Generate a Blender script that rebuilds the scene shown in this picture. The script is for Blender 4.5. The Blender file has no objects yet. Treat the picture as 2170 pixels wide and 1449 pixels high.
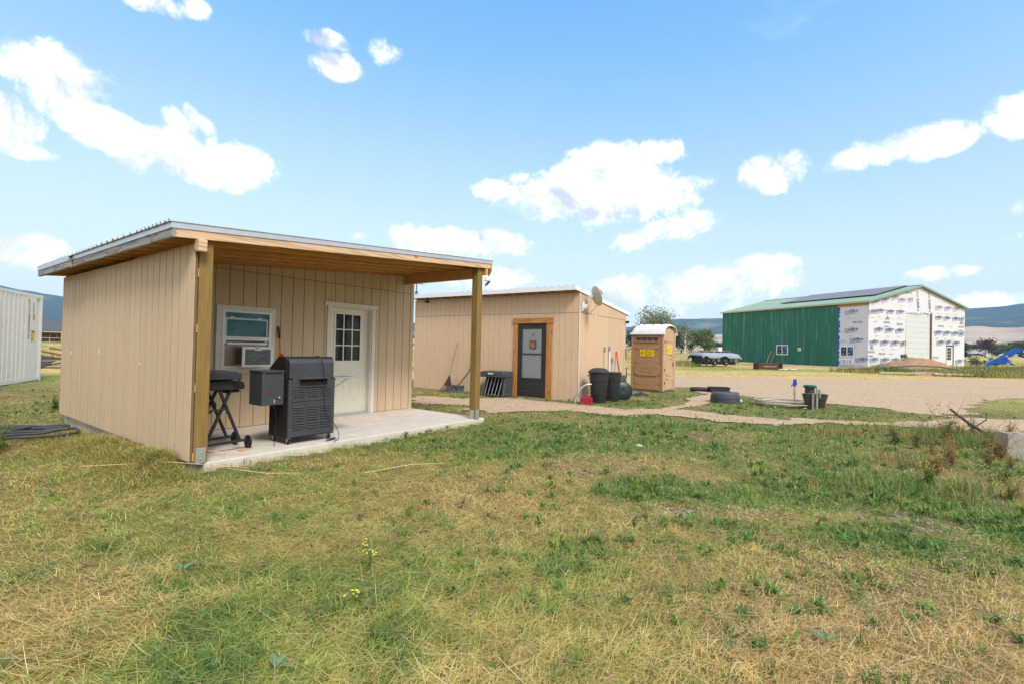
import bpy, bmesh, math, random
import numpy as np
from mathutils import Vector, Matrix, geometry
PI = math.pi
random.seed(7); RNG = np.random.default_rng(11)
S = bpy.context.scene
COL = S.collection
R = math.radians

# ------------------------------------------------------------------ camera
cam_d = bpy.data.cameras.new('camera'); cam = bpy.data.objects.new('camera', cam_d); COL.objects.link(cam)
S.camera = cam
cam_d.sensor_width = 36.0; cam_d.sensor_fit = 'HORIZONTAL'
cam_d.lens = 1021.466 / 2170 * 36.0
cam_d.clip_start = 0.05; cam_d.clip_end = 12000
pt, rl = R(0.7881), R(1.3117)
fw = Vector((0, math.cos(pt), math.sin(pt))); up0 = Vector((0, -math.sin(pt), math.cos(pt))); rt0 = Vector((1, 0, 0))
rt = math.cos(rl)*rt0 + math.sin(rl)*up0; upv = -math.sin(rl)*rt0 + math.cos(rl)*up0
cam.matrix_world = Matrix(((rt.x, upv.x, -fw.x, 0), (rt.y, upv.y, -fw.y, 0), (rt.z, upv.z, -fw.z, 1.42), (0, 0, 0, 1)))
CAM_H = 1.42

# ------------------------------------------------------------------ exposure / cycles
S.view_settings.view_transform = 'Standard'; S.view_settings.look = 'None'
S.view_settings.exposure = 1.50; S.view_settings.gamma = 1.0; S.view_settings.use_curve_mapping = False
S.cycles.max_bounces = 6; S.cycles.diffuse_bounces = 3; S.cycles.glossy_bounces = 3
S.cycles.transmission_bounces = 4; S.cycles.volume_bounces = 1; S.cycles.transparent_max_bounces = 6
S.cycles.use_denoising = True
S.cycles.caustics_reflective = False; S.cycles.caustics_refractive = False

# ------------------------------------------------------------------ world: sky with cumulus clouds
SUN_AZ, SUN_EL = -62.0, 46.0          # degrees; azimuth measured from +X towards +Y: behind the camera, to its right
W = bpy.data.worlds.new('World'); S.world = W; W.use_nodes = True
nt = W.node_tree; nt.nodes.clear(); L = nt.links
def nd(t, **k):
    n = nt.nodes.new(t)
    for a, b in k.items(): setattr(n, a, b)
    return n
def mth(op, a, b=None, clamp=False):
    n = nd('ShaderNodeMath', operation=op); n.use_clamp = clamp
    for i, v in enumerate((a, b)):
        if v is None: continue
        if isinstance(v, (int, float)): n.inputs[i].default_value = v
        else: L.new(v, n.inputs[i])
    return n.outputs[0]
def dotp(v, c):
    n = nd('ShaderNodeVectorMath', operation='DOT_PRODUCT'); L.new(v, n.inputs[0]); n.inputs[1].default_value = c
    return n.outputs['Value']
sky = nd('ShaderNodeTexSky', sky_type='NISHITA'); sky.sun_disc = False
sky.sun_elevation = R(SUN_EL); sky.sun_rotation = R(90 - SUN_AZ)
sky.altitude = 1000; sky.air_density = 1.0; sky.dust_density = 1.0; sky.ozone_density = 1.0
tc = nd('ShaderNodeTexCoord'); D = tc.outputs['Generated']
def noise(vec, scale, detail, rough, dist=0.0):
    n = nd('ShaderNodeTexNoise'); n.inputs['Scale'].default_value = scale; n.inputs['Detail'].default_value = detail
    n.inputs['Roughness'].default_value = rough; n.inputs['Distortion'].default_value = dist; L.new(vec, n.inputs['Vector'])
    return n.outputs['Fac']
nz = noise(D, 8.0, 12, 0.64, 0.35); nz2 = noise(D, 26.0, 10, 0.68, 0.4)
# clouds seen in the sky: (direction azimuth, elevation, half width, half height, tilt, weight), degrees
CLOUDS = [(133.7, 21.7, 3.75, 2.19, 0, 1.3), (131.2, 18.6, 5.62, 2.11, -28, 1.4), (127.3, 18.0, 2.05, 1.12, -20, 0.9), (137.2, 17.1, 2.52, 2.08, 0, 1.2),
          (122.3, 17.6, 5.11, 2.53, 0, 1.4), (123.7, 20.7, 2.14, 1.24, 0, 0.8), (128.4, 29.2, 2.42, 0.84, 0, 0.7), (124.1, 30.0, 1.24, 0.76, 20, 0.7),
          (110.9, 28.4, 2.62, 1.27, 0, 1.1), (112.0, 30.4, 1.71, 0.69, 0, 0.6), (105.7, 30.5, 1.72, 1.03, 0, 0.7), (79.3, 21.3, 5.2, 1.88, 0, 1.2),
          (79.8, 17.8, 10.51, 3.49, 0, 1.6), (92.4, 18.1, 2.61, 0.94, 0, 0.6), (73.0, 21.7, 3.41, 1.23, 0, 0.9), (61.2, 18.4, 3.26, 1.8, 0, 1.1),
          (55.2, 18.7, 2.72, 1.4, 15, 1.0), (51.9, 19.2, 2.9, 1.38, 12, 1.2), (48.8, 19.1, 2.51, 1.56, 5, 1.2), (43.5, 19.5, 2.22, 1.78, 0, 1.2),
          (43.5, 12.3, 1.56, 0.93, 0, 0.8), (72.5, 13.5, 5.29, 1.41, 12, 0.9), (97.0, 12.3, 8.07, 1.83, 0, 1.3), (91.6, 8.3, 6.09, 1.88, 0, 1.0),
          (100.5, 9.5, 8.06, 2.15, 0, 0.9), (106.9, 12.0, 1.79, 0.71, 0, 0.6), (61.6, 9.6, 5.69, 1.18, 0, 1.1), (67.0, 7.6, 10.79, 2.06, 6, 0.9),
          (73.0, 6.2, 7.82, 2.08, 0, 0.6), (48.5, 7.6, 2.38, 0.65, 0, 0.7), (135.4, 7.3, 3.27, 1.57, 0, 1.1), (44.4, 4.8, 4.25, 1.05, 0, 0.7),
          (43.7, 10.0, 1.14, 0.44, 0, 0.6), (135.5, 15.2, 1.26, 0.5, 0, 0.4), (113.6, 1.5, 9.85, 1.97, 0, 0.5)]
acc = None
for (a, e, w, h, t, s) in CLOUDS:
    s = s+.45*max(0, 1-e/14)
    a, e, t = R(a), R(e), R(t)
    c = Vector((math.cos(e)*math.cos(a), math.cos(e)*math.sin(a), math.sin(e)))
    ex = Vector((math.sin(a), -math.cos(a), 0)); ey = ex.cross(c)
    e1 = (ex*math.cos(t)+ey*math.sin(t)) / math.tan(R(w)); e2 = (-ex*math.sin(t)+ey*math.cos(t)) / math.tan(R(h))
    p = dotp(D, e1); q = dotp(D, e2)
    r2 = mth('ADD', mth('MULTIPLY', p, p), mth('MULTIPLY', q, q))
    b = mth('MULTIPLY', mth('SUBTRACT', 1.0, r2), s)
    front = mth('GREATER_THAN', dotp(D, c), 0.3)
    b = mth('SUBTRACT', mth('MULTIPLY', mth('ADD', b, 2.0), front), 2.0)
    acc = b if acc is None else mth('MAXIMUM', acc, b)
acc = mth('MAXIMUM', acc, -2.0)
# broken cloud over the rest of the sky, thickened out of view to fill the porch (the light on the ground is soft and even all round)
zc = mth('MAXIMUM', dotp(D, (0, 0, 1)), 0.06)
pl = nd('ShaderNodeVectorMath', operation='SCALE'); L.new(D, pl.inputs[0]); L.new(mth('DIVIDE', 1.0, zc), pl.inputs['Scale'])
rest = noise(pl.outputs[0], 0.55, 8, 0.55, 0.2)
behind = mth('MULTIPLY', mth('SUBTRACT', 0.47, dotp(D, tuple(fw))), 7.0)
rest = mth('ADD', mth('MULTIPLY', mth('SUBTRACT', rest, 0.42), 7.0), mth('MINIMUM', behind, 0.3))
lump = mth('ADD', mth('MULTIPLY', mth('SUBTRACT', nz, 0.5), 5.2), mth('MULTIPLY', mth('SUBTRACT', nz2, 0.5), 2.8))
near = mth('ADD', acc, lump)
tot = mth('MAXIMUM', near, rest)
mr = nd('ShaderNodeMapRange', interpolation_type='SMOOTHSTEP'); L.new(tot, mr.inputs[0])
mr.inputs[1].default_value = -0.25; mr.inputs[2].default_value = 1.05; mr.inputs[3].default_value = 0; mr.inputs[4].default_value = 0.97
bg1 = nd('ShaderNodeBackground'); skc = nd('ShaderNodeRGBCurve'); sk0 = nd('ShaderNodeVectorMath', operation='SCALE'); sk0.inputs['Scale'].default_value = 0.15/1.4; L.new(sky.outputs[0], sk0.inputs[0]); L.new(sk0.outputs[0], skc.inputs['Color'])
sk1 = nd('ShaderNodeVectorMath', operation='SCALE'); sk1.inputs['Scale'].default_value = 1/0.15; L.new(skc.outputs[0], sk1.inputs[0]); L.new(sk1.outputs[0], bg1.inputs[0])
# film-like tone curve for the sky, one curve per channel (deep blue overhead to a pale horizon)
KS = 1/1.4
def sky_curve(i, pts):
    cv = skc.mapping.curves[i]
    while len(cv.points) > 2: cv.points.remove(cv.points[1])
    cv.points[0].location = (0, 0); cv.points[-1].location = (1.0, pts[-1][1])
    for x_, y_ in pts[:-1]: cv.points.new(x_*KS, y_)
sky_curve(0, [(.09, .050), (.128, .076), (.177, .135), (.293, .225), (.504, .300), (1.2, .38)])
sky_curve(1, [(.15, .135), (.210, .182), (.288, .238), (.464, .315), (.747, .362), (1.3, .41)])
sky_curve(2, [(.29, .33), (.383, .390), (.504, .405), (.745, .415), (1.02, .42), (1.3, .425)])
skc.mapping.update()
bg1.inputs[1].default_value = 0.15
# clouds: bright tops, greyer bases where the billows turn away from the light
lowv = nd('ShaderNodeVectorMath', operation='ADD'); L.new(D, lowv.inputs[0]); lowv.inputs[1].default_value = (0.012, -0.018, 0.035)
rel = mth('ADD', mth('MULTIPLY', mth('SUBTRACT', nz, noise(lowv.outputs[0], 8.0, 12, 0.64, 0.35)), 4.2), 0.66, True)
ccol = nd('ShaderNodeMix', data_type='RGBA'); L.new(rel, ccol.inputs[0]); ccol.inputs[6].default_value = (.47, .50, .555, 1); ccol.inputs[7].default_value = (1.0, .985, .965, 1)
bg2 = nd('ShaderNodeBackground'); L.new(ccol.outputs[2], bg2.inputs[0]); bg2.inputs[1].default_value = 0.58
mx = nd('ShaderNodeMixShader'); L.new(mr.outputs[0], mx.inputs[0]); L.new(bg1.outputs[0], mx.inputs[1]); L.new(bg2.outputs[0], mx.inputs[2])
out = nd('ShaderNodeOutputWorld'); L.new(mx.outputs[0], out.inputs[0])

# ------------------------------------------------------------------ sun behind thin cloud
sd = bpy.data.lights.new('sun', 'SUN'); so = bpy.data.objects.new('sun', sd); COL.objects.link(so)
sd.energy = 1.35; sd.angle = R(18); sd.color = (1.0, 0.93, 0.82)
sv = Vector((math.cos(R(SUN_EL))*math.cos(R(SUN_AZ)), math.cos(R(SUN_EL))*math.sin(R(SUN_AZ)), math.sin(R(SUN_EL))))
so.rotation_euler = sv.to_track_quat('Z', 'Y').to_euler()

# ------------------------------------------------------------------ helpers: materials
MATS = {}
def M(name, base, rough=0.75, var=0.18, scale=6.0, stretch=(1, 1, 1), bump=0.0, bscale=None, metallic=0.0, blotch=0.0,
      blotch_col=None, bl_scale=1.2, rand=0.0, spec=0.3, attr=None, transl=0.0, coat=0.0):
    if name in MATS: return MATS[name]
    m = bpy.data.materials.new(name); m.use_nodes = True; n = m.node_tree; n.nodes.clear(); l = n.links
    o = n.nodes.new('ShaderNodeOutputMaterial'); b = n.nodes.new('ShaderNodeBsdfPrincipled')
    b.inputs['Roughness'].default_value = rough; b.inputs['Metallic'].default_value = metallic
    b.inputs['Specular IOR Level'].default_value = spec; b.inputs['Coat Weight'].default_value = coat
    t = n.nodes.new('ShaderNodeTexCoord'); mp = n.nodes.new('ShaderNodeMapping'); mp.inputs['Scale'].default_value = stretch
    l.new(t.outputs['Object'], mp.inputs[0])
    if rand:
        oi = n.nodes.new('ShaderNodeObjectInfo'); ml = n.nodes.new('ShaderNodeMath'); ml.operation = 'MULTIPLY'; ml.inputs[1].default_value = 40
        l.new(oi.outputs['Random'], ml.inputs[0]); cb = n.nodes.new('ShaderNodeCombineXYZ')
        for i in range(3): l.new(ml.outputs[0], cb.inputs[i])
        l.new(cb.outputs[0], mp.inputs['Location'])
    no = n.nodes.new('ShaderNodeTexNoise'); no.inputs['Scale'].default_value = scale; no.inputs['Detail'].default_value = 6; no.inputs['Roughness'].default_value = 0.6
    l.new(mp.outputs[0], no.inputs['Vector'])
    def mixcol(fac, c1, c2, blend='MIX'):
        x = n.nodes.new('ShaderNodeMix'); x.data_type = 'RGBA'; x.blend_type = blend
        for idx, v in ((0, fac), (6, c1), (7, c2)):
            if isinstance(v, (int, float)): x.inputs[idx].default_value = v
            elif isinstance(v, tuple): x.inputs[idx].default_value = (*v, 1)
            else: l.new(v, x.inputs[idx])
        return x.outputs[2]
    ramp = n.nodes.new('ShaderNodeMapRange'); ramp.inputs[1].default_value = 0.3; ramp.inputs[2].default_value = 0.7
    l.new(no.outputs['Fac'], ramp.inputs[0])
    lo = tuple(c*(1-var) for c in base); hi = tuple(min(1, c*(1+var)) for c in base)
    if attr:
        at = n.nodes.new('ShaderNodeAttribute'); at.attribute_name = attr
        g = mixcol(ramp.outputs[0], (1-var,)*3, (1+var,)*3); col = mixcol(1.0, at.outputs['Color'], g, 'MULTIPLY')
    else:
        col = mixcol(ramp.outputs[0], lo, hi)
    if rand:
        hv = n.nodes.new('ShaderNodeMapRange'); hv.inputs[3].default_value = 1-rand; hv.inputs[4].default_value = 1+rand
        l.new(oi.outputs['Random'], hv.inputs[0]); cc = n.nodes.new('ShaderNodeCombineXYZ')
        for i in range(3): l.new(hv.outputs[0], cc.inputs[i])
        col = mixcol(1.0, col, cc.outputs[0], 'MULTIPLY')
    if blotch:
        n2 = n.nodes.new('ShaderNodeTexNoise'); n2.inputs['Scale'].default_value = bl_scale; n2.inputs['Detail'].default_value = 8; n2.inputs['Roughness'].default_value = 0.65
        l.new(mp.outputs[0], n2.inputs['Vector'])
        r2 = n.nodes.new('ShaderNodeMapRange'); r2.inputs[1].default_value = 0.52; r2.inputs[2].default_value = 0.75; r2.inputs[4].default_value = blotch
        l.new(n2.outputs['Fac'], r2.inputs[0]); col = mixcol(r2.outputs[0], col, blotch_col or tuple(c*0.5 for c in base))
    l.new(col, b.inputs['Base Color'])
    if bump:
        nb = n.nodes.new('ShaderNodeTexNoise'); nb.inputs['Scale'].default_value = bscale or scale*3; nb.inputs['Detail'].default_value = 5
        l.new(mp.outputs[0], nb.inputs['Vector']); bp = n.nodes.new('ShaderNodeBump'); bp.inputs['Strength'].default_value = bump; bp.inputs['Distance'].default_value = 0.01
        l.new(nb.outputs['Fac'], bp.inputs['Height']); l.new(bp.outputs[0], b.inputs['Normal'])
    if transl:
        tr = n.nodes.new('ShaderNodeBsdfTranslucent'); l.new(col, tr.inputs[0]); ms = n.nodes.new('ShaderNodeMixShader'); ms.inputs[0].default_value = transl
        l.new(b.outputs[0], ms.inputs[1]); l.new(tr.outputs[0], ms.inputs[2]); l.new(ms.outputs[0], o.inputs[0])
    else: l.new(b.outputs[0], o.inputs[0])
    MATS[name] = m; return m

# ------------------------------------------------------------------ helpers: meshes
class MB:
    def __init__(s): s.v = []; s.f = []
    def add(s, vs, fs):
        k = len(s.v); s.v += [tuple(p) for p in vs]; s.f += [tuple(i+k for i in f) for f in fs]; return s
    def box(s, x0, x1, y0, y1, z0, z1):
        return s.hexa([(x0,y0,z0),(x1,y0,z0),(x1,y1,z0),(x0,y1,z0),(x0,y0,z1),(x1,y0,z1),(x1,y1,z1),(x0,y1,z1)])
    def hexa(s, p): return s.add(p, [(0,3,2,1),(4,5,6,7),(0,1,5,4),(1,2,6,5),(2,3,7,6),(3,0,4,7)])
    def bar(s, a, b, w, h, up=(0,0,1)):          # a straight bar of rectangular section from a to b
        a, b = Vector(a), Vector(b); d = (b-a).normalized(); u = Vector(up)
        if abs(d.dot(u)) > 0.98: u = Vector((1,0,0))
        sx = d.cross(u).normalized()*w/2; sy = sx.cross(d).normalized()*h/2
        return s.hexa([a-sx-sy, a+sx-sy, b+sx-sy, b-sx-sy, a-sx+sy, a+sx+sy, b+sx+sy, b-sx+sy])
    def tube(s, pts, r, n=8, close=False, caps=True):
        pts = [Vector(p) for p in pts]; rs = r if isinstance(r, (list, tuple)) else [r]*len(pts)
        N = len(pts); rings = []; ref = Vector((0.13, 0.27, 0.95)).normalized()
        for i, p in enumerate(pts):
            q0 = pts[i-1] if (i > 0 or close) else p; q1 = pts[(i+1) % N] if (i < N-1 or close) else p
            d = (q1-q0).normalized()
            if abs(d.dot(ref)) > 0.95: ref = Vector((1, 0.1, 0)).normalized()
            a = d.cross(ref).normalized(); b = d.cross(a).normalized()
            rings.append([p + (a*math.cos(2*PI*k/n) + b*math.sin(2*PI*k/n))*rs[i] for k in range(n)])
        vs = [q for rg in rings for q in rg]; fs = []
        for i in range(N if close else N-1):
            j = (i+1) % N
            fs += [(i*n+k, i*n+(k+1) % n, j*n+(k+1) % n, j*n+k) for k in range(n)]
        if caps and not close: fs += [tuple(range(n-1, -1, -1)), tuple((N-1)*n+k for k in range(n))]
        return s.add(vs, fs)
    def lathe(s, prof, n=24, c=(0,0,0), axis='z', caps=True):
        vs = []; fs = []
        for (r, z) in prof:
            for k in range(n):
                x, y = r*math.cos(2*PI*k/n), r*math.sin(2*PI*k/n)
                p = {'z': (x, y, z), 'x': (z, x, y), 'y': (x, z, y)}[axis]
                vs.append((p[0]+c[0], p[1]+c[1], p[2]+c[2]))
        for i in range(len(prof)-1): fs += [(i*n+k, i*n+(k+1) % n, (i+1)*n+(k+1) % n, (i+1)*n+k) for k in range(n)]
        if caps: fs += [tuple(range(n-1, -1, -1)), tuple((len(prof)-1)*n+k for k in range(n))]
        return s.add(vs, fs)
    def prism(s, poly, a, b, axis='y'):           # poly in the two other axes (in order), extruded from a to b
        n = len(poly); f = {'x': lambda p, t: (t, p[0], p[1]), 'y': lambda p, t: (p[0], t, p[1]), 'z': lambda p, t: (p[0], p[1], t)}[axis]
        return s.add([f(p, a) for p in poly]+[f(p, b) for p in poly],
                     [tuple(range(n))[::-1], tuple(range(n, 2*n))]+[(k, (k+1) % n, n+(k+1) % n, n+k) for k in range(n)])
    def mesh(s, name, smooth=None):
        me = bpy.data.meshes.new(name); me.from_pydata(s.v, [], s.f)
        bm = bmesh.new(); bm.from_mesh(me); bmesh.ops.recalc_face_normals(bm, faces=bm.faces); bm.to_mesh(me); bm.free()
        if smooth:
            me.polygons.foreach_set('use_smooth', [True]*len(me.polygons)); me.set_sharp_from_angle(angle=R(smooth))
        return me
def link(name, me, mat=None, parent=None):
    o = bpy.data.objects.new(name, me); COL.objects.link(o)
    if mat is not None and not me.materials: me.materials.append(mat)
    if parent is not None: o.parent = parent
    return o
def obj(name, mb, mat, parent=None, smooth=None, bevel=0.0):
    o = link(name, mb.mesh(name, smooth), mat, parent)
    if bevel:
        bv = o.modifiers.new('edge', 'BEVEL'); bv.width = bevel; bv.segments = 2; bv.limit_method = 'ANGLE'
    return o
def part(name, parent, mat, x0, x1, y0, y1, z0, z1, bevel=0.0): return obj(name, MB().box(x0,x1,y0,y1,z0,z1), mat, parent, None, bevel)
def tag(o, label, cat, group=None, kind=None):
    o['label'] = label; o['category'] = cat
    if group: o['group'] = group
    if kind: o['kind'] = kind
    return o
def thing(name, label, cat, loc=(0,0,0), rz=0, group=None):
    o = bpy.data.objects.new(name, None); o.empty_display_size = 0.2; COL.objects.link(o)
    o.location = loc; o.rotation_euler = (0, 0, R(rz)); return tag(o, label, cat, group)
def structure(o): o['kind'] = 'structure'; return o
def copy_tree(o, parent=None):
    c = o.copy(); COL.objects.link(c)
    if parent is not None: c.parent = parent
    for ch in list(o.children): copy_tree(ch, c)
    return c
TXT = {}
def text_mesh(body, size, bold=0.0, align='LEFT'):
    key = (body, size, bold, align)
    if key in TXT: return TXT[key]
    cu = bpy.data.curves.new('lettering', 'FONT'); cu.body = body; cu.size = size; cu.offset = bold; cu.extrude = 0.0; cu.align_x = align; cu.resolution_u = 3
    o = bpy.data.objects.new('lettering', cu); COL.objects.link(o); dg = bpy.context.evaluated_depsgraph_get()
    me = bpy.data.meshes.new_from_object(o.evaluated_get(dg)); bpy.data.objects.remove(o); me.name = 'lettering'; TXT[key] = me
    return me
def text(body, size, mat, parent, loc, facing='-y', tilt=0.0, bold=0.0, sx=1.0, align='LEFT', name='lettering'):
    me = text_mesh(body, size, bold, align)
    o = bpy.data.objects.new(name, me); COL.objects.link(o); o.parent = parent
    if not me.materials: me.materials.append(mat)
    rot = {'-y': Matrix.Rotation(PI/2, 4, 'X'), '+x': Matrix.Rotation(PI/2, 4, 'Z') @ Matrix.Rotation(PI/2, 4, 'X'),
           '-x': Matrix.Rotation(-PI/2, 4, 'Z') @ Matrix.Rotation(PI/2, 4, 'X')}[facing]
    o.matrix_local = Matrix.Translation(loc) @ rot @ Matrix.Rotation(R(tilt), 4, 'Z') @ Matrix.Diagonal((sx, 1, 1, 1))
    return o

def print_line(par, mat, loc, facing, width, height, seed=0, vertical=False):
    """a line of print too small to read: a run of short dark strokes of uneven length"""
    q = random.Random(seed); mb = MB(); t = 0.0; th = .0008
    while t < width:
        w = min(height*q.uniform(.35, .8), width-t); h0, h1 = height*q.uniform(0, .15), height*q.uniform(.75, 1.0)
        a, b, c, d = (t, t+w, h0, h1) if not vertical else (0, height*.8, -t-w, -t)
        if facing == '-y': mb.box(a, b, -th, 0, c, d)
        elif facing == '-x': mb.box(-th, 0, -b, -a, c, d)
        else: mb.box(0, th, a, b, c, d)
        t += w+height*q.choice((.12, .16, .5))
    o = obj('lettering', mb, mat, par); o.location = loc; return o

# ------------------------------------------------------------------ terrain height
def _h(ix, iy, s):
    v = np.sin(ix*127.1+iy*311.7+s*74.7)*43758.5453; return v-np.floor(v)
def vnoise(x, y, s=0):
    ix, iy = np.floor(x), np.floor(y); fx, fy = x-ix, y-iy; fx = fx*fx*(3-2*fx); fy = fy*fy*(3-2*fy)
    return (_h(ix,iy,s)*(1-fx)+_h(ix+1,iy,s)*fx)*(1-fy)+(_h(ix,iy+1,s)*(1-fx)+_h(ix+1,iy+1,s)*fx)*fy
def fbm(x, y, s=0, o=4):
    t = 0; a = 0.5; f = 1.0
    for i in range(o): t = t+a*vnoise(x*f, y*f, s+i*13); a *= 0.5; f *= 2.03
    return t/(1-0.5**o)
def sstep(a, b, x): t = np.clip((x-a)/(b-a), 0, 1); return t*t*(3-2*t)
A_O = np.array((-3.3283, 5.3144)); A_AZ = 53.9542
A_U = np.array((math.cos(R(A_AZ)), math.sin(R(A_AZ)))); A_V = np.array((-A_U[1], A_U[0])); A_Z = 0.0965
B_O = np.array((1.8166, 13.1847)); B_AZ = 146.03-180
C_O = np.array((34.4762, 46.6418)); C_AZ = 110.12-180; C_Z = 0.342
def loc2(x, y, o, az):
    c, s = math.cos(R(az)), math.sin(R(az)); dx, dy = x-o[0], y-o[1]; return dx*c+dy*s, -dx*s+dy*c
def base_z(x, y):
    d = np.hypot(x, y); az = np.degrees(np.arctan2(y, x)); w = 0.25+0.75*(1-sstep(85, 122, az))*sstep(-80, 0, az)
    return w*0.0085*np.maximum(0, np.minimum(d, 520)-18)
def inpoly(x, y, P):
    x = np.asarray(x, float); c = np.zeros(x.shape, bool); n = len(P)
    for i in range(n):
        x1, y1 = P[i]; x2, y2 = P[(i+1) % n]
        m = ((y1 > y) != (y2 > y)); c ^= m & (x < (x2-x1)*(y-y1)/((y2-y1) if y2 != y1 else 1e-9)+x1)
    return c
ROAD = [(-12,27.5),(4.3,26.6),(9.2,27.1),(16.4,27.2),(31.8,29.9),(60,34),(60,24),(28.1,18.9),(18.3,17.2),(15.7,15.9),(10.9,11.7),(10.1,12.7),(9.9,14.3),(8.9,15.0),(7.7,16.4),(7.9,18.9),(6.5,19.3),(2.7,18.5),(-12,22.5)]
PATH = [(-2.76,13.7),(-1.62,13.5),(-0.03,13.9),(1.71,12.6),(2.8,11.6),(4.0,12.1),(6.07,16.0),(6.9,18.6),(7.9,18.9),(7.4,16.3),(5.8,14.2),(4.4,12.0),(5.1,11.0),(6.4,10.6),(7.9,10.55),(9.5,11.1),(10.9,11.75),(12.3,11.5),(16,13.0),(15,11.2),(11.2,9.7),(9.8,9.2),(8.7,9.7),(7.3,9.95),(6.0,9.95),(4.7,10.1),(3.96,10.65),(2.5,10.5),(1.4,11.4),(0.3,10.9),(-0.5,10.4),(-1.0,11.5),(-2.5,12.3)]
APRON = [(26,68),(34.0,47.2),(35.6,44.5),(31.5,42.2),(27.2,50),(20,66)]
def gravel(x, y):
    jx = (fbm(x*0.9, y*0.9, 3)-0.5)*1.1; jy = (fbm(x*0.9, y*0.9, 9)-0.5)*1.1
    jx2 = (fbm(x*3, y*3, 5)-0.5)*0.5
    k = np.clip(np.hypot(x, y)/14, 0.55, 1.6)
    X, Y = x+jx*k+jx2, y+jy*k
    return inpoly(X, Y, ROAD) | inpoly(X, Y, PATH) | inpoly(X, Y, APRON)
def a_loc(x, y): return loc2(x, y, A_O, A_AZ)
def ground_z(x, y):
    x = np.asarray(x, float); y = np.asarray(y, float); z = base_z(x, y); d = np.hypot(x, y)
    micro = (fbm(x*0.8, y*0.8, 21)-0.5)*0.10+(fbm(x*4, y*4, 27, 3)-0.5)*0.05
    nr = 0*x
    for (ox, oy) in ((0, 0), (.25, 0), (-.25, 0), (0, .25), (0, -.25), (.18, .18), (-.18, -.18)): nr = nr+gravel(x+ox, y+oy)/7.0
    z = z+micro*np.clip(1.2-d/60, 0.1, 1)*(1-.92*np.clip(nr*2.5, 0, 1))
    u, v = a_loc(x, y)
    # raked hay heaped against the shed's long side
    rid = np.exp(-((u+0.36)/0.22)**2)*sstep(-0.3, 0.5, v)*(1-sstep(2.0, 3.1, v))*(0.01+0.21*fbm(u*2.6, v*3.2, 33, 4))
    z = z+rid
    # earth kept below the shed slab
    ins = (u > -0.12) & (u < 4.85) & (v > -0.02) & (v < 5.7)
    z = np.where(ins, np.minimum(z, -0.12), z)
    lip = np.exp(-np.maximum(0, -v)/0.25)*((u > -0.3) & (u < 5.2) & (v <= 0)); z = z-0.0*lip
    z = np.where((u > -0.4) & (u < 5.1) & (v > -0.35) & (v < 0), np.minimum(z, 0.035+0.03*(1-sstep(0, 2, u))), z)
    # dirt pile in front of the barn
    return z
# ================================================================== GROUND, ROAD, HILLS
def grid_mesh(name, X, Y, Z, wrap=False):
    n, m = X.shape; me = bpy.data.meshes.new(name); v = np.stack([X, Y, Z], -1).reshape(-1, 3)
    i = np.arange(n-1)[:, None]; jn = m if wrap else m-1; j = np.arange(jn)[None, :]; j2 = (j+1) % m
    f = np.stack([i*m+j, (i+1)*m+j, (i+1)*m+j2, i*m+j2], -1).reshape(-1, 4)
    set_mesh(me, v, f); return me
def set_mesh(me, v, f, smooth=True):
    k = f.shape[1]; me.vertices.add(len(v)); me.vertices.foreach_set('co', np.ascontiguousarray(v, np.float32).ravel())
    me.loops.add(f.size); me.loops.foreach_set('vertex_index', np.ascontiguousarray(f, np.int32).ravel())
    me.polygons.add(len(f)); me.polygons.foreach_set('loop_start', np.arange(0, f.size, k, dtype=np.int32))
    if smooth: me.polygons.foreach_set('use_smooth', np.ones(len(f), bool))
    me.update(calc_edges=True)
def set_col(me, name, c):
    a = me.attributes.new(name, 'FLOAT_COLOR', 'POINT'); c4 = np.ones((len(c), 4), np.float32); c4[:, :3] = c; a.data.foreach_set('color', c4.ravel())

# how green / how bare each spot of the yard is, from broad noise plus the patches one sees
GREEN = [(1.2,4.9,.40,1.7),(1.75,5.1,.35,1.7),(2.2,4.85,.40,1.6),(3.0,4.9,.5,1.3),(4.3,4.3,.6,1.0),(-.9,2.75,.3,.8),(-1.3,2.1,.25,1.),(-.4,2.1,.25,1.),(.5,7.7,1.,.7),(.1,6.6,.8,.5),(7.5,13.0,1.8,.7),(3.0,13.2,.9,.8),(5.5,15.8,.6,.7),(6.8,19.5,.6,.8),(-2,7.4,.8,.5),(5,8.5,2.,.45),(9,12,1.,.6),(3.6,5.3,.5,.8),(2.5,9.2,1.3,.5),(-9.5,10,1.5,.7),(1.3,3.9,.3,.3),(.2,3.3,.3,.4),(2.9,3.7,.4,.7)]
BARE = [(1.5,4.25,.18,1.1),(3.57,4.15,.35,.8),(4.9,5.05,.4,.8),(3.3,8.0,.5,.6),(2.3,3.0,.5,.5),(-2.3,5.6,.5,.2),(2.1,4.3,.3,.5),(.8,5.6,.4,.4),(3.1,3.4,.4,.5)]
STRAW = [(1.7,2.5,.6,1.1),(-.3,4.5,.7,.8),(-2.3,2.4,.6,.8),(2.1,2.3,.5,1.),(-.1,2.0,.5,.6),(3.3,8,.6,.8),(1.2,2.2,.5,.6)]
def blobs(x, y, L_): 
    t = 0*x
    for (a, b, r, s) in L_: t = t+s*np.exp(-((x-a)**2+(y-b)**2)/(r*r))
    return t
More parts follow.
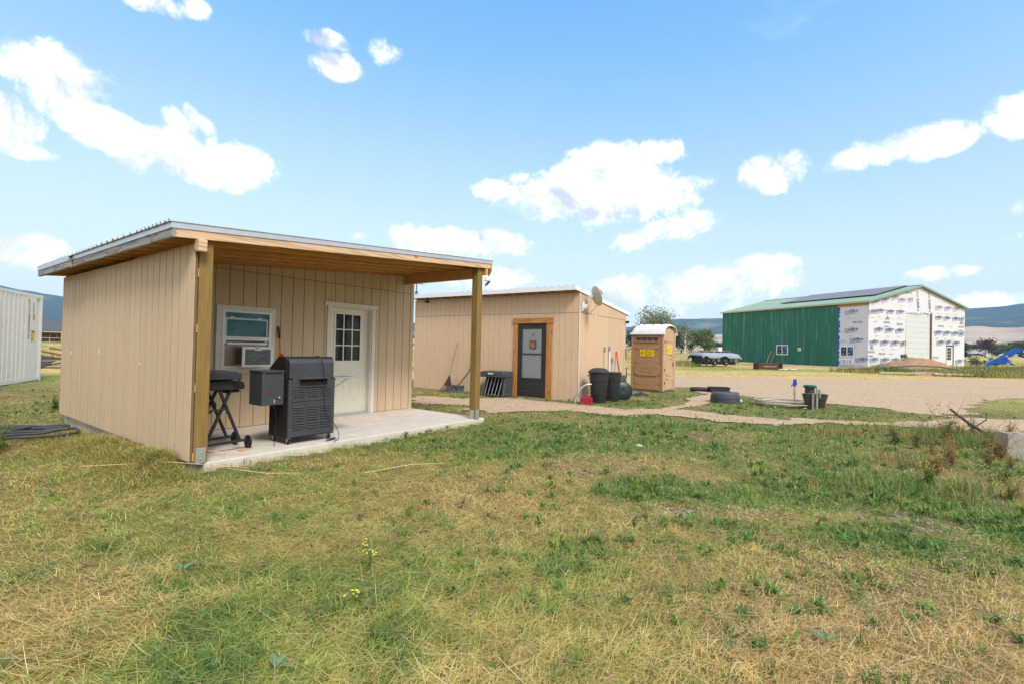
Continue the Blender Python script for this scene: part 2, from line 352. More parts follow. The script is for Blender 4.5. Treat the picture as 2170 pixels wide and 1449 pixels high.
def greenness(x, y):
    d = np.hypot(x, y); g = 0.9*(fbm(x*0.55, y*0.55, 41)-0.5)*2+0.7*(fbm(x*2.1, y*2.1, 43, 3)-0.5)*2
    g = g+.75*(fbm(x*6.5, y*6.5, 45, 3)-.5)*2*(1-sstep(14, 24, d))+1.15*blobs(x, y, GREEN)-blobs(x, y, STRAW)*0.9-.30*(1-sstep(3.6, 5.2, d))+0.30*sstep(5, 9, d)*(1-sstep(16, 24, d))*sstep(-4, 0, x)+0.15*sstep(1, 3, x)*sstep(3.4, 4.4, y)-0.5*sstep(24, 40, d)
    return g
def bareness(x, y): return blobs(x, y, BARE)+0.5*(fbm(x*1.3, y*1.3, 51)-0.62)*sstep(0.5, 2.5, x)
rr = np.concatenate([np.geomspace(0.25, 60, 210), np.geomspace(62, 3350, 60)])
aa = np.concatenate([np.radians(np.linspace(25, 155, 400)), np.radians(np.linspace(158, 382, 60))])
Rg, Ag = np.meshgrid(rr, aa, indexing='ij'); GX, GY = Rg*np.cos(Ag), Rg*np.sin(Ag)
GZ = ground_z(GX, GY); gm = gravel(GX, GY) & (Rg < 90)
GZ = np.where(gm, base_z(GX, GY)-0.004, GZ)
me = grid_mesh('ground', GX, GY, GZ, wrap=True)
def ground_mat():
    m = bpy.data.materials.new('turf_and_thatch'); m.use_nodes = True; n = m.node_tree; l = n.links; b = n.nodes['Principled BSDF']
    b.inputs['Roughness'].default_value = 0.95; b.inputs['Specular IOR Level'].default_value = 0.1
    at = n.nodes.new('ShaderNodeAttribute'); at.attribute_name = 'tint'
    t = n.nodes.new('ShaderNodeTexCoord'); no = n.nodes.new('ShaderNodeTexNoise'); no.inputs['Scale'].default_value = 45; no.inputs['Detail'].default_value = 8; no.inputs['Roughness'].default_value = 0.75
    l.new(t.outputs['Object'], no.inputs[0]); mr_ = n.nodes.new('ShaderNodeMapRange'); mr_.inputs[1].default_value = 0.3; mr_.inputs[2].default_value = 0.7; mr_.inputs[3].default_value = 0.55; mr_.inputs[4].default_value = 1.4
    l.new(no.outputs[0], mr_.inputs[0]); n2 = n.nodes.new('ShaderNodeTexNoise'); n2.inputs['Scale'].default_value = 1.1; n2.inputs['Detail'].default_value = 9; n2.inputs['Roughness'].default_value = 0.7
    l.new(t.outputs['Object'], n2.inputs[0]); m2 = n.nodes.new('ShaderNodeMapRange'); m2.inputs[1].default_value = 0.3; m2.inputs[2].default_value = 0.7; m2.inputs[3].default_value = 0.75; m2.inputs[4].default_value = 1.25
    l.new(n2.outputs[0], m2.inputs[0]); mu = n.nodes.new('ShaderNodeMath'); mu.operation = 'MULTIPLY'; l.new(mr_.outputs[0], mu.inputs[0]); l.new(m2.outputs[0], mu.inputs[1])
    x = n.nodes.new('ShaderNodeVectorMath'); x.operation = 'SCALE'; l.new(at.outputs['Color'], x.inputs[0]); l.new(mu.outputs[0], x.inputs['Scale']); l.new(x.outputs[0], b.inputs['Base Color'])
    bp = n.nodes.new('ShaderNodeBump'); bp.inputs['Strength'].default_value = 0.5; bp.inputs['Distance'].default_value = 0.02; l.new(no.outputs[0], bp.inputs['Height']); l.new(bp.outputs[0], b.inputs['Normal'])
    return m
def lerp(a, b, t): return np.asarray(a)*(1-t[..., None])+np.asarray(b)*t[..., None]
def ground_tint(x, y):
    d = np.hypot(x, y); g = greenness(x, y); az = np.degrees(np.arctan2(y, x))
    near_c = lerp((.23,.165,.075), (.13,.14,.045), sstep(-.3, 1.0, g)); near_c = lerp(near_c, (.27,.19,.125), sstep(.3, .9, bareness(x, y)))
    far_c = lerp((.50,.37,.15), (.22,.26,.075), sstep(.10, .75, (fbm(x*.05, y*.18, 61)-.42)*2.2+.25*fbm(x*.5, y*.5, 62)))
    c = lerp(near_c, far_c, sstep(16, 26, d))
    hill = lerp((.34,.27,.19), (.42,.33,.23), sstep(.4, .6, fbm(x*.004, y*.004, 63)))
    return lerp(c, hill, sstep(350, 800, d))
set_col(me, 'tint', ground_tint(GX, GY).reshape(-1, 3))
structure(link('ground', me, ground_mat()))

# gravel drive, footpath and the bare strip along the barn: sheets laid on the earth
gravel_m = M('gravel', (.425,.315,.21), .95, .24, 40, (.14, 1, 1), bump=.5, bscale=120, blotch=.75, blotch_col=(.33,.255,.17), bl_scale=1.1, spec=.1)
def sheet(name, P, cell, mask=None, lift=0.0):
    P = np.array(P); xs = np.arange(P[:, 0].min()-1, P[:, 0].max()+1, cell); ys = np.arange(P[:, 1].min()-1, P[:, 1].max()+1, cell)
    X, Y = np.meshgrid(xs, ys, indexing='ij'); cx = X[:-1, :-1]+cell/2; cy = Y[:-1, :-1]+cell/2
    keep = mask(cx, cy)
    Z = base_z(X, Y)+0.012+lift+0.022*(fbm(X*2.2, Y*2.2, 71, 4)-.5)
    n, m_ = X.shape; i, j = np.nonzero(keep); f = np.stack([i*m_+j, (i+1)*m_+j, (i+1)*m_+j+1, i*m_+j+1], -1)
    used, inv = np.unique(f, return_inverse=True); me_ = bpy.data.meshes.new(name)
    set_mesh(me_, np.stack([X, Y, Z], -1).reshape(-1, 3)[used], inv.reshape(f.shape)); return structure(link(name, me_, gravel_m))
def only(P):
    def fn(x, y):
        jx = (fbm(x*0.9, y*0.9, 3)-0.5)*1.1; jy = (fbm(x*0.9, y*0.9, 9)-0.5)*1.1; jx2 = (fbm(x*3, y*3, 5)-0.5)*0.5; k = np.clip(np.hypot(x, y)/14, 0.55, 1.6)
        return inpoly(x+jx*k+jx2, y+jy*k+jx2, P)
    return fn
inroad, inpath = only(ROAD), only(PATH)
sheet('gravel_road', ROAD, 0.14, inroad); sheet('dirt_path', PATH, 0.07, lambda x, y: inpath(x, y) & ~inroad(x, y), 0.004)
sheet('gravel_apron', APRON, 0.3, only(APRON))
# loose stones on the gravel and on the bare spots of the yard
def stones(name, n, sampler, smin, smax, mat, seed):
    r = np.random.default_rng(seed); x, y, z = sampler(r, n); n = len(x)
    base = np.array([(1,0,0),(-1,0,0),(0,1,0),(0,-1,0),(0,0,.7),(0,0,-.5)], float); fc = np.array([(0,2,4),(2,1,4),(1,3,4),(3,0,4),(2,0,5),(1,2,5),(3,1,5),(0,3,5)])
    sc = r.uniform(smin, smax, (n, 1, 1))*r.uniform(.6, 1.4, (n, 6, 3)); a = r.uniform(0, 2*PI, n); v = base[None]*sc
    ca, sa = np.cos(a)[:, None], np.sin(a)[:, None]; vx = v[..., 0]*ca-v[..., 1]*sa; vy = v[..., 0]*sa+v[..., 1]*ca
    V = np.stack([vx+x[:, None], vy+y[:, None], v[..., 2]*.8+z[:, None]], -1).reshape(-1, 3); F = (fc[None]+(np.arange(n)*6)[:, None, None]).reshape(-1, 3)
    me_ = bpy.data.meshes.new(name); set_mesh(me_, V, F, False); k = r.uniform(.6, 1.35, (n, 1))*np.array([[.35,.275,.215]]); k = k*r.uniform(.9, 1.1, (n, 3))
    set_col(me_, 'tint', np.repeat(k, 6, 0)); o = link(name, me_, mat); return o
stone_m = M('stone', (.4,.3,.3), .9, .25, 30, attr='tint')
def on_gravel(r, n):
    d = np.exp(r.uniform(math.log(8.5), math.log(32), n)); a = np.radians(r.uniform(38, 105, n)); x, y = d*np.cos(a), d*np.sin(a); k = gravel(x, y); x, y = x[k], y[k]
    return x, y, base_z(x, y)+.02
def on_bare(r, n):
    i = r.integers(0, len(BARE), n); B_ = np.array(BARE)[i]; x = B_[:, 0]+r.normal(0, 1, n)*B_[:, 2]*.6; y = B_[:, 1]+r.normal(0, 1, n)*B_[:, 2]*.6
    return x, y, ground_z(x, y)+.008
tag(stones('gravel_stones', 9000, on_gravel, .006, .018, stone_m, 5), 'loose small stones strewn over the gravel drive and the footpath', 'gravel', kind='stuff')
tag(stones('soil_stones', 1700, on_bare, .005, .016, stone_m, 6), 'small flat stones lying on the bare soil patches of the yard', 'gravel', kind='stuff')

# far slopes: a dry pale bench, then wooded mountains all round the valley
def ring(name, prof, r0, r1, mat, tintf, seed, nr=34, na=520, rough=.22, e0=0.0):
    a = np.radians(np.linspace(0, 360, na, endpoint=False)); t = np.linspace(0, 1, nr); T, Aa = np.meshgrid(t, a, indexing='ij')
    rad = r0+(r1-r0)*T; X, Y = rad*np.cos(Aa), rad*np.sin(Aa); deg = np.degrees(Aa); el = np.interp(deg, [p[0] for p in prof], [p[1] for p in prof])
    s_ = T**.8; nz_ = (fbm(X*.0035, Y*.0035, seed, 5)-.5)*2
    elv = e0*(1-T)+(el-e0)*s_+e0*T+nz_*rough*el*np.sin(np.clip(T, 0, 1)*PI)*.9+(fbm(deg*.45, deg*0, seed+3, 5)-.5)*.5*T
    Z = CAM_H+np.tan(np.radians(elv))*rad
    back = np.stack([X[-1]*1.03, Y[-1]*1.03, Z[-1]*0-2], -1)
    X = np.vstack([X, back[None, :, 0]]); Y = np.vstack([Y, back[None, :, 1]]); Z = np.vstack([Z, back[None, :, 2]])
    m_ = grid_mesh(name, X, Y, Z, wrap=True); set_col(m_, 'tint', tintf(X, Y, Z).reshape(-1, 3)); return structure(link(name, m_, mat))
hill_m = M('hillside', (.3,.3,.3), .95, .12, .02, attr='tint', spec=0.0)
def bench_tint(x, y, z): return lerp((.33,.25,.18), (.44,.34,.25), sstep(.35, .65, fbm(x*.006, y*.014, 81, 5)))*(1+.22*(fbm(x*.03, y*.05, 82, 3)[..., None]-.5))
def wood_tint(x, y, z):
    q = fbm(x*.007, y*.007, 83, 5)+.35*(fbm(x*.04, y*.04, 84, 3)-.5); return lerp((.028,.045,.032), (.14,.145,.085), sstep(.55, .72, q))
def olive_tint(x, y, z): return lerp((.20,.20,.07), (.33,.27,.13), sstep(.4, .6, fbm(x*.02, y*.05, 85, 4)))
ring('grass_hill', [(0,1.7),(38,1.95),(43.3,1.75),(45,1.5),(47,1.15),(52,.6),(58,.2),(64,.05),(110,.0),(180,.2),(300,.9),(360,1.7)], 460, 800, hill_m, olive_tint, 88, nr=16, rough=.03, e0=.25)
ring('foothills', [(0,2.6),(40,2.65),(46,2.7),(52,2.5),(60,2.2),(66,2.15),(70,1.9),(76,1.2),(100,.9),(130,1.1),(160,1.4),(360,2.6)], 830, 1900, hill_m, bench_tint, 91, rough=.10, e0=.3)
ring('mountains', [(0,4.4),(38,4.7),(43.3,4.6),(45,4.45),(47,4.30),(52,4.0),(60,3.8),(66.5,3.82),(69,3.85),(71.4,3.65),(73.5,3.35),(75,2.95),(76.5,2.85),(79,2.7),(90,2.5),(110,2.9),(125,3.3),(133,3.45),(134.2,3.60),(138,4.3),(160,4.6),(360,4.4)], 1950, 3000, hill_m, wood_tint, 95, rough=.16, e0=1.2)
# trees far off that read as one dark line
# air
hz = MB().box(-3500, 3500, -3500, 3500, -5, 330)
hm = bpy.data.materials.new('air'); hm.use_nodes = True; hm.node_tree.nodes.clear()
ho = hm.node_tree.nodes.new('ShaderNodeOutputMaterial'); hv_ = hm.node_tree.nodes.new('ShaderNodeVolumePrincipled')
hv_.inputs['Color'].default_value = (.38,.64,1.0,1); hv_.inputs['Density'].default_value = HAZE if 'HAZE' in globals() else 1.5e-4; hv_.inputs['Anisotropy'].default_value = 0.0
hm.node_tree.links.new(hv_.outputs[0], ho.inputs['Volume'])
haze = obj('haze', hz, hm); tag(haze, 'pale blue summer air between the yard and the far mountains', 'haze', kind='stuff')
# ================================================================== PORCH SHED (local x along the front to the right, y towards its back)
siding = M('tan_siding', (.575,.432,.285), .75, .07, 9, (6, 6, .8), bump=.35, bscale=14, rand=.035, blotch=.25, blotch_col=(.42,.29,.17), bl_scale=2.2)
cedar = M('orange_lumber', (.64,.31,.09), .65, .22, 5, (1, 9, 9), bump=.25, rand=.12, blotch=.4, blotch_col=(.38,.16,.045), bl_scale=1.4)
def grain_mat(name, base, knot, along='x', var=.2, grey=0.0):
    """sawn lumber with cathedral grain and knots"""
    if name in MATS: return MATS[name]
    m = bpy.data.materials.new(name); m.use_nodes = True; n = m.node_tree; l = n.links; b = n.nodes['Principled BSDF']; b.inputs['Roughness'].default_value = .7; b.inputs['Specular IOR Level'].default_value = .25
    t = n.nodes.new('ShaderNodeTexCoord'); mp = n.nodes.new('ShaderNodeMapping'); mp.inputs['Scale'].default_value = {'x': (.6, 7, 7), 'y': (7, .6, 7), 'z': (7, 7, .6)}[along]
    l.new(t.outputs['Object'], mp.inputs[0]); w = n.nodes.new('ShaderNodeTexNoise'); w.inputs['Scale'].default_value = 1.6; w.inputs['Detail'].default_value = 2; w.inputs['Distortion'].default_value = .5; l.new(mp.outputs[0], w.inputs[0])
    m1 = n.nodes.new('ShaderNodeMath'); m1.operation = 'MULTIPLY'; m1.inputs[1].default_value = 26; l.new(w.outputs[0], m1.inputs[0]); s = n.nodes.new('ShaderNodeMath'); s.operation = 'SINE'; l.new(m1.outputs[0], s.inputs[0])
    r = n.nodes.new('ShaderNodeMapRange'); r.inputs[1].default_value = .2; r.inputs[2].default_value = 1; r.inputs[3].default_value = 0; r.inputs[4].default_value = .75; l.new(s.outputs[0], r.inputs[0])
    v = n.nodes.new('ShaderNodeTexVoronoi'); v.inputs['Scale'].default_value = 1.0; mp2 = n.nodes.new('ShaderNodeMapping'); mp2.inputs['Scale'].default_value = tuple(3.2 if c == 7 else 1.9 for c in {'x': (0,7,7), 'y': (7,0,7), 'z': (7,7,0)}[along]); l.new(t.outputs['Object'], mp2.inputs[0]); l.new(mp2.outputs[0], v.inputs['Vector'])
    kr = n.nodes.new('ShaderNodeMapRange'); kr.inputs[1].default_value = .05; kr.inputs[2].default_value = .11; kr.inputs[3].default_value = .8; kr.inputs[4].default_value = 0; l.new(v.outputs['Distance'], kr.inputs[0])
    x = n.nodes.new('ShaderNodeMix'); x.data_type = 'RGBA'; l.new(r.outputs[0], x.inputs[0]); x.inputs[6].default_value = (*base, 1); x.inputs[7].default_value = tuple(c*(1-var*2) for c in base)+(1,)
    y = n.nodes.new('ShaderNodeMix'); y.data_type = 'RGBA'; l.new(kr.outputs[0], y.inputs[0]); l.new(x.outputs[2], y.inputs[6]); y.inputs[7].default_value = (*knot, 1); l.new(y.outputs[2], b.inputs['Base Color'])
    f = n.nodes.new('ShaderNodeBump'); f.inputs['Strength'].default_value = .25; f.inputs['Distance'].default_value = .01; l.new(s.outputs[0], f.inputs['Height']); l.new(f.outputs[0], b.inputs['Normal'])
    MATS[name] = m; return m
fir = grain_mat('fresh_fir', (.62,.43,.29), (.28,.12,.05), 'x', .14)
greyboard = grain_mat('weathered_board', (.30,.28,.265), (.10,.08,.07), 'y', .28)
treated = M('treated_post', (.225,.145,.045), .7, .22, 3.2, (9, 9, .7), bump=.4, bscale=20, blotch=.35, blotch_col=(.30,.21,.085), bl_scale=1.2)
galv = M('galvanised_steel', (.55,.58,.62), .38, .08, 14, metallic=.75, blotch=.25, blotch_col=(.36,.39,.42), bl_scale=5)
trim_w = M('white_trim', (.70,.645,.58), .55, .05, 8, blotch=.15, blotch_col=(.55,.48,.40), bl_scale=5)
vinyl = M('white_vinyl', (.80,.80,.80), .35, .03, 8)
cream = M('cream_door_paint', (.74,.70,.59), .45, .03, 6)
concrete = M('concrete', (.57,.52,.46), .88, .10, 5, bump=.35, bscale=40, blotch=.55, blotch_col=(.36,.31,.27), bl_scale=.9)
glass_d = M('dark_glass', (.020,.028,.034), .03, .1, 2, spec=.55)
teal_glass = M('curtained_glass', (.045,.16,.21), .10, .45, 3.0, (1, 1, 1.5), spec=.5)
black_m = M('black_metal', (.018,.018,.020), .42, .2, 12, spec=.4, blotch=.2, blotch_col=(.05,.045,.04), bl_scale=7)
screw_m = M('screw_head', (.10,.10,.11), .5, .1, 5)
def zr(x): return 2.397+.0834*(x+.394)               # underside of the rafters
shed = thing('porch_shed', 'tan grooved-siding shed with open porch, lean-to roof and two brown posts', 'shed', (A_O[0], A_O[1], A_Z), A_AZ)
FY = 2.05                                            # face of the porch wall
# slab
sl = MB().box(-.02, 4.82, 0, FY+.3, -.22, 0)
obj('porch_slab', sl, concrete, shed, bevel=.012)
part('foundation_curb', shed, concrete, -.10, .06, .16, 5.46, -.22, .028); part('foundation_curb', shed, concrete, .0, 4.80, 5.30, 5.47, -.22, .028); part('foundation_curb', shed, concrete, 4.66, 4.805, 2.36, 5.29, -.22, .028)
# long left side: one board after another, 8 inches on centre
bw = .2032; y = -.005
me_b = None; k = 0
while y < 5.42:
    y1 = min(y+bw, 5.45); jit = .0003*((k*37) % 5-2)
    b_ = MB().box(-.170+jit, -.1625, y+.0075, y1-.0075, .030, 2.372); obj('siding_board', b_, siding, shed, bevel=.003); y = y1; k += 1
part('siding_backing', shed, M('groove_shadow', (.16,.11,.06), .9, .1), -.1668, -.140, .0, 5.448, .034, 2.366)
# porch wall boards, cut round door and window; a joint runs level at 2.44
def cut_boards(x0, x1, holes, zlo, ztop, y_, joint=None, off=0.0):
    xs = [x0]; xx = x0-off
    while xx < x1-.02:
        xx += bw
        if xx > x0+.02: xs.append(min(xx, x1))
    edges = sorted(set([round(e, 4) for e in xs]+[e for h in holes for e in h[:2]]))
    for a, b in zip(edges, edges[1:]):
        if b-a < .012: continue
        g0 = .0045 if any(abs(a-e) < .002 for e in xs) else 0.0; g1 = .0045 if any(abs(b-e) < .002 for e in xs) else 0.0
        segs = [(zlo, None)]
        for h in holes:
            if a >= h[0]-1e-4 and b <= h[1]+1e-4:
                ns = []
                for lo, hi in segs:
                    if h[2] > lo+.02: ns.append((lo, h[2]))
                    ns.append((h[3], hi))
                segs = ns
        out_ = []
        for lo, hi in segs:
            if joint and lo < joint and hi is None: out_ += [(lo, joint-.004), (joint+.004, None)]
            else: out_.append((lo, hi))
        for lo, hi in out_:
            za, zb = (hi, hi) if hi else (ztop(a), ztop(b))
            if min(za, zb) <= lo+.03: continue
            yb = y_+.007
            MBb = MB().hexa([(a+g0, y_, lo), (b-g1, y_, lo), (b-g1, yb, lo), (a+g0, yb, lo), (a+g0, y_, za), (b-g1, y_, zb), (b-g1, yb, zb), (a+g0, yb, za)])
            obj('siding_board', MBb, siding, shed, bevel=.003)
DOOR = (2.826, 3.740, .0, 2.03); WIN = (.975, 1.730, .935, 1.815)
cut_boards(-.05, 4.80, [DOOR, WIN], .006, lambda x: zr(x)-.004, FY, joint=2.44, off=.09)
bk = MATS['groove_shadow']
for (xa, xb, za, zb_) in ((-.05, WIN[0], .0, 9), (WIN[0], WIN[1], .0, WIN[2]), (WIN[0], WIN[1], WIN[3], 9), (WIN[1], DOOR[0], .0, 9), (DOOR[0], DOOR[1], DOOR[3], 9), (DOOR[1], 4.80, .0, 9)):
    t0, t1 = (zr(xa)-.01, zr(xb)-.01) if zb_ == 9 else (zb_, zb_)
    obj('siding_backing', MB().hexa([(xa, FY+.0075, za), (xb, FY+.0075, za), (xb, FY+.03, za), (xa, FY+.03, za), (xa, FY+.0075, t0), (xb, FY+.0075, t1), (xb, FY+.03, t1), (xa, FY+.03, t0)]), bk, shed)
# right and back sides (seen only from the side)
for kk in range(16):
    a = FY+.03+kk*bw; b = min(a+bw, 5.44)
    if b-a > .03: obj('siding_board', MB().box(4.786, 4.80, a+.005, b-.005, .03, zr(4.8)-.004), siding, shed)
part('siding_backing', shed, bk, 4.772, 4.7855, FY+.03, 5.44, .03, zr(4.78)-.01)
for kk in range(24):
    a = -.14+kk*bw; b = min(a+bw, 4.79)
    if b-a > .03: obj('siding_board', MB().hexa([(a+.005, 5.45, .03), (b-.005, 5.45, .03), (b-.005, 5.464, .03), (a+.005, 5.464, .03), (a+.005, 5.45, zr(a)-.01), (b-.005, 5.45, zr(b)-.01), (b-.005, 5.464, zr(b)-.01), (a+.005, 5.464, zr(a)-.01)]), siding, shed)
part('siding_backing', shed, bk, -.139, 4.77, 5.436, 5.449, .03, 2.36)
part('corner_trim', shed, siding, 4.8005, 4.822, FY-.012, FY+.07, .0, zr(4.8)-.004); part('corner_trim', shed, siding, 4.735, 4.8, FY-.0125, FY-.0005, .0, zr(4.74)-.006)
# roof frame: rafters run from the low left eave to the high right side
RY0, RY1 = -.06, 5.66; XL, XR = -.414, 4.875
def rafter(ya, yb, xa, xb, h, mat, name='rafter', zo=0.0, bevel=.003):
    return obj(name, MB().hexa([(xa, ya, zr(xa)+zo), (xb, ya, zr(xb)+zo), (xb, yb, zr(xb)+zo), (xa, yb, zr(xa)+zo), (xa, ya, zr(xa)+zo+h), (xb, ya, zr(xb)+zo+h), (xb, yb, zr(xb)+zo+h), (xa, yb, zr(xa)+zo+h)]), mat, shed, None, bevel)
rafter(RY0, RY0+.038, XL+.0385, XR-.04, .138, fir, 'fascia_board')
o_ = shed.children[-1]; o_['label'] = 'pale fresh front rafter with knots'
ys_r = [.36+.407*i for i in range(14)]
for yy in ys_r:
    if yy+.038 < RY1-.04: rafter(yy, yy+.038, XL+.0385, XR-.04, .138, cedar)
rafter(RY1-.038, RY1, XL+.0385, XR-.04, .138, cedar)
def fascia_y(xa, xb, ya, yb, z0, z1, mat, name='fascia_board'): return obj(name, MB().box(xa, xb, ya, yb, z0, z1), mat, shed, None, .003)
zl = zr(XL); f1 = fascia_y(XL, XL+.038, RY0-.004, 3.86, zl-.004, zl+.138, greyboard); f1['label'] = 'long weathered grey eave board'
f2 = fascia_y(XL-.042, XL-.002, 3.70, RY1+.02, zl-.022, zl+.125, greyboard); f2['label'] = 'short eave board lapped over the long one'
part('fascia_board', shed, greyboard, XL, XL+.038, 3.8605, RY1, zl-.004, zl+.138)
zrr = zr(XR); fascia_y(XR-.038, XR, RY0-.004, RY1, zrr-.055, zrr+.137, cedar)
# roof deck and ribbed metal
deck = M('roof_deck', (.26,.12,.045), .8, .18, 3, (1, 5, 5), blotch=.35, blotch_col=(.22,.10,.035))  # shade of the bays between rafters put into this darker brown
obj('roof_deck', MB().hexa([(XL, RY0, zr(XL)+.1385), (XR, RY0, zr(XR)+.1385), (XR, RY1, zr(XR)+.1385), (XL, RY1, zr(XL)+.1385), (XL, RY0, zr(XL)+.150), (XR, RY0, zr(XR)+.150), (XR, RY1, zr(XR)+.150), (XL, RY1, zr(XL)+.150)]), deck, shed)
roof_m = M('galvanised_roofing', (.46,.49,.52), .42, .06, 10, metallic=.5)
def rib_panel(y0, y1, name='roof_panel'):
    prof = []; yy = y0; p = .2286
    while yy < y1-.01:
        for dy, dz in ((0, 0), (.09, 0), (.105, .022), (.125, .022), (.14, 0)):
            if yy+dy <= y1: prof.append((yy+dy, dz))
        yy += p
    prof.append((y1, 0)); mb = MB(); xa, xb = XL-.035, XR+.03
    vs = [(xa, a, zr(xa)+.153+b) for a, b in prof]+[(xb, a, zr(xb)+.153+b) for a, b in prof]; n_ = len(prof)
    lo = [(v[0], v[1], v[2]-.0025) for v in vs]
    mb.add(vs+lo, [(i, i+1, n_+i+1, n_+i) for i in range(n_-1)]+[(2*n_+i, 3*n_+i, 3*n_+i+1, 2*n_+i+1) for i in range(n_-1)]+[(i, 2*n_+i, 2*n_+i+1, i+1) for i in range(n_-1)]+[(n_+i, n_+i+1, 3*n_+i+1, 3*n_+i) for i in range(n_-1)])
    return obj(name, mb, roof_m, shed)
for i in range(7):
    a = RY0-.02+i*.8255; rib_panel(a, min(a+.8255, RY1+.03))
for i in range(25):                                   # fixing screws that stand on the ribs along the low edge
    yy = RY0-.02+.115+.2286*i
    if yy < RY1: obj('roof_screw', MB().lathe([(.010, 0), (.010, .008), (.005, .009), (.005, .022), (.0, .023)], 8, (XL+.0, yy, zr(XL)+.174)), screw_m, shed)
# metal edge trims: a strip that laps the top of the fascia, front and left
def edge_trim(ya, yb, xa, xb): return ya
h0 = .088
fr = MB().hexa([(XL-.006, RY0-.010, zr(XL)+h0), (XR+.004, RY0-.010, zr(XR)+h0), (XR+.004, RY0-.004, zr(XR)+h0), (XL-.006, RY0-.004, zr(XL)+h0), (XL-.006, RY0-.010, zr(XL)+.160), (XR+.004, RY0-.010, zr(XR)+.160), (XR+.004, RY0-.004, zr(XR)+.160), (XL-.006, RY0-.004, zr(XL)+.160)])
obj('drip_edge', fr, galv, shed); part('drip_edge', shed, galv, XL-.010, XL-.004, RY0-.0105, 3.69, zl+h0, zl+.152); part('drip_edge', shed, galv, XL-.051, XL-.045, 3.6905, RY1+.02, zl+h0-.016, zl+.150)
# posts, brackets, beams
def post(x0, y0, ztop):
    p = part('post', shed, treated, x0, x0+.14, y0, y0+.14, .012, ztop, bevel=.006)
    return p
post(-.130, 0.0, zr(-.13)-.012); post(4.53, 0.0, zr(4.53)+.0)
for (x0, y0) in ((-.130, 0.0), (4.53, 0.0)):
    b_ = MB().box(x0+.02, x0+.12, y0-.0065, y0-.0005, .0, .17).box(x0-.006, x0-.0005, y0+.02, y0+.12, .0, .17).box(x0+.1405, x0+.146, y0+.02, y0+.12, .0, .17).box(x0+.0, x0+.14, y0+.001, y0+.139, .001, .0115)
    o_ = obj('post_bracket', b_, galv, shed, bevel=.002)
    for zz in (.05, .12): obj('bolt', MB().lathe([(.010, 0), (.010, -.006), (0, -.007)], 6, (x0+.07, y0-.0066, zz), 'y'), galv, o_)
bm_l = part('beam', shed, cedar, 4.56, 4.64, .142, FY-.001, zr(4.56)-.185, zr(4.56)-.002, bevel=.003)
part('beam', shed, cedar, -.125, -.045, .142, FY-.001, zr(-.1)-.19, zr(-.13)-.005, bevel=.003)
part('beam_end', shed, fir, -.185, -.100, -.115, -.0015, zr(-.14)-.135, zr(-.185)-.003, bevel=.003)
part('beam_end', shed, cedar, 4.70, 4.76, -.055, .12, zr(4.7)-.12, zr(4.7)-.003, bevel=.003)
# girt ends between the siding and the corner post
for zz in (.035, .78, 1.42, 2.02): part('girt', shed, cedar, -.1385, -.1305, -.004, .30, zz, zz+.088)
for zz in (.035, .62, 1.22, 1.82): part('girt', shed, cedar, -.139, -.08, .142, 1.9, zz, zz+.088)
# window
wroot = obj('window', MB().box(.975, 1.018, FY-.028, FY+.06, .935, 1.815).box(1.690, 1.730, FY-.028, FY+.06, .935, 1.815).box(1.0185, 1.6895, FY-.028, FY+.06, 1.780, 1.815).box(1.0185, 1.6895, FY-.028, FY+.06, .935, .965).box(1.0185, 1.6895, FY-.020, FY+.03, 1.352, 1.412), vinyl, shed, bevel=.003)
obj('pane', MB().box(1.0185, 1.6895, FY+.006, FY+.011, 1.413, 1.779), teal_glass, wroot)
sash = MB().box(1.022, 1.058, FY+.013, FY+.035, 1.30, 1.735).box(1.652, 1.688, FY+.013, FY+.035, 1.30, 1.735).box(1.0585, 1.6515, FY+.013, FY+.035, 1.690, 1.735).box(1.0585, 1.6515, FY-.012, FY+.035, 1.285, 1.325)
obj('sash', sash, vinyl, wroot, bevel=.003)
sa = MB().box(1.0265, 1.052, FY-.003, FY+.0055, 1.415, 1.70).box(1.655, 1.682, FY-.003, FY+.0055, 1.415, 1.70).box(1.0525, 1.6545, FY-.003, FY+.0055, 1.672, 1.70); obj('sash', sa, M('greyed_vinyl', (.52,.60,.62), .4, .05), wroot)
for xx in (1.13, 1.55): obj('latch', MB().box(xx-.03, xx+.03, FY-.006, FY+.0, 1.701, 1.716), vinyl, wroot, bevel=.004)
obj('pane', MB().box(1.0595, 1.6505, FY+.02, FY+.024, 1.3255, 1.3515), glass_d, wroot)
obj('filler_panel', MB().box(1.0185, 1.10, FY+.008, FY+.020, .9655, 1.284), M('filler_beige', (.42,.345,.27), .6, .1, 9, (8, 1, 1)), wroot)
obj('filler_panel', MB().box(1.1005, 1.6895, FY+.022, FY+.03, .9655, 1.284), MATS['filler_beige'], wroot)
for (x0, x1, z0, z1) in ((.896, .9745, .858, 1.885), (1.7305, 1.795, .858, 1.885), (.975, 1.730, 1.8155, 1.885), (.975, 1.730, .858, .9345)): part('window_trim', shed, trim_w, x0, x1, FY-.021, FY-.001, z0, z1, bevel=.003)
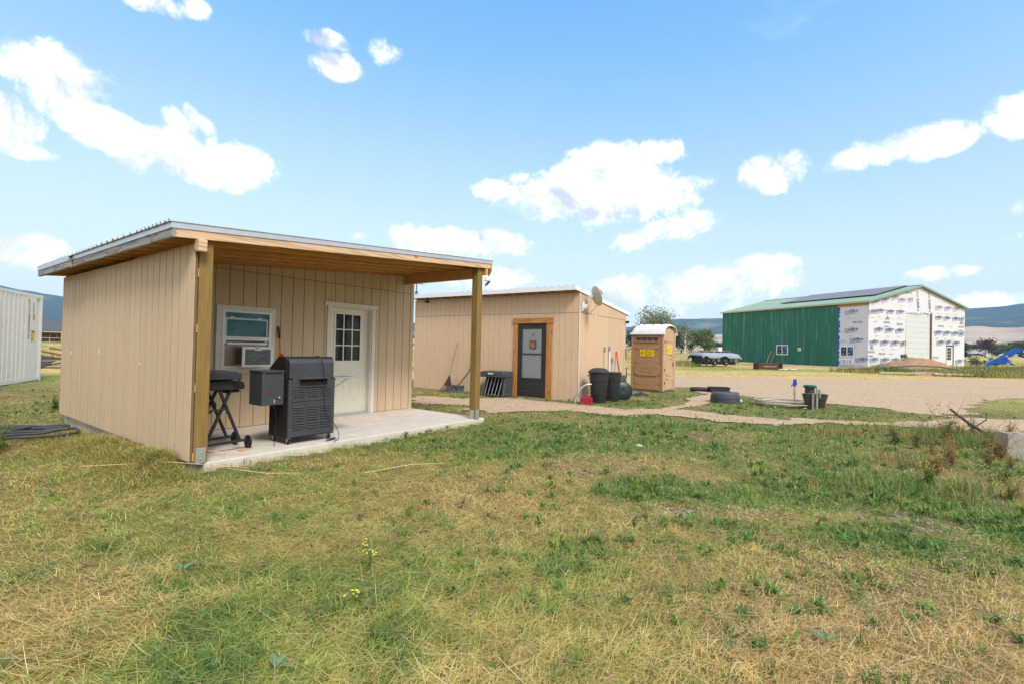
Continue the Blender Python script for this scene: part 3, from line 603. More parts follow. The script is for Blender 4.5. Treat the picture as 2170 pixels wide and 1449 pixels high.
# door
for (x0, x1, y0, y1, z0, z1) in ((2.751, 2.8255, FY-.022, FY-.001, .0, 2.032), (3.7405, 3.813, FY-.022, FY-.001, .0, 2.032), (2.690, 3.876, FY-.034, FY-.001, 2.0325, 2.100)): part('door_casing', shed, trim_w, x0, x1, y0, y1, z0, z1, bevel=.003)
for (x0, x1, z0, z1) in ((2.8265, 2.848, .0, 2.03), (3.716, 3.7395, .0, 2.03), (2.8485, 3.7155, 2.008, 2.03)): part('door_jamb', shed, trim_w, x0, x1, FY-.0005, FY+.16, z0, z1)
part('threshold', shed, galv, 2.8485, 3.7155, FY-.02, FY+.14, .0, .030)
dy = FY+.095
G = (2.985, 3.548, 1.016, 1.905)
door = obj('door', MB().box(2.850, G[0], dy, dy+.044, .032, 2.006).box(G[1], 3.714, dy, dy+.044, .032, 2.006).box(G[0], G[1], dy, dy+.044, .032, G[2]).box(G[0], G[1], dy, dy+.044, G[3], 2.006), cream, shed)
gx = [G[0]+(G[1]-G[0])*i/3 for i in range(4)]; gz = [G[2]+(G[3]-G[2])*i/3 for i in range(4)]
fm = MB()
for (a, b, c, d) in ((G[0]-.022, G[0]+.012, G[2]-.022, G[3]+.022), (G[1]-.012, G[1]+.022, G[2]-.022, G[3]+.022)): fm.box(a, b, dy-.011, dy-.0005, c, d)
for (c, d) in ((G[2]-.022, G[2]+.012), (G[3]-.012, G[3]+.022)): fm.box(G[0]+.0125, G[1]-.0125, dy-.011, dy-.0005, c, d)
obj('glazing_frame', fm, cream, door, bevel=.002)
mun = MB()
for i in (1, 2): mun.box(gx[i]-.009, gx[i]+.009, dy-.006, dy+.012, G[2]+.0125, G[3]-.0125)
for i in (1, 2):
    for j in range(3): mun.box(gx[j]+(.0095 if j else .0125), gx[j+1]-(.0095 if j < 2 else .0125), dy-.006, dy+.012, gz[i]-.009, gz[i]+.009)
obj('muntin', mun, vinyl, door)
for i in range(3):
    for j in range(3): obj('pane', MB().box(gx[i]+.001, gx[i+1]-.001, dy+.014, dy+.018, gz[j]+.001, gz[j+1]-.001), glass_d, door)
for (x0, x1) in ((2.985, 3.215), (3.320, 3.548)):       # two raised panels low on the door
    z0, z1 = .285, .835
    obj('door_panel', MB().box(x0, x1, dy-.005, dy-.0003, z0, z0+.018).box(x0, x1, dy-.005, dy-.0003, z1-.018, z1).box(x0, x0+.018, dy-.005, dy-.0003, z0+.0185, z1-.0185).box(x1-.018, x1, dy-.005, dy-.0003, z0+.0185, z1-.0185).box(x0+.045, x1-.045, dy-.004, dy-.0003, z0+.045, z1-.045), cream, door, bevel=.002)
obj('door_knob', MB().lathe([(.026, 0), (.026, -.008), (.011, -.012), (.011, -.03), (.025, -.04), (.027, -.055), (.015, -.066), (0, -.068)], 14, (2.915, dy, .93), 'y'), galv, door, 40)
# small pale patches on the long side
for (yy, zz, hh) in ((3.25, 1.10, .085), (4.75, 1.06, .05), (1.55, 1.02, .02)): part('paint_patch', shed, M('white_patch', (.8,.77,.7), .6, .05), -.1755, -.1735, yy, yy+.045, zz, zz+hh)

# ------------------------------------------------------------------ things at the porch shed
def at_a(u, v, z=0.0):
    p = A_O+A_U*u+A_V*v; return (p[0], p[1], A_Z+z)
AC_w = M('ac_white', (.78,.78,.80), .4, .04)
ac = thing('air_conditioner', 'white window air conditioner with a dented grey coil, jutting out under the raised sash', 'air conditioner', at_a(0, 0), A_AZ)
obj('case', MB().box(1.165, 1.610, 1.765, FY+.02, .968, 1.262), M('ac_beige', (.47,.40,.34), .5, .06), ac, bevel=.006)
for (a, b) in ((1.80, 1.885), (1.90, 1.985)):
    vt = MB()
    for i in range(16): vt.box(1.160, 1.1645, a, b, 1.00+i*.0145, 1.008+i*.0145)
    obj('side_vent', vt, M('vent_dark', (.06,.035,.02), .7, .1), ac)
obj('rear_frame', MB().box(1.150, 1.620, 1.742, 1.764, 1.222, 1.264).box(1.150, 1.620, 1.742, 1.764, .960, .985).box(1.150, 1.192, 1.742, 1.764, .9855, 1.2215).box(1.580, 1.620, 1.742, 1.764, .9855, 1.2215).box(1.33, 1.44, 1.740, 1.760, 1.205, 1.2215), AC_w, ac, bevel=.004)
coil = MB().box(1.193, 1.579, 1.756, 1.760, .986, 1.221)
for i in range(19): coil.box(1.193, 1.579, 1.750, 1.7555, .990+i*.0122, .9945+i*.0122)
obj('coil', coil, M('coil_fins', (.20,.21,.20), .6, .35, 14, (1, 1, 3), metallic=.3), ac)
text('LG', .022, M('ink_dark', (.03,.03,.035), .6, .0), ac, (1.372, 1.7405, 1.234), bold=.0006)
obj('logo', MB().lathe([(.009, 0), (.009, -.001)], 14, (1.357, 1.7415, 1.241), 'y'), MATS['ink_dark'], ac)
for q in (((1.40, 1.748, 1.06), (1.50, 1.748, 1.10), (1.53, 1.748, 1.145)), ((1.30, 1.748, 1.02), (1.42, 1.748, 1.06)), ((1.39, 1.748, 1.0), (1.41, 1.748, 1.09))): obj('scratch', MB().tube(q, .0022, 5), M('scratch_mark', (.10,.10,.10), .6, .1), ac)

# pellet grill, seen from its back
grl = thing('pellet_grill', 'black pellet grill on casters standing back to front by the white porch door', 'grill', at_a(0, 0), A_AZ)
blk = M('grill_black', (.046,.049,.058), .40, .14, 20, bump=.06, bscale=90, spec=.45, blotch=.18, blotch_col=(.07,.06,.055), bl_scale=5)
blk2 = M('grill_black_dull', (.014,.014,.015), .55, .2, 14, spec=.3, blotch=.25, blotch_col=(.05,.045,.04), bl_scale=18)
obj('cabinet', MB().box(1.035, 1.722, .235, .688, .085, .862), blk2, grl, bevel=.006)
obj('lid', MB().prism([(.262, .868), (.262, 1.120), (.290, 1.152), (.455, 1.152), (.690, .985), (.690, .868)], 1.020, 1.712, 'x'), blk2, grl, bevel=.005)
# three back sheets, each proud of the cabinet
obj('back_panel', MB().box(1.040, 1.086, .214, .234, .085, .855).box(1.660, 1.716, .214, .234, .085, .845), blk, grl, bevel=.004)
lb = MB().box(1.0865, 1.6595, .216, .234, .100, .556); lo_ = obj('lower_back_panel', lb, blk, grl, bevel=.003)
SLOT = (1.185, 1.585, .765, .868)
ub = MB().box(1.0865, SLOT[0], .212, .234, .562, 1.068).box(SLOT[1], 1.6595, .212, .234, .562, 1.068).box(SLOT[0], SLOT[1], .212, .234, .562, SLOT[2]).box(SLOT[0], SLOT[1], .212, .234, SLOT[3], 1.068)
ub.box(1.045, 1.086, .213, .234, .872, 1.068).box(1.66, 1.69, .213, .234, .866, 1.068); ub.prism([(.212, 1.0685), (.234, 1.0685), (.262, 1.125), (.245, 1.125)], 1.045, 1.69, 'x')
up_ = obj('upper_back_panel', ub, blk, grl, bevel=.002)
obj('exhaust_hood', MB().prism([(.2115, .885), (.180, .868), (.180, .856), (.2115, .862)], 1.173, 1.596, 'x').box(1.173, 1.1845, .196, .2115, .755, .862).box(1.5855, 1.596, .196, .2115, .755, .862).box(1.173, 1.596, .190, .2115, .752, .7635), blk, grl, bevel=.002)
obj('exhaust_slot', MB().box(SLOT[0]+.001, SLOT[1]-.001, .228, .233, SLOT[2]+.001, SLOT[3]-.001), M('rusty_soot', (.022,.011,.007), .9, .6, 8), grl)
def louvre(x0, x1, z0, n_, p, par):
    lv = MB()
    for i in range(n_):
        z = z0-i*p; yb = .2115 if par is up_ else .2155; lv.prism([(yb, z), (yb-.014, z-.009), (yb-.016, z-.017), (yb-.011, z-.0195), (yb, z-.0195)], x0, x1, 'x')
    obj('louvre_vent', lv, blk, par, 35, .002)
for x0 in (1.112, 1.305, 1.502):
    louvre(x0, x0+.150, .738, 4, .0305, up_)
    for zz in (.500, .393, .284): louvre(x0, x0+.150, zz, 3, .033, lo_)
for (xx, zz) in ((1.065, .62), (1.065, .20), (1.065, .74), (1.69, .40), (1.69, .7), (1.69, .2)): obj('screw', MB().lathe([(.005, 0), (.004, -.002), (0, -.003)], 8, (xx, .2138, zz), 'y'), galv, grl)
hop = obj('hopper', MB().box(.715, 1.000, .262, .585, .535, .955), blk, grl, bevel=.006)
hop_s = obj('hopper_lid', MB().box(.705, 1.010, .252, .595, .956, .976), blk, hop, bevel=.004); obj('hopper_hinge', MB().box(.765, .965, .246, .2515, .944, .958), blk2, hop)
obj('hopper_door', MB().box(.875, .990, .2575, .2615, .620, .745), blk, hop, bevel=.002); obj('latch', MB().lathe([(.013, 0), (.012, -.012), (0, -.014)], 12, (.937, .257, .628), 'y'), galv, hop)
obj('power_inlet', MB().box(.795, .822, .258, .2615, .680, .712), M('rust_red', (.16,.02,.012), .6, .2), hop)
obj('bracket', MB().box(.868, .882, .255, .2615, .560, .610), galv, hop)
obj('conduit', MB().box(.9995, 1.0345, .30, .54, .60, .90), blk2, grl)
shelf = obj('side_shelf', MB().box(1.725, 2.10, .22, .60, .842, .860), galv, grl, bevel=.003); obj('shelf_strut', MB().bar((1.724, .30, .70), (2.0, .30, .84), .02, .006).bar((1.724, .54, .70), (2.0, .54, .84), .02, .006), galv, shelf)
for (xx, yy, st) in ((1.085, .640, 0), (1.085, .285, 1), (1.675, .285, 0), (1.675, .640, 0)):
    cs = obj('caster', MB().box(xx-.022, xx+.022, yy-.022, yy+.022, .079, .0845).prism([(yy-.028, .078), (yy+.014, .078), (yy+.004, .026), (yy-.012, .026)], xx-.019, xx-.0165, 'x').prism([(yy-.028, .078), (yy+.014, .078), (yy+.004, .026), (yy-.012, .026)], xx+.0165, xx+.019, 'x'), galv, grl)
    obj('caster_wheel', MB().lathe([(.0, -.014), (.028, -.014), (.034, -.008), (.034, .008), (.028, .014), (0, .014)], 18, (xx, yy-.004, .034), 'x'), blk2, cs, 40)
crd = [(1.46, .30, 1.155), (1.455, .24, 1.170), (1.475, .20, 1.15), (1.50, .190, 1.08), (1.515, .176, .95), (1.525, .172, .85), (1.530, .178, .70), (1.535, .185, .55), (1.545, .190, .46), (1.58, .185, .36), (1.64, .17, .28), (1.70, .15, .20), (1.735, .13, .11), (1.73, .10, .04), (1.68, .06, .012), (1.60, .02, .009), (1.575, -.02, .009)]
def smooth_path(p, it=2):
    for _ in range(it):
        q = [p[0]]
        for a, b in zip(p, p[1:]): q += [tuple(.75*x+.25*y for x, y in zip(a, b)), tuple(.25*x+.75*y for x, y in zip(a, b))]
        p = q+[p[-1]]
    return p
tag(obj('extension_cord', MB().tube([at_a(*q) for q in smooth_path(crd)], .0045, 6), black_m, None, 60), 'thin black cord draped over the back of the pellet grill down to the slab', 'cord')
obj('power_cord', MB().tube(smooth_path([(.885, .258, .555), (.85, .25, .52), (.885, .245, .50), (.90, .25, .40), (.905, .26, .25), (.895, .28, .10), (.90, .27, .012)]), .004, 6), black_m, grl, 60)
nzl = thing('hose_nozzle', 'small black and teal hose nozzle lying on the slab edge under the grill', 'nozzle', at_a(1.62, .13), A_AZ+15)
obj('barrel', MB().lathe([(.0, -.06), (.014, -.06), (.014, .06), (0, .06)], 10, (0, 0, .016), 'x'), black_m, nzl, 40); obj('collar', MB().lathe([(.0, -.085), (.018, -.085), (.018, -.061), (0, -.061)], 10, (0, 0, .019), 'x').lathe([(.0, .061), (.018, .061), (.018, .083), (0, .083)], 10, (0, 0, .019), 'x'), M('teal_plastic', (.02,.25,.32), .5, .1), nzl, 40)

# folding griddle behind the corner post
gd = thing('folding_griddle', 'black lidded gas griddle on crossed folding legs beside the corner post', 'griddle', at_a(.02, .62), A_AZ)
obj('lid', MB().prism([(-.085, .872), (.515, .868), (.518, .930), (.46, .968), (-.03, .98), (-.085, .94)], -.22, .20, 'y'), M('griddle_lid', (.030,.032,.042), .38, .1, 9), gd, bevel=.012)
obj('cook_box', MB().prism([(-.095, .855), (.525, .845), (.548, .79), (.540, .752), (-.095, .748)], -.24, .22, 'y'), blk2, gd, bevel=.006); obj('drip_tray', MB().box(.36, .535, -.12, .10, .705, .7515), blk2, gd)
obj('lid_handle', MB().tube(smooth_path([(-.02, -.235, .845), (-.02, -.285, .865), (.01, -.29, .888), (.40, -.29, .892), (.455, -.29, .875), (.45, -.28, .83), (.41, -.235, .80)]), .012, 8), black_m, gd, 50)
for yy in (-.20, .16):
    obj('leg', MB().bar((.27, yy, .745), (.52, yy, .115), .028, .036, (0, 1, 0)), black_m, gd, bevel=.003); obj('leg', MB().bar((.41, yy+.03, .745), (.15, yy+.03, .12), .028, .036, (0, 1, 0)), black_m, gd, bevel=.003)
    obj('rail', MB().bar((-.09, yy-.012, .098), (.60, yy-.012, .115), .026, .03), black_m, gd, bevel=.003);     obj('wheel', MB().lathe([(.0, -.016), (.06, -.017), (.076, -.014), (.085, -.008), (.085, .008), (.076, .014), (.06, .017), (0, .016)], 26, (.615, yy-.012, .085), 'x'), blk2, gd, 40)
obj('cross_tube', MB().tube([(.0, -.20, .50), (.34, -.20, .515)], .011, 8), black_m, gd, 50); obj('gas_hose', MB().tube(smooth_path([(.18, -.05, .73), (.24, -.10, .62), (.30, -.08, .55), (.28, .05, .45), (.18, .10, .40)]), .008, 7), black_m, gd, 60)
tb = thing('storage_bin', 'dark grey plastic bin with a pale lid half hidden behind the crossed griddle legs', 'bin', at_a(.30, 1.42), A_AZ)
obj('tub', MB().prism([(-.20, .02), (.20, .02), (.23, .50), (-.23, .50)], -.17, .17, 'y'), M('dark_plastic', (.035,.037,.04), .5, .12, 10), tb, bevel=.015); obj('lid', MB().box(-.245, .245, -.185, .185, .501, .545), M('pale_lid', (.55,.55,.52), .5, .08), tb, bevel=.012)
for i in range(3): obj('foot', MB().box(-.16+i*.14, -.12+i*.14, -.12, .12, .0, .0195), MATS['dark_plastic'], tb)
# orange handled tool leaning on the wall
pole = thing('weeder_tool', 'orange shafted tool with black grip and red collar leaning on the porch wall', 'tool', at_a(0, 0), A_AZ)
obj('shaft', MB().tube([(1.925, FY-.09, .10), (1.890, FY-.065, .8), (1.860, FY-.045, 1.40)], .010, 8), M('orange_paint', (.62,.17,.015), .45, .08), pole, 50)
obj('grip', MB().tube([(1.858, FY-.045, 1.40), (1.852, FY-.042, 1.46), (1.838, FY-.036, 1.58), (1.836, FY-.036, 1.60)], [.016, .020, .019, .010], 10), black_m, pole, 50)
obj('collar', MB().tube([(1.902, FY-.073, 1.075), (1.897, FY-.070, 1.15)], .020, 10), M('red_plastic', (.55,.02,.015), .4, .08), pole, 50)
obj('foot', MB().box(1.88, 1.97, FY-.13, FY-.05, .0, .1), blk2, pole)
# fixtures at the right eave
wl = thing('security_light', 'white box light fixed to the right end of the porch roof', 'light', at_a(4.90, .0), A_AZ)
obj('housing', MB().box(-.02, .02, -.02, .14, zr(4.9)-.10, zr(4.9)+.08), vinyl, wl, bevel=.006); obj('sensor', MB().lathe([(.0, 0), (.016, .0), (.014, .03), (0, .032)], 10, (-.01, .03, zr(4.9)-.133)), black_m, wl, 40)
# cut twig and litter on the slab
tw = MB().tube([at_a(-.05, .42, .09), at_a(.12, .30, .07), at_a(.30, .22, .03), at_a(.46, .10, .008)], [.004, .005, .004, .003], 5); tw.tube([at_a(.20, .26, .05), at_a(.24, .14, .02), at_a(.22, .08, .006)], .003, 5); tw.tube([at_a(.28, .23, .035), at_a(.33, .28, .06)], .003, 5)
tag(obj('dry_twig', tw, M('pale_twig', (.55,.40,.24), .8, .2, 30)), 'pale dry twig lying across the slab in front of the griddle wheel', 'twig')
bc = MB().hexa([at_a(.50, .28, .002), at_a(.66, .34, .002), at_a(.64, .39, .002), at_a(.48, .34, .002), at_a(.50, .28, .012), at_a(.66, .34, .014), at_a(.64, .39, .014), at_a(.48, .34, .012)])
tag(obj('wood_scrap', bc, M('scrap_wood', (.50,.33,.18), .8, .2, 12)), 'small split scrap of wood on the slab beside the griddle wheel', 'wood scrap')
# ================================================================== SECOND SHED (local x to the right along its front, y towards its back)
siding2 = M('tan_siding_two', (.595,.425,.28), .75, .08, 9, (6, 6, .8), bump=.3, bscale=14, rand=.05, blotch=.25, blotch_col=(.45,.29,.155), bl_scale=1.4)
stained = grain_mat('stained_pine', (.46,.215,.065), (.20,.06,.01), 'z', .2)
stained_h = grain_mat('stained_pine_level', (.46,.215,.065), (.20,.06,.01), 'x', .2)
white_metal = M('white_metal', (.76,.77,.79), .35, .03, 8)
shed2 = thing('tan_shed', 'plain tan shed with dark storm door, standing behind the porch post', 'shed', (B_O[0], B_O[1], 0), B_AZ)
def zt(yv): return 3.0-.106*yv
GR = .2032
def panel_front(x0, x1, z0, z1):
    mb = MB(); n = max(1, round((x1-x0)/GR)); w = (x1-x0)/n
    for i in range(n): mb.box(x0+i*w+(.0035 if i else .002), x0+(i+1)*w-(.0035 if i < n-1 else .002), -.014, -.003, z0, z1)
    mb.box(x0+.002, x1-.002, -.0028, .0, z0, z1); return obj('siding_panel', mb, siding2, shed2, bevel=0)
def panel_right(y0, y1, z0, z1f):
    mb = MB(); n = max(1, round((y1-y0)/GR)); w = (y1-y0)/n
    for i in range(n):
        a, b = y0+i*w+(.0035 if i else .002), y0+(i+1)*w-(.0035 if i < n-1 else .002)
        za, zb = (z1f(a), z1f(b)) if callable(z1f) else (z1f, z1f)
        mb.hexa([(.003, a, z0), (.014, a, z0), (.014, b, z0), (.003, b, z0), (.003, a, za), (.014, a, za), (.014, b, zb), (.003, b, zb)])
    za, zb = (z1f(y0), z1f(y1)) if callable(z1f) else (z1f, z1f)
    mb.hexa([(.0, y0+.002, z0), (.0028, y0+.002, z0), (.0028, y1-.002, z0), (.0, y1-.002, z0), (.0, y0+.002, za), (.0028, y0+.002, za), (.0028, y1-.002, zb), (.0, y1-.002, zb)])
    return obj('siding_panel', mb, siding2, shed2)
JT = 2.44
xs2 = [-6.25, -6.09, -4.87, -3.65, -2.43, -1.20, 0.0]
for a, b in zip(xs2, xs2[1:]):
    panel_front(a, b, JT+.006, zt(0)-.004)
    if (a, b) == (-2.43, -1.20): panel_front(a, -2.0, .02, JT-.006); panel_front(-2.0, b, 2.165, JT-.006)
    elif (a, b) == (-1.20, 0.0): panel_front(-.98, b, .02, JT-.006); panel_front(a, -.98, 2.165, JT-.006)
    else: panel_front(a, b, .02, JT-.006)
for a, b in ((0.0, .80), (.80, 2.02), (2.02, 3.24), (3.24, 3.52)):
    panel_right(a, b, .02, JT-.006); panel_right(a, b, JT+.006, lambda yv: zt(yv)-.008)
part('corner_trim', shed2, trim_w, .0145, .026, -.016, .022, .02, zt(0)-.02); part('foundation_curb', shed2, concrete, -6.24, -.01, .001, 3.5, -.2, .018)
part('wall_core', shed2, bk, -6.24, -1.99, .001, .02, .02, 2.9); part('wall_core', shed2, bk, -.985, -.005, .001, .02, .02, 2.9); part('wall_core', shed2, bk, -1.989, -.986, .001, .02, 2.17, 2.9)
part('back_wall', shed2, siding2, -6.25, -.001, 3.50, 3.52, .02, zt(3.52)-.01); obj('left_wall', MB().hexa([(-6.25, .0, .02), (-6.235, .0, .02), (-6.235, 3.499, .02), (-6.25, 3.499, .02), (-6.25, 0, zt(0)-.01), (-6.235, 0, zt(0)-.01), (-6.235, 3.499, zt(3.5)-.01), (-6.25, 3.499, zt(3.5)-.01)]), siding2, shed2)
cedar_b = cedar
for i in range(16):
    xx = -.03-.038-i*.4055
    obj('rafter', MB().hexa([(xx, -.285, zt(-.285)), (xx+.038, -.285, zt(-.285)), (xx+.038, 3.78, zt(3.78)), (xx, 3.78, zt(3.78)), (xx, -.285, zt(-.285)+.09), (xx+.038, -.285, zt(-.285)+.09), (xx+.038, 3.78, zt(3.78)+.09), (xx, 3.78, zt(3.78)+.09)]), cedar_b, shed2)
for i in range(15):
    xx = -.03-i*.4055
    part('blocking', shed2, cedar_b, xx-.4055+.001, xx-.0385, -.002, .02, zt(0)+.001, zt(0)+.088)
def slab_y(name, x0, x1, y0, y1, lo, hi, mat): return obj(name, MB().hexa([(x0, y0, zt(y0)+lo), (x1, y0, zt(y0)+lo), (x1, y1, zt(y1)+lo), (x0, y1, zt(y1)+lo), (x0, y0, zt(y0)+hi), (x1, y0, zt(y0)+hi), (x1, y1, zt(y1)+hi), (x0, y1, zt(y1)+hi)]), mat, shed2)
slab_y('roof_deck', -6.30, .022, -.292, 3.82, .091, .103, deck)
def rib_x(x0, x1):
    prof = []; xx = x0
    while xx < x1-.01:
        for d_, dz in ((0, 0), (.09, 0), (.105, .02), (.125, .02), (.14, 0)):
            if xx+d_ <= x1: prof.append((xx+d_, dz))
        xx += .2286
    prof.append((x1, 0)); n_ = len(prof)
    vs = [(a, -.30, zt(-.30)+.106+b) for a, b in prof]+[(a, 3.84, zt(3.84)+.106+b) for a, b in prof]; lo = [(v[0], v[1], v[2]-.0025) for v in vs]
    obj('roof_panel', MB().add(vs+lo, [(i, i+1, n_+i+1, n_+i) for i in range(n_-1)]+[(2*n_+i, 3*n_+i, 3*n_+i+1, 2*n_+i+1) for i in range(n_-1)]+[(i, 2*n_+i, 2*n_+i+1, i+1) for i in range(n_-1)]+[(n_+i, n_+i+1, 3*n_+i+1, 3*n_+i) for i in range(n_-1)]), roof_m, shed2)
for i in range(7): rib_x(-6.31+i*.9144, min(-6.31+(i+1)*.9144, .03))
for i in range(28): obj('roof_screw', MB().lathe([(.012, 0), (.012, .008), (.006, .009), (.006, .02), (0, .021)], 7, (-6.31+.115+i*.2286, -.285, zt(-.285)+.127)), screw_m, shed2)
part('eave_trim', shed2, white_metal, -6.315, .030, -.312, -.304, zt(-.3)-.002, zt(-.3)+.112)
slab_y('rake_trim', .031, .040, -.31, 3.85, .005, .118, white_metal)
slab_y('rake_board', .0145, .030, -.29, 3.83, .002, .089, cedar_b)
# door with its wood casing
for (a, b) in ((-2.11, -1.965), (-.995, -.80)): part('door_casing', shed2, stained, a, b, -.045, -.0145, .02, 2.158, bevel=.006)
part('door_casing', shed2, stained_h, -2.135, -.775, -.062, -.0145, 2.159, 2.315, bevel=.008)
char_m = M('charcoal_paint', (.030,.031,.033), .35, .08, 8)
sx0, sx1 = -1.960, -1.000; gx0, gx1 = -1.825, -1.150
st = obj('storm_door', MB().box(sx0, gx0, -.030, .004, .04, 2.155).box(gx1, sx1, -.030, .004, .04, 2.155).box(gx0, gx1, -.030, .004, .04, .585).box(gx0, gx1, -.030, .004, 2.005, 2.155).box(gx0, gx1, -.028, .003, 1.262, 1.295), char_m, shed2, bevel=.003)
obj('kick_moulding', MB().box(-1.86, -1.12, -.037, -.0305, .400, .415).box(-1.86, -1.12, -.037, -.0305, .195, .21), M('charcoal_light', (.06,.06,.062), .35, .05), st)
obj('glazing_bead', MB().box(gx0-.02, gx1+.02, -.036, -.0305, 2.006, 2.024).box(gx0-.02, gx0-.004, -.036, -.0305, .586, 2.0055).box(gx1+.004, gx1+.02, -.036, -.0305, .586, 2.0055).box(gx0-.02, gx1+.02, -.036, -.0305, .566, .5855), char_m, st)
gl_m = bpy.data.materials.new('clear_glass'); gl_m.use_nodes = True; n_ = gl_m.node_tree; n_.nodes.clear()
go = n_.nodes.new('ShaderNodeOutputMaterial'); gt = n_.nodes.new('ShaderNodeBsdfTransparent'); gg = n_.nodes.new('ShaderNodeBsdfGlossy'); gg.inputs['Roughness'].default_value = .02; gf = n_.nodes.new('ShaderNodeFresnel'); gf.inputs[0].default_value = 1.25; gm_ = n_.nodes.new('ShaderNodeMixShader'); gt.inputs[0].default_value = (.97,.985,.985,1)
n_.links.new(gf.outputs[0], gm_.inputs[0]); n_.links.new(gt.outputs[0], gm_.inputs[1]); n_.links.new(gg.outputs[0], gm_.inputs[2]); n_.links.new(gm_.outputs[0], go.inputs[0])
obj('pane', MB().box(gx0+.001, gx1-.001, -.016, -.012, 1.296, 2.0045), gl_m, st); obj('pane', MB().box(gx0+.001, gx1-.001, -.010, -.006, .586, 1.2615), gl_m, st)
obj('handle', MB().tube([(-1.075, -.031, 1.00), (-1.075, -.060, 1.02), (-1.075, -.060, 1.16), (-1.075, -.031, 1.18)], .011, 8), black_m, st, 50)
idr = obj('entry_door', MB().box(-1.955, -1.005, .018, .06, .03, 2.15), M('entry_white', (.78,.79,.80), .5, .03), shed2)
for (a, b) in ((-1.79, -1.54), (-1.42, -1.17)):
    for (c, d) in ((.28, .78), (.95, 1.55), (1.70, 1.95)): obj('door_panel', MB().box(a, b, .008, .0175, c, c+.03).box(a, b, .008, .0175, d-.03, d).box(a, a+.03, .008, .0175, c+.0305, d-.0305).box(b-.03, b, .008, .0175, c+.0305, d-.0305).box(a+.06, b-.06, .011, .0175, c+.06, d-.06), MATS['entry_white'], idr)
sgn = obj('door_sign', MB().box(-1.555, -1.350, -.024, -.0165, 1.435, 1.665), M('sign_brown', (.10,.05,.028), .7, .4, 14), st)
sr = M('sign_red', (.42,.19,.11), .6, .35, 30)
for (z_, w_) in ((1.60, .13), (1.545, .15), (1.49, .12)): obj('lettering', MB().box(-1.4525-w_/2, -1.4525+w_/2, -.026, -.0245, z_-.016, z_+.016), sr, sgn)
obj('emblem', MB().prism([(-1.50, 1.80), (-1.455, 1.90), (-1.41, 1.80), (-1.435, 1.80), (-1.455, 1.845), (-1.475, 1.80)], -.0185, -.0170, 'y'), M('ink_grey', (.20,.21,.22), .6, .05), st)
part('sill', shed2, galv, -1.97, -.99, -.06, .03, .0, .038)
# lights, camera and dish on the second shed
cb = thing('security_camera', 'small black camera under the front eave of the tan shed, near its far left end', 'camera', (0,0,0), 0)
cb.matrix_world = shed2.matrix_basis @ Matrix.Translation((-5.65, -.06, 2.93)); obj('body', MB().box(-.05, .05, -.06, .03, -.035, .035), black_m, cb, bevel=.01); obj('mount', MB().box(-.02, .02, .0305, .045, -.02, .03), black_m, cb)
cb2 = thing('security_camera', 'small black camera at the back corner of the tan shed, above the portable toilet side', 'camera'); cb2.matrix_world = shed2.matrix_basis @ Matrix.Translation((.06, 3.49, 2.38)); obj('body', MB().box(-.03, .07, -.05, .04, -.04, .04), black_m, cb2, bevel=.012); obj('mount', MB().box(-.045, -.031, -.03, .03, -.03, .03), black_m, cb2)
sol = thing('solar_lamp', 'grey solar lamp on a short pole at the far end of the tan shed roof', 'lamp'); sol.matrix_world = shed2.matrix_basis @ Matrix.Translation((-6.12, -.1, 3.12))
obj('pole', MB().tube([(0, 0, .12), (0, 0, .50)], .018, 8), M('dark_grey_metal', (.10,.11,.12), .5, .1), sol, 50); obj('bracket', MB().box(-.035, .035, -.03, .03, -.02, .10), galv, sol); obj('collar', MB().box(-.04, .04, -.035, .035, .1005, .17), MATS['dark_grey_metal'], sol); obj('head', MB().hexa([(-.02, -.09, .47), (.34, -.09, .36), (.34, .09, .36), (-.02, .09, .47), (-.02, -.09, .505), (.34, -.09, .385), (.34, .09, .385), (-.02, .09, .505)]), galv, sol, bevel=.004)
fl = thing('flood_light', 'white twin floodlight on a short arm above the tan shed eave beside the porch post', 'light'); fl.matrix_world = shed2.matrix_basis @ Matrix.Translation((-3.16, -.1, 3.14))
obj('arm', MB().tube([(-.03, 0, 0), (-.02, 0, .14), (.02, -.02, .22)], .016, 8), white_metal, fl, 50); obj('head', MB().box(-.03, .10, -.06, .05, .34, .46), white_metal, fl, bevel=.015); obj('head', MB().hexa([(.02, -.05, .19), (.17, -.05, .31), (.17, .05, .31), (.02, .05, .19), (0, -.05, .22), (.15, -.05, .34), (.15, .05, .34), (0, .05, .22)]), MATS['dark_grey_metal'], fl); obj('joint', MB().lathe([(0, 0), (.04, 0), (.04, .10), (0, .10)], 10, (.03, -.02, .225)), white_metal, fl, 40)
dish = thing('satellite_dish', 'cream satellite dish on a curved white arm at the front corner of the tan shed', 'dish'); dish.matrix_world = shed2.matrix_basis @ Matrix.Translation((0, .2, 2.62))
cream_p = M('cream_plastic', (.72,.69,.60), .55, .08, 10)
obj('wall_plate', MB().box(.0265, .038, -.07, .07, -.13, .13), white_metal, dish, bevel=.004); obj('clamp', MB().box(.0385, .13, -.03, .03, -.06, .06), white_metal, dish, bevel=.01)
obj('arm', MB().tube(smooth_path([(.10, 0, -.03), (.17, 0, .03), (.235, 0, .12), (.245, 0, .24)]), .020, 10), white_metal, dish, 50); obj('bracket', MB().box(.20, .34, -.03, .03, .235, .31), cream_p, dish, bevel=.006)
nx = Vector((.62, .72, .28)).normalized(); ex_ = nx.cross(Vector((0, 0, 1))).normalized(); ey_ = ex_.cross(nx)
def dish_pt(r, a, off=0.0):
    p = Vector((.385, .03, .275))+ex_*(math.cos(a)*r*.30)+ey_*(math.sin(a)*r*.285)+nx*(.07*r*r-.035+off); return tuple(p)
vs = []; fs = []; nr_, na_ = 6, 32
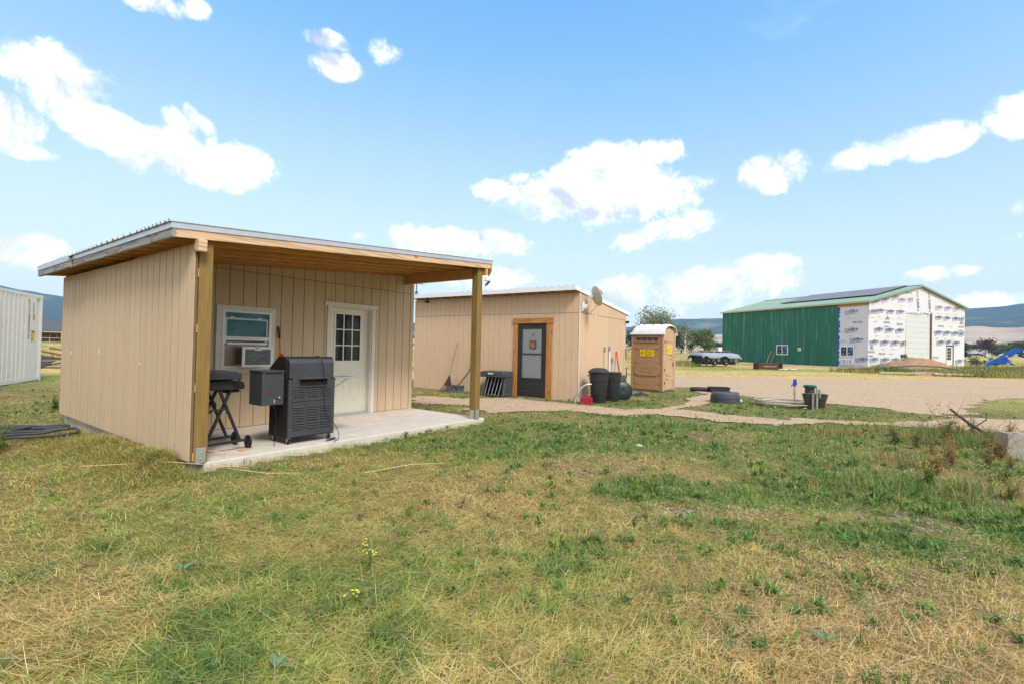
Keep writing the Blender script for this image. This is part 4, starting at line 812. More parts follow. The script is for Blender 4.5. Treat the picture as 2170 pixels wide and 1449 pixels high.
for s_, off in ((0, 0.0), (1, -.008)):
    for i in range(nr_+1):
        for k_ in range(na_): vs.append(dish_pt(i/nr_+.001, 2*PI*k_/na_, off))
Q = (nr_+1)*na_
for s_ in range(2):
    for i in range(nr_):
        for k_ in range(na_):
            q = (s_*Q+i*na_+k_, s_*Q+i*na_+(k_+1) % na_, s_*Q+(i+1)*na_+(k_+1) % na_, s_*Q+(i+1)*na_+k_); fs.append(q if s_ == 0 else q[::-1])
for k_ in range(na_): fs.append((nr_*na_+k_, nr_*na_+(k_+1) % na_, Q+nr_*na_+(k_+1) % na_, Q+nr_*na_+k_))
refl = obj('reflector', MB().add(vs, fs), cream_p, dish, 50)
ribm = MB()
for i in range(13):                                    # raised ribs across the back of the reflector
    t_ = -.86+i*.143; hw = math.sqrt(max(0, 1-t_*t_))*.93; pts_ = []
    for j in range(7):
        u_ = -hw+2*hw*j/6; r_ = math.hypot(u_, t_); a_ = math.atan2(t_, u_); pts_.append(dish_pt(r_, a_, -.012))
    ribm.tube(pts_, .0085, 5)
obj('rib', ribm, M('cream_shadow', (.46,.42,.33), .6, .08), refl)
obj('feed_arm', MB().tube(smooth_path([(.44, -.01, .01), (.50, .0, .16), (.545, .05, .27), (.545, .08, .34)]), .014, 8), cream_p, dish, 50); obj('receiver', MB().tube([(.55, .08, .33), (.52, .03, .42), (.46, .0, .50)], [.022, .014, .010], 8), M('dark_grey_metal', (.1,.1,.1)), dish, 50)
obj('cable', MB().tube(smooth_path([(.06, -.02, -.11), (.12, -.02, -.19), (.22, -.02, -.20), (.32, .0, -.13), (.40, .0, -.03), (.43, .01, .03)]), .006, 6), M('brown_cable', (.09,.05,.025), .6, .1), dish, 60)
# conduits on the right wall
for (yv, zt_, r_, lab) in ((1.72, 1.54, .017, 'thin grey conduit with a switch box, leftmost of three on the tan shed side'), (2.08, 1.56, .030, 'thick white conduit with a grey outlet box, middle one of three on the shed side'), (2.33, 1.21, .017, 'short grey conduit with an outlet box, the lowest of three on the shed side')):
    cd = thing('conduit', lab, 'conduit', group='conduits on the tan shed side'); cd.matrix_world = shed2.matrix_basis @ Matrix.Translation((.0145, yv, 0))
    obj('pipe', MB().tube([(.001+r_, 0, .0), (.001+r_, 0, zt_-.12)], r_, 10), M('grey_pvc', (.50,.50,.50), .5, .05) if r_ < .02 else M('pale_pvc', (.70,.70,.70), .5, .04), cd, 50); obj('outlet_box', MB().box(.001, .07, -.038, .038, zt_-.13, zt_), M('box_grey', (.30,.30,.31), .5, .08), cd, bevel=.006); obj('box_cover', MB().box(.0705, .080, -.033, .033, zt_-.12, zt_-.01), M('box_pale', (.48,.48,.48), .5, .08), cd)
    obj('strap', MB().box(.0005, .004+2*r_, -.03, .03, zt_*.45, zt_*.45+.018), M('grey_pvc', (.5,.5,.5)), cd)
def at_b(x, y, z=0.0):
    c_, s_ = math.cos(R(B_AZ)), math.sin(R(B_AZ)); return (B_O[0]+x*c_-y*s_, B_O[1]+x*s_+y*c_, z)
def b_thing(name, label, cat, x, y, z=0.0, rz=0.0, group=None): return thing(name, label, cat, at_b(x, y, z), B_AZ+rz, group)
# leaf rake
rk = b_thing('leaf_rake', 'leaf rake leaning on the tan shed, its dark fan head on the ground', 'rake', 0, 0)
obj('handle', MB().tube([(-4.42, -.22, .52), (-4.28, -.035, 1.56)], .012, 8), M('grey_wood', (.30,.22,.16), .8, .2, 12), rk, 50); fan = M('rake_black', (.045,.036,.034), .6, .2, 12)
obj('head', MB().hexa([(-4.435, -.225, .53), (-4.405, -.225, .53), (-4.26, -.31, .20), (-4.60, -.31, .20), (-4.435, -.217, .53), (-4.405, -.217, .53), (-4.26, -.302, .20), (-4.60, -.302, .20)]), fan, rk)
tn = MB()
for i in range(20):
    t_ = i/19; tn.bar((-4.597+.334*t_, -.306, .199), (-4.74+.60*t_, -.365, .022), .016, .004); 
for i in range(20):
    t_ = i/19; tn.bar((-4.74+.60*t_, -.365, .022), (-4.74+.60*t_, -.35, .004), .014, .004)
obj('tine', tn, fan, rk)
obj('brace', MB().bar((-4.70, -.352, .09), (-4.20, -.352, .09), .012, .014), fan, rk)
# snow shovel with bent handle
ss = b_thing('snow_shovel', 'grey ribbed snow shovel with bent black handle leaning beside the leaf rake', 'shovel', 0, 0)
obj('handle', MB().tube(smooth_path([(-3.97, -.33, .22), (-3.88, -.31, .35), (-3.70, -.25, .58), (-3.62, -.2, .72), (-3.61, -.14, .90), (-3.635, -.06, 1.10)]), .016, 8), black_m, ss, 50)
obj('grip', MB().tube([(-3.635, -.06, 1.09), (-3.685, -.055, 1.15), (-3.69, -.045, 1.205), (-3.64, -.04, 1.225), (-3.59, -.045, 1.205), (-3.59, -.055, 1.15)], .014, 8, True), black_m, ss, 50)
bl = MB(); cols = []
nx_ = 24
for sgn_ in (0, 1):
    for j in range(6):
        zz = .005+.235*j/5
        for i in range(nx_+1):
            x_ = -4.21+.50*i/nx_; dep = -.40+.05*math.sin(j/5*PI*.6)-.035*(j/5)**2+.009*math.cos(i/nx_*PI*2*6)+.03*abs(i/nx_-.5)*2*(j/5); bl.v.append((x_, dep+sgn_*.006, zz+(.02*(abs(i/nx_-.5)*2)**2 if j == 5 else 0)))
w_ = nx_+1
for sgn_ in (0, 1):
    for j in range(5):
        for i in range(nx_):
            q = tuple(sgn_*6*w_+k_ for k_ in (j*w_+i, j*w_+i+1, (j+1)*w_+i+1, (j+1)*w_+i)); bl.f.append(q)
obj('blade', bl, M('shovel_grey', (.085,.092,.10), .38, .12, 8), ss, 40); obj('ferrule', MB().box(-4.005, -3.935, -.392, -.330, .12, .25), MATS['shovel_grey'], ss, bevel=.01); obj('wear_strip', MB().box(-4.20, -3.72, -.412, -.400, .0, .016), galv, ss)
# hay feeder
hf = b_thing('corner_feeder', 'dark grey plastic hay feeder with slanted metal bars against the tan shed', 'feeder', 0, 0)
fg = M('feeder_grey', (.060,.065,.075), .5, .12, 6); hy0, hy1 = -.52, -.03
def rprof(x0, x1, z0, z1, r): return [(x0, z0), (x1, z0), (x1, z1-r*.5), (x1-r*.25, z1-r*.12), (x1-r, z1), (x0+r*2.2, z1), (x0+r*.8, z1-r*.35), (x0, z1-r*1.5)]
obj('hood', MB().prism(rprof(-3.03, -2.11, .575, .755, .085), hy0, hy1, 'y'), fg, hf, 40, .025)
obj('side_panel', MB().prism([(-.50, .02), (-.03, .02), (-.03, .5745), (-.38, .5745)], -2.20, -2.115, 'x'), fg, hf, bevel=.02); obj('back_panel', MB().box(-2.86, -2.205, -.05, -.03, .03, .5745), blk2, hf); obj('side_panel', MB().prism([(-.46, .02), (-.055, .02), (-.055, .5745), (-.30, .5745)], -2.88, -2.862, 'x'), blk2, hf)
obj('floor_tray', MB().box(-2.861, -2.205, -.46, -.055, .02, .05), fg, hf)
for i in range(5):
    xt = -2.74+i*.125; obj('bar', MB().tube([(xt, -.36, .573), (xt-.075, -.475, .0505)], .009, 7), galv, hf, 50)
lg = M('logo_white', (.82,.82,.82), .5, .02)
lgo = obj('logo', MB().prism([(-2.66, .705), (-2.62, .655), (-2.585, .68), (-2.56, .655), (-2.535, .68), (-2.51, .655), (-2.44, .70), (-2.49, .70), (-2.52, .685), (-2.545, .70), (-2.60, .70)], hy0-.0315, hy0-.0255, 'y'), lg, hf)
# bins by the right corner
can_m = M('bin_black', (.026,.027,.030), .45, .14, 9, bump=.1, bscale=60, spec=.4, blotch=.15, blotch_col=(.06,.06,.06), bl_scale=4)
def trash_can(label, x, y, rz, lid):
    t_ = b_thing('trash_can', label, 'trash can', x, y, 0, rz, 'black trash cans at the shed corner')
    pr = [(0, .0), (.195, .0), (.20, .01), (.235, .60), (.248, .605), (.25, .615), (.262, .79), (.275, .795), (.275, .825), (.262, .827), (.255, .79), (.19, .03), (0, .03)]
    obj('body', MB().lathe(pr, 32, caps=False), can_m, t_, 30)
    for a_ in (0, PI): obj('handle', MB().box(math.cos(a_)*.285-.03, math.cos(a_)*.285+.03, -.07, .07, .735, .76), can_m, t_, bevel=.01)
    rb = MB()
    for k_ in range(8):
        a_ = k_*PI/4+.3; rb.bar((math.cos(a_)*.202, math.sin(a_)*.202, .02), (math.cos(a_)*.240, math.sin(a_)*.240, .60), .02, .008, (math.cos(a_), math.sin(a_), 0))
    obj('rib', rb, can_m, t_)
    if lid:
        l_ = obj('lid', MB().lathe([(0, .828), (.28, .828), (.298, .835), (.298, .858), (.285, .866), (.25, .905), (.18, .938), (.08, .952), (0, .955)], 32, caps=False), can_m, t_, 30)
        for k_ in range(4):
            a_ = k_*PI/4; obj('lid_rib', MB().tube([(math.cos(a_)*.26, math.sin(a_)*.26, .895), (math.cos(a_)*.16, math.sin(a_)*.16, .944), (0, 0, .957), (-math.cos(a_)*.16, -math.sin(a_)*.16, .944), (-math.cos(a_)*.26, -math.sin(a_)*.26, .895)], .007, 5), can_m, l_, 60)
    return t_
trash_can('black trash can with a domed lid at the corner of the tan shed', .53, .21, 20, True)
trash_can('open black trash can behind the lidded one beside the tan shed', .61, .93, 65, False)
ldl = b_thing('bin_cover', 'round dark green lid leaning on edge against the open trash can', 'cover', .73, 1.50, .27, 35)
gm2 = M('dark_green_plastic', (.006,.020,.017), .35, .2, 8)
obj('disc', MB().lathe([(0, -.02), (.10, -.03), (.22, -.015), (.268, .0), (.272, .02), (.255, .02), (.2, .01), (0, .0)], 36, (0, 0, 0), 'y', caps=False), gm2, ldl, 30); obj('rim', MB().tube([(math.cos(a_*PI/18)*.265, -.004, math.sin(a_*PI/18)*.265) for a_ in range(36)], .010, 6, True), gm2, ldl, 60)
ldl.rotation_euler = (R(-12), 0, R(B_AZ+38))
sp = b_thing('scoop_shovel', 'orange gripped shovel with a large dark blade standing by the tan shed', 'shovel', 0, 0)
obj('blade', MB().hexa([(.25, 2.12, .0), (.53, 2.50, .0), (.53, 2.52, .02), (.25, 2.14, .02), (.14, 2.20, .68), (.40, 2.56, .68), (.38, 2.59, .68), (.12, 2.23, .68)]), M('blade_dark', (.050,.054,.062), .5, .15, 5), sp, bevel=.006); obj('wear_strip', MB().bar((.25, 2.112, .03), (.53, 2.492, .03), .012, .05), galv, sp)
obj('blade_ridge', MB().bar((.23, 2.13, .16), (.50, 2.50, .16), .012, .02), MATS['blade_dark'], sp)
obj('handle', MB().tube([(.27, 2.41, .60), (.115, 2.585, 1.13)], .018, 8), black_m, sp, 50); obj('grip', MB().tube([(.115, 2.585, 1.13), (.045, 2.665, 1.40), (.042, 2.668, 1.41)], [.023, .024, .016], 10), M('orange_red', (.62,.07,.02), .45, .1), sp, 50)
tbar = b_thing('striped_bar', 'thin digging bar banded black and yellow at the back corner of the tan shed', 'bar', .04, 3.36)
zz = 0.0
for (h_, mt) in ((.55, 'yellow_band'), (.35, 'black_band'), (.25, 'yellow_band'), (.35, 'black_band')):
    obj('shaft', MB().tube([(.12-.08*zz/1.5, 0, zz), (.12-.08*(zz+h_)/1.5, 0, zz+h_)], .015, 8), M('yellow_band', (.62,.52,.12), .5, .1) if mt[0] == 'y' else M('black_band', (.02,.02,.02), .5, .1), tbar, 50); zz += h_
# drain pipe and fuel can at the corner
tag(obj('drain_pipe', MB().tube([at_b(*q) for q in smooth_path([(.40, .02, .52), (.27, -.08, .50), (.17, -.14, .40), (.10, -.20, .20), (.06, -.26, .012)])], .026, 10), galv, None, 60), 'bent grey metal pipe sloping to the ground at the shed corner', 'pipe')
gc = b_thing('fuel_can', 'faded red plastic fuel can on the ground before the lidded trash can', 'fuel can', .40, -.27, .0, 12)
rm = M('faded_red_plastic', (.36,.022,.060), .4, .18, 9)
obj('body', MB().prism([(-.155, .0), (.155, .0), (.155, .16), (.115, .195), (.06, .20), (.06, .185), (-.06, .185), (-.06, .20), (-.11, .195), (-.155, .15)], -.085, .085, 'y'), rm, gc, None, .018); obj('handle', MB().tube(smooth_path([(-.10, 0, .185), (-.095, 0, .235), (-.03, 0, .245), (.05, 0, .235), (.075, 0, .195)]), .016, 8), rm, gc, 60)
obj('spout', MB().tube(smooth_path([(.11, 0, .19), (.14, 0, .25), (.20, -.01, .30), (.26, -.02, .33)]), .012, 8), black_m, gc, 60); obj('cap', MB().lathe([(0, .19), (.028, .19), (.028, .225), (0, .225)], 12, (.11, 0, 0)), black_m, gc, 40)
# ================================================================== PORTABLE TOILET (local x across the door, y along its side)
pot = thing('portable_toilet', 'tan portable toilet with a ribbed white arched roof and yellow signs', 'portable toilet', (5.30, 16.87, 0), 50)
tan = M('tan_plastic', (.40,.235,.125), .45, .08, 7, spec=.35, blotch=.12, blotch_col=(.30,.17,.09), bl_scale=3); tan_lit = M('tan_plastic_lit', (.50,.33,.21), .45, .08, 7, blotch=.12, blotch_col=(.42,.27,.17))  # second, paler tan is the door side, its brighter light put into the colour
PW, PD, PH = 1.06, 1.19, 2.05
part('skid_base', pot, M('base_grey', (.12,.10,.085), .7, .15), -.02, PW+.02, -.02, PD+.02, .0, .06)
obj('left_wall', MB().box(.0, .03, .0, PD, .0605, PH), tan, pot); part('right_wall', pot, tan, PW-.03, PW, .0, PD, .0605, PH); part('back_wall', pot, tan, .0305, PW-.0305, PD-.03, PD, .0605, PH)
lw = pot.children[1]
for (a, b) in ((-.012, .075), (PD-.075, PD+.012)): obj('corner_post', MB().box(-.022, -.0005, a, b, .0605, PH), tan, pot, bevel=.008)
def relief(pts, w=.018, d=.016, close=True, mat=None):      # a raised moulding line on the left wall: pts are (y, z)
    mb = MB(); P_ = [(0, a, b) for a, b in pts]
    for p, q in zip(P_, P_[1:]+(P_[:1] if close else [])): mb.bar((-d/2, p[1], p[2]), (-d/2, q[1], q[2]), w, d, (1, 0, 0))
    return obj('moulding', mb, mat or tan, lw, bevel=.004)
y0, y1 = .10, PD-.10; c1, c2 = .30, PD-.30
relief([(y0, 1.60), (c1, 1.52), (c2, 1.52), (y1, 1.60)], close=False)
# raised fields with slanting ends, each its own plate
def plate(poly, d=.014): return obj('wall_field', MB().prism(poly, -d, -.0005, 'x'), tan, lw, bevel=.006)
plate([(y0, 1.10), (c1-.06, 1.21), (c2+.06, 1.21), (y1, 1.10), (y1, 1.075), (c2+.03, .985), (c1-.03, .985), (y0, 1.075)], .010)
plate([(y0, .90), (c1-.04, .985), (c2+.04, .985), (y1, .90), (y1, .66), (c2+.06, .575), (c1-.06, .575), (y0, .66)], .022)
plate([(y0, .52), (c1-.04, .44), (c2+.04, .44), (y1, .52), (y1, .30), (c2+.06, .24), (c1-.06, .24), (y0, .30)], .012)
plate([(y0, .085), (y1, .085), (y1, .17), (c2+.04, .235), (c1-.04, .235), (y0, .17)], .020)
obj('moulding', MB().box(-.030, -.0225, .43, .445, .70, .88).box(-.030, -.0225, .765, .78, .70, .88).box(-.030, -.0225, .4455, .7645, .70, .715).box(-.030, -.0225, .4455, .7645, .865, .88), tan, lw, bevel=.003)
vf = obj('vent_frame', MB().box(-.028, -.0005, .14, PD-.12, 1.93, 1.975).box(-.028, -.0005, .14, PD-.12, 1.755, 1.80).box(-.028, -.0005, .14, .18, 1.8005, 1.9295).box(-.028, -.0005, PD-.16, PD-.12, 1.8005, 1.9295), tan, pot, bevel=.006)
for i in range(4):
    a = .19+i*.212; obj('vent_screen', MB().box(-.012, -.0005, a, a+.185, 1.805, 1.925), M('vent_mesh', (.09,.06,.045), .8, .5, 60), vf)
    if i: obj('vent_bar', MB().box(-.022, -.0125, a-.020, a-.006, 1.8005, 1.9295), tan, vf)
# door side
for (a, b) in ((-.012, .10), (PW-.10, PW+.012)): obj('door_post', MB().box(a, b, -.022, .03, .0605, 2.06), tan_lit, pot, bevel=.01)
pdoor = obj('door', MB().prism([(.105, .08), (PW-.105, .08), (PW-.105, 2.04), (PW-.18, 2.17), (PW/2+.1, 2.235), (PW/2-.1, 2.235), (.18, 2.17), (.105, 2.04)], -.006, .028, 'y'), tan_lit, pot, bevel=.006)
obj('gable_panel', MB().prism([(.0, PH), (PW, PH), (PW-.09, 2.20), (PW/2+.14, 2.29), (PW/2-.14, 2.29), (.09, 2.20)], .0285, .05, 'y'), tan_lit, pot)
obj('gable_panel', MB().prism([(.0, PH), (PW, PH), (PW-.09, 2.20), (PW/2+.14, 2.29), (PW/2-.14, 2.29), (.09, 2.20)], PD-.05, PD-.03, 'y'), tan, pot)
def arcline(z, sag, x0=.18, x1=PW-.18): return [(x0+(x1-x0)*i/8, -.012, z+sag*(1-((i/8-.5)*2)**2)) for i in range(9)]
for (z, s_) in ((1.83, -.05), (1.26, .07), (1.14, .07), (.66, -.07), (.52, -.07)): obj('door_moulding', MB().tube(arcline(z, s_), .012, 6), tan_lit, pdoor, 60)
for xx in (.19, PW-.19):
    for (a, b) in ((1.33, 1.80), (.68, 1.12), (.12, .46)): obj('door_moulding', MB().tube([(xx, -.012, a), (xx, -.012, b)], .011, 6), tan_lit, pdoor, 60)
obj('door_moulding', MB().tube([(.20, -.012, .13), (PW-.20, -.012, .13)], .011, 6), tan_lit, pdoor, 60)
for zz in (1.72, .76, .30): obj('hinge', MB().lathe([(0, zz), (.014, zz), (.014, zz+.09), (0, zz+.09)], 8, (.075, -.032, 0)), black_m, pot, 40)
obj('latch', MB().box(PW-.24, PW-.17, -.030, -.0065, .93, 1.06), M('latch_grey', (.10,.10,.11), .5, .1), pdoor, bevel=.01)
# arched roof with swelling ribs
wr = M('translucent_white', (.80,.81,.84), .5, .04, 6, spec=.3)
vs = []; fs = []; NA, NL = 18, 49; out_r = [(-.06, 2.035), ]
for j in range(NL):
    t_ = j/(NL-1); yy = -.07+(PD+.14)*t_; end = min(1, (1-t_)*7, 1) if t_ > .86 else 1.0
    swell = .055*abs(math.sin(t_*PI*4.0))**.6 if .02 < t_ < .93 else 0
    for i in range(NA+1):
        a = PI*i/NA; rise = math.sin(a)**.75; hgt = .30*(end if end < 1 else 1)
        vs.append((PW/2-math.cos(a)*(PW/2+.055)*(.985+.0*swell), yy, 2.065+rise*hgt+swell*min(1, rise*1.6)))
for j in range(NL-1):
    for i in range(NA): fs.append((j*(NA+1)+i, j*(NA+1)+i+1, (j+1)*(NA+1)+i+1, (j+1)*(NA+1)+i))
K = len(vs); vs += [(v[0]*.985+.008, v[1], v[2]-.018) for v in vs]; fs += [tuple(K+q for q in f[::-1]) for f in fs]
for i in range(NA): fs += [(i, K+i, K+i+1, i+1), ((NL-1)*(NA+1)+i, (NL-1)*(NA+1)+i+1, K+(NL-1)*(NA+1)+i+1, K+(NL-1)*(NA+1)+i)]
obj('roof', MB().add(vs, fs), wr, pot, 50)
obj('roof_rim', MB().box(-.062, -.0225, -.072, PD+.072, 2.02, 2.072).box(PW+.0225, PW+.062, -.072, PD+.072, 2.02, 2.072), wr, pot, bevel=.01)
obj('vent_pipe', MB().lathe([(0, 2.1), (.052, 2.1), (.052, 2.40), (.044, 2.40), (.044, 2.2), (0, 2.2)], 14, (.20, PD-.16, 0), caps=False), M('pipe_grey', (.11,.115,.125), .6, .08), pot, 40)
yl = M('sign_yellow', (.80,.56,.02), .5, .04); gi = M('sign_green', (.05,.22,.02), .6, .05); ki = M('sign_ink', (.10,.075,.01), .6, .05)
s1 = obj('sign', MB().prism([(.345, 1.262), (.855, 1.262), (.87, 1.277), (.87, 1.487), (.855, 1.502), (.345, 1.502), (.33, 1.487), (.33, 1.277)], -.014, -.0108, 'x'), yl, pot)
# printed green drop emblem and short lines of small print
obj('emblem', MB().prism([(.79-.035*math.cos(k*PI/6), 1.375+.045*math.sin(k*PI/6)) for k in range(12)], -.0155, -.0142, 'x'), gi, s1); obj('emblem', MB().prism([(.765, 1.42), (.745, 1.425), (.73, 1.465), (.75, 1.47)], -.0155, -.0142, 'x'), ki, s1)
for k_, (yc, zc, w_, h_) in enumerate(((.665, 1.440, .26, .034), (.71, 1.380, .34, .034), (.70, 1.330, .30, .030), (.655, 1.288, .22, .026))): print_line(s1, ki, (-.0142, yc, zc), '-x', w_, h_, k_)
s2 = obj('sign', MB().box(.30, .72, -.0215, -.0185, 1.37, 1.66), yl, pdoor)
obj('sign_backing', MB().box(.29, .73, -.018, -.0065, 1.36, 1.67), tan_lit, pdoor)
obj('emblem', MB().prism([(.40-.045*math.cos(k*PI/6), 1.49+.055*math.sin(k*PI/6)) for k in range(12)], -.0235, -.0218, 'y'), gi, s2); obj('emblem', MB().prism([(.425, 1.555), (.445, 1.55), (.47, 1.60), (.445, 1.61)], -.0235, -.0218, 'y'), ki, s2)
for k_, (xc, zc, w_, h_) in enumerate(((.52, 1.585, .13, .045), (.50, 1.505, .18, .042), (.54, 1.415, .12, .042))): print_line(s2, ki, (xc, -.0217, zc), '-y', w_, h_, 10+k_)

# ================================================================== YARD CLUTTER BETWEEN THE PATH AND THE DRIVE
def g(x, y): return float(ground_z(np.array(x), np.array(y)))
def at_g(x, y, dz=0.0): return (x, y, g(x, y)+dz)
sl_ = thing('round_cover', 'black domed round cover lying in the grass before the portable toilet', 'cover', at_g(4.20, 15.65, 0)); obj('dome', MB().lathe([(0, .0), (.27, .0), (.285, .02), (.27, .05), (.18, .09), (.06, .115), (0, .118)], 28, caps=False), can_m, sl_, 35); obj('knob', MB().lathe([(0, .115), (.03, .115), (.03, .135), (0, .136)], 12, caps=False), can_m, sl_, 35)
bg_ = thing('black_roll', 'black cylinder with a red end lying at the edge of the gravel', 'roll', at_g(6.93, 17.80, .085), -14); obj('tube', MB().lathe([(0, -.31), (.045, -.31), (.075, -.27), (.085, -.1), (.085, .2), (.075, .24), (0, .24)], 18, (0, 0, 0), 'x', caps=False), M('bag_black', (.025,.026,.03), .6, .2, 9), bg_, 40); obj('end_cap', MB().lathe([(0, .241), (.07, .241), (.075, .29), (.05, .33), (0, .335)], 18, (0, 0, 0), 'x', caps=False), M('cap_red', (.28,.03,.035), .5, .2, 9), bg_, 40)
tr_ = thing('mortar_tray', 'shallow rectangular black tray set on the gravel beside the black roll', 'tray', at_g(7.55, 17.55, 0), -10)
obj('basin', MB().prism([(-.30, .0), (.30, .0), (.335, .19), (-.335, .19)], -.235, -.225, 'y').prism([(-.30, .0), (.30, .0), (.335, .19), (-.335, .19)], .225, .235, 'y').hexa([(-.31, -.2245, .0), (-.30, -.2245, .0), (-.30, .2245, .0), (-.31, .2245, .0), (-.345, -.2245, .19), (-.335, -.2245, .19), (-.335, .2245, .19), (-.345, .2245, .19)]).hexa([(.30, -.2245, .0), (.31, -.2245, .0), (.31, .2245, .0), (.30, .2245, .0), (.335, -.2245, .19), (.345, -.2245, .19), (.345, .2245, .19), (.335, .2245, .19)]).box(-.2995, .2995, -.2245, .2245, .0, .012), can_m, tr_)
obj('rim', MB().box(-.365, .365, -.26, -.236, .185, .20).box(-.365, .365, .236, .26, .185, .20).box(-.365, -.336, -.2355, .2355, .191, .20).box(.336, .365, -.2355, .2355, .191, .20), can_m, tr_, bevel=.004)
tb2 = thing('stock_tub', 'upturned black stock tub with a white label beside the hose coil', 'tub', at_g(6.28, 14.05, -.01))
obj('shell', MB().lathe([(.41, .0), (.41, .07), (.40, .075), (.395, .135), (.405, .14), (.395, .20), (.385, .205), (.375, .255), (.345, .29), (.12, .30), (0, .30)], 36, caps=False), M('tub_slate', (.055,.060,.070), .5, .12, 8, blotch=.3, blotch_col=(.11,.11,.12), bl_scale=3), tb2, 25)
obj('label', MB().prism([(.24, -.331), (.35, -.209), (.353, -.212), (.243, -.334)], .065, .125, 'z'), M('label_white', (.72,.72,.70), .6, .05), tb2); tb2.children[1].location = (-.06, -.045, 0)
for k_ in range(6): obj('ridge', MB().bar((-.30+k_*.12, -.15, .297), (-.30+k_*.12, .15, .297), .03, .014), MATS['tub_slate'], tb2, bevel=.004)
# coil of hose
cx_, cy_ = 7.56, 13.48; hp = []; r_h = np.random.default_rng(4)
hose = thing('hose_coil', 'loose coil of pale beige hose on the ground behind the blue hydrant', 'hose', at_g(cx_, cy_)); hm_ = M('hose_beige', (.42,.36,.30), .6, .10, 9)
for k_ in range(9):
    r0 = .42+.036*k_+r_h.uniform(-.02, .02); ox, oy = r_h.uniform(-.05, .05, 2); zc = .05+.024*(k_ % 4)+(.03 if k_ > 5 else 0); ph = r_h.uniform(0, 6)
    obj('loop', MB().tube([((r0+.012*math.sin(3*a_+ph))*math.cos(a_)+ox, (r0*.92+.012*math.cos(2*a_+ph))*math.sin(a_)+oy, zc+.014*math.sin(2*a_+ph)+.012) for a_ in [2*PI*i/48 for i in range(48)]], .016, 7, True), hm_, hose, 60)
obj('loop', MB().tube(smooth_path([(.5, -.3, .05), (.45, -.5, .03), (.30, -.62, .02), (.18, -.72, .02)]), .016, 7), hm_, hose, 60)
hyd = thing('yard_hydrant', 'yard hydrant with a blue head on a thin galvanised pipe', 'hydrant', at_g(7.78, 13.24, -.02)); blu = M('hydrant_blue', (.015,.06,.42), .4, .15, 8)
obj('pipe', MB().tube([(0, 0, 0), (0, 0, .62)], .021, 10), galv, hyd, 50); obj('coupling', MB().tube([(0, 0, .40), (0, 0, .47)], .027, 10), galv, hyd, 50)
obj('head', MB().prism([(-.028, .60), (.028, .60), (.034, .66), (.045, .78), (.028, .81), (-.020, .80), (-.036, .70)], -.028, .028, 'y'), blu, hyd, bevel=.01); obj('lever', MB().bar((-.015, 0, .80), (.055, 0, .72), .02, .014).bar((.055, 0, .725), (.06, 0, .64), .016, .012), blu, hyd, bevel=.003); obj('spout', MB().tube([(-.02, 0, .665), (-.07, 0, .645), (-.082, 0, .60)], .018, 9), blu, hyd, 50)
stp = thing('water_post', 'stout brown pipe with a dark green cap standing beside the yard hydrant', 'pipe', at_g(8.02, 12.95, -.02))
obj('pipe', MB().lathe([(0, 0), (.115, 0), (.115, .60), (0, .60)], 22), M('brown_pipe', (.085,.055,.042), .6, .15, 8), stp, 40); obj('cap', MB().lathe([(0, .601), (.155, .601), (.16, .612), (.16, .655), (.12, .672), (.06, .668), (0, .672)], 8, caps=False), M('cap_green', (.018,.075,.060), .5, .15), stp)
obj('strap', MB().lathe([(.117, .31), (.122, .31), (.122, .335), (.117, .335)], 22, caps=False).box(-.01, .13, -.155, -.12, .305, .335), M('cap_green', (.02,.08,.06)), stp); obj('wire', MB().lathe([(.116, .45), (.119, .45), (.119, .457), (.116, .457)], 22, caps=False), galv, stp)
for (x_, y_, h_, lab) in ((7.985, 12.74, .46, 'short grey metal stake strapped to the brown pipe'), (8.06, 12.69, .60, 'tall grey metal stake strapped to the brown pipe')):
    s_ = thing('metal_stake', lab, 'stake', at_g(x_, y_, -.02), 30, 'metal stakes at the brown pipe'); obj('post', MB().box(-.03, .03, -.004, .004, 0, h_).box(-.004, .004, .0045, .035, 0, h_), galv, s_); obj('stud', MB().box(-.012, .012, -.010, -.0045, h_*.3, h_*.3+.02).box(-.012, .012, -.010, -.0045, h_*.6, h_*.6+.02), galv, s_)
bk_ = thing('feed_bucket', 'wide black rubber bucket standing behind the brown pipe', 'bucket', at_g(8.43, 13.38, -.02)); obj('shell', MB().lathe([(0, 0), (.215, 0), (.225, .02), (.275, .24), (.28, .245), (.285, .27), (.305, .36), (.315, .365), (.315, .385), (.298, .385), (.26, .24), (.205, .03), (0, .03)], 30, caps=False), M('rubber_black', (.045,.043,.040), .7, .2, 9), bk_, 30); obj('handle', MB().tube([(math.cos(a_)*.31, math.sin(a_)*.31, .39+.02*math.sin(a_)) for a_ in [PI*i/14 for i in range(15)]], .006, 5), galv, bk_, 60)
flp = thing('work_glove', 'pale glove hung on the tall grey stake', 'glove', at_g(8.13, 12.70, .30), 40); obj('palm', MB().box(-.03, .05, -.02, .02, .10, .24), M('glove_tan', (.36,.27,.20), .8, .2, 14), flp, bevel=.012)
for i in range(4): obj('finger', MB().tube([(-.02+i*.02, 0, .11), (-.012+i*.02, .0, .02-.006*(i % 2))], .010, 6), MATS['glove_tan'], flp, 60)
obj('thumb', MB().tube([(.05, 0, .18), (.078, 0, .13)], .011, 6), MATS['glove_tan'], flp, 60)
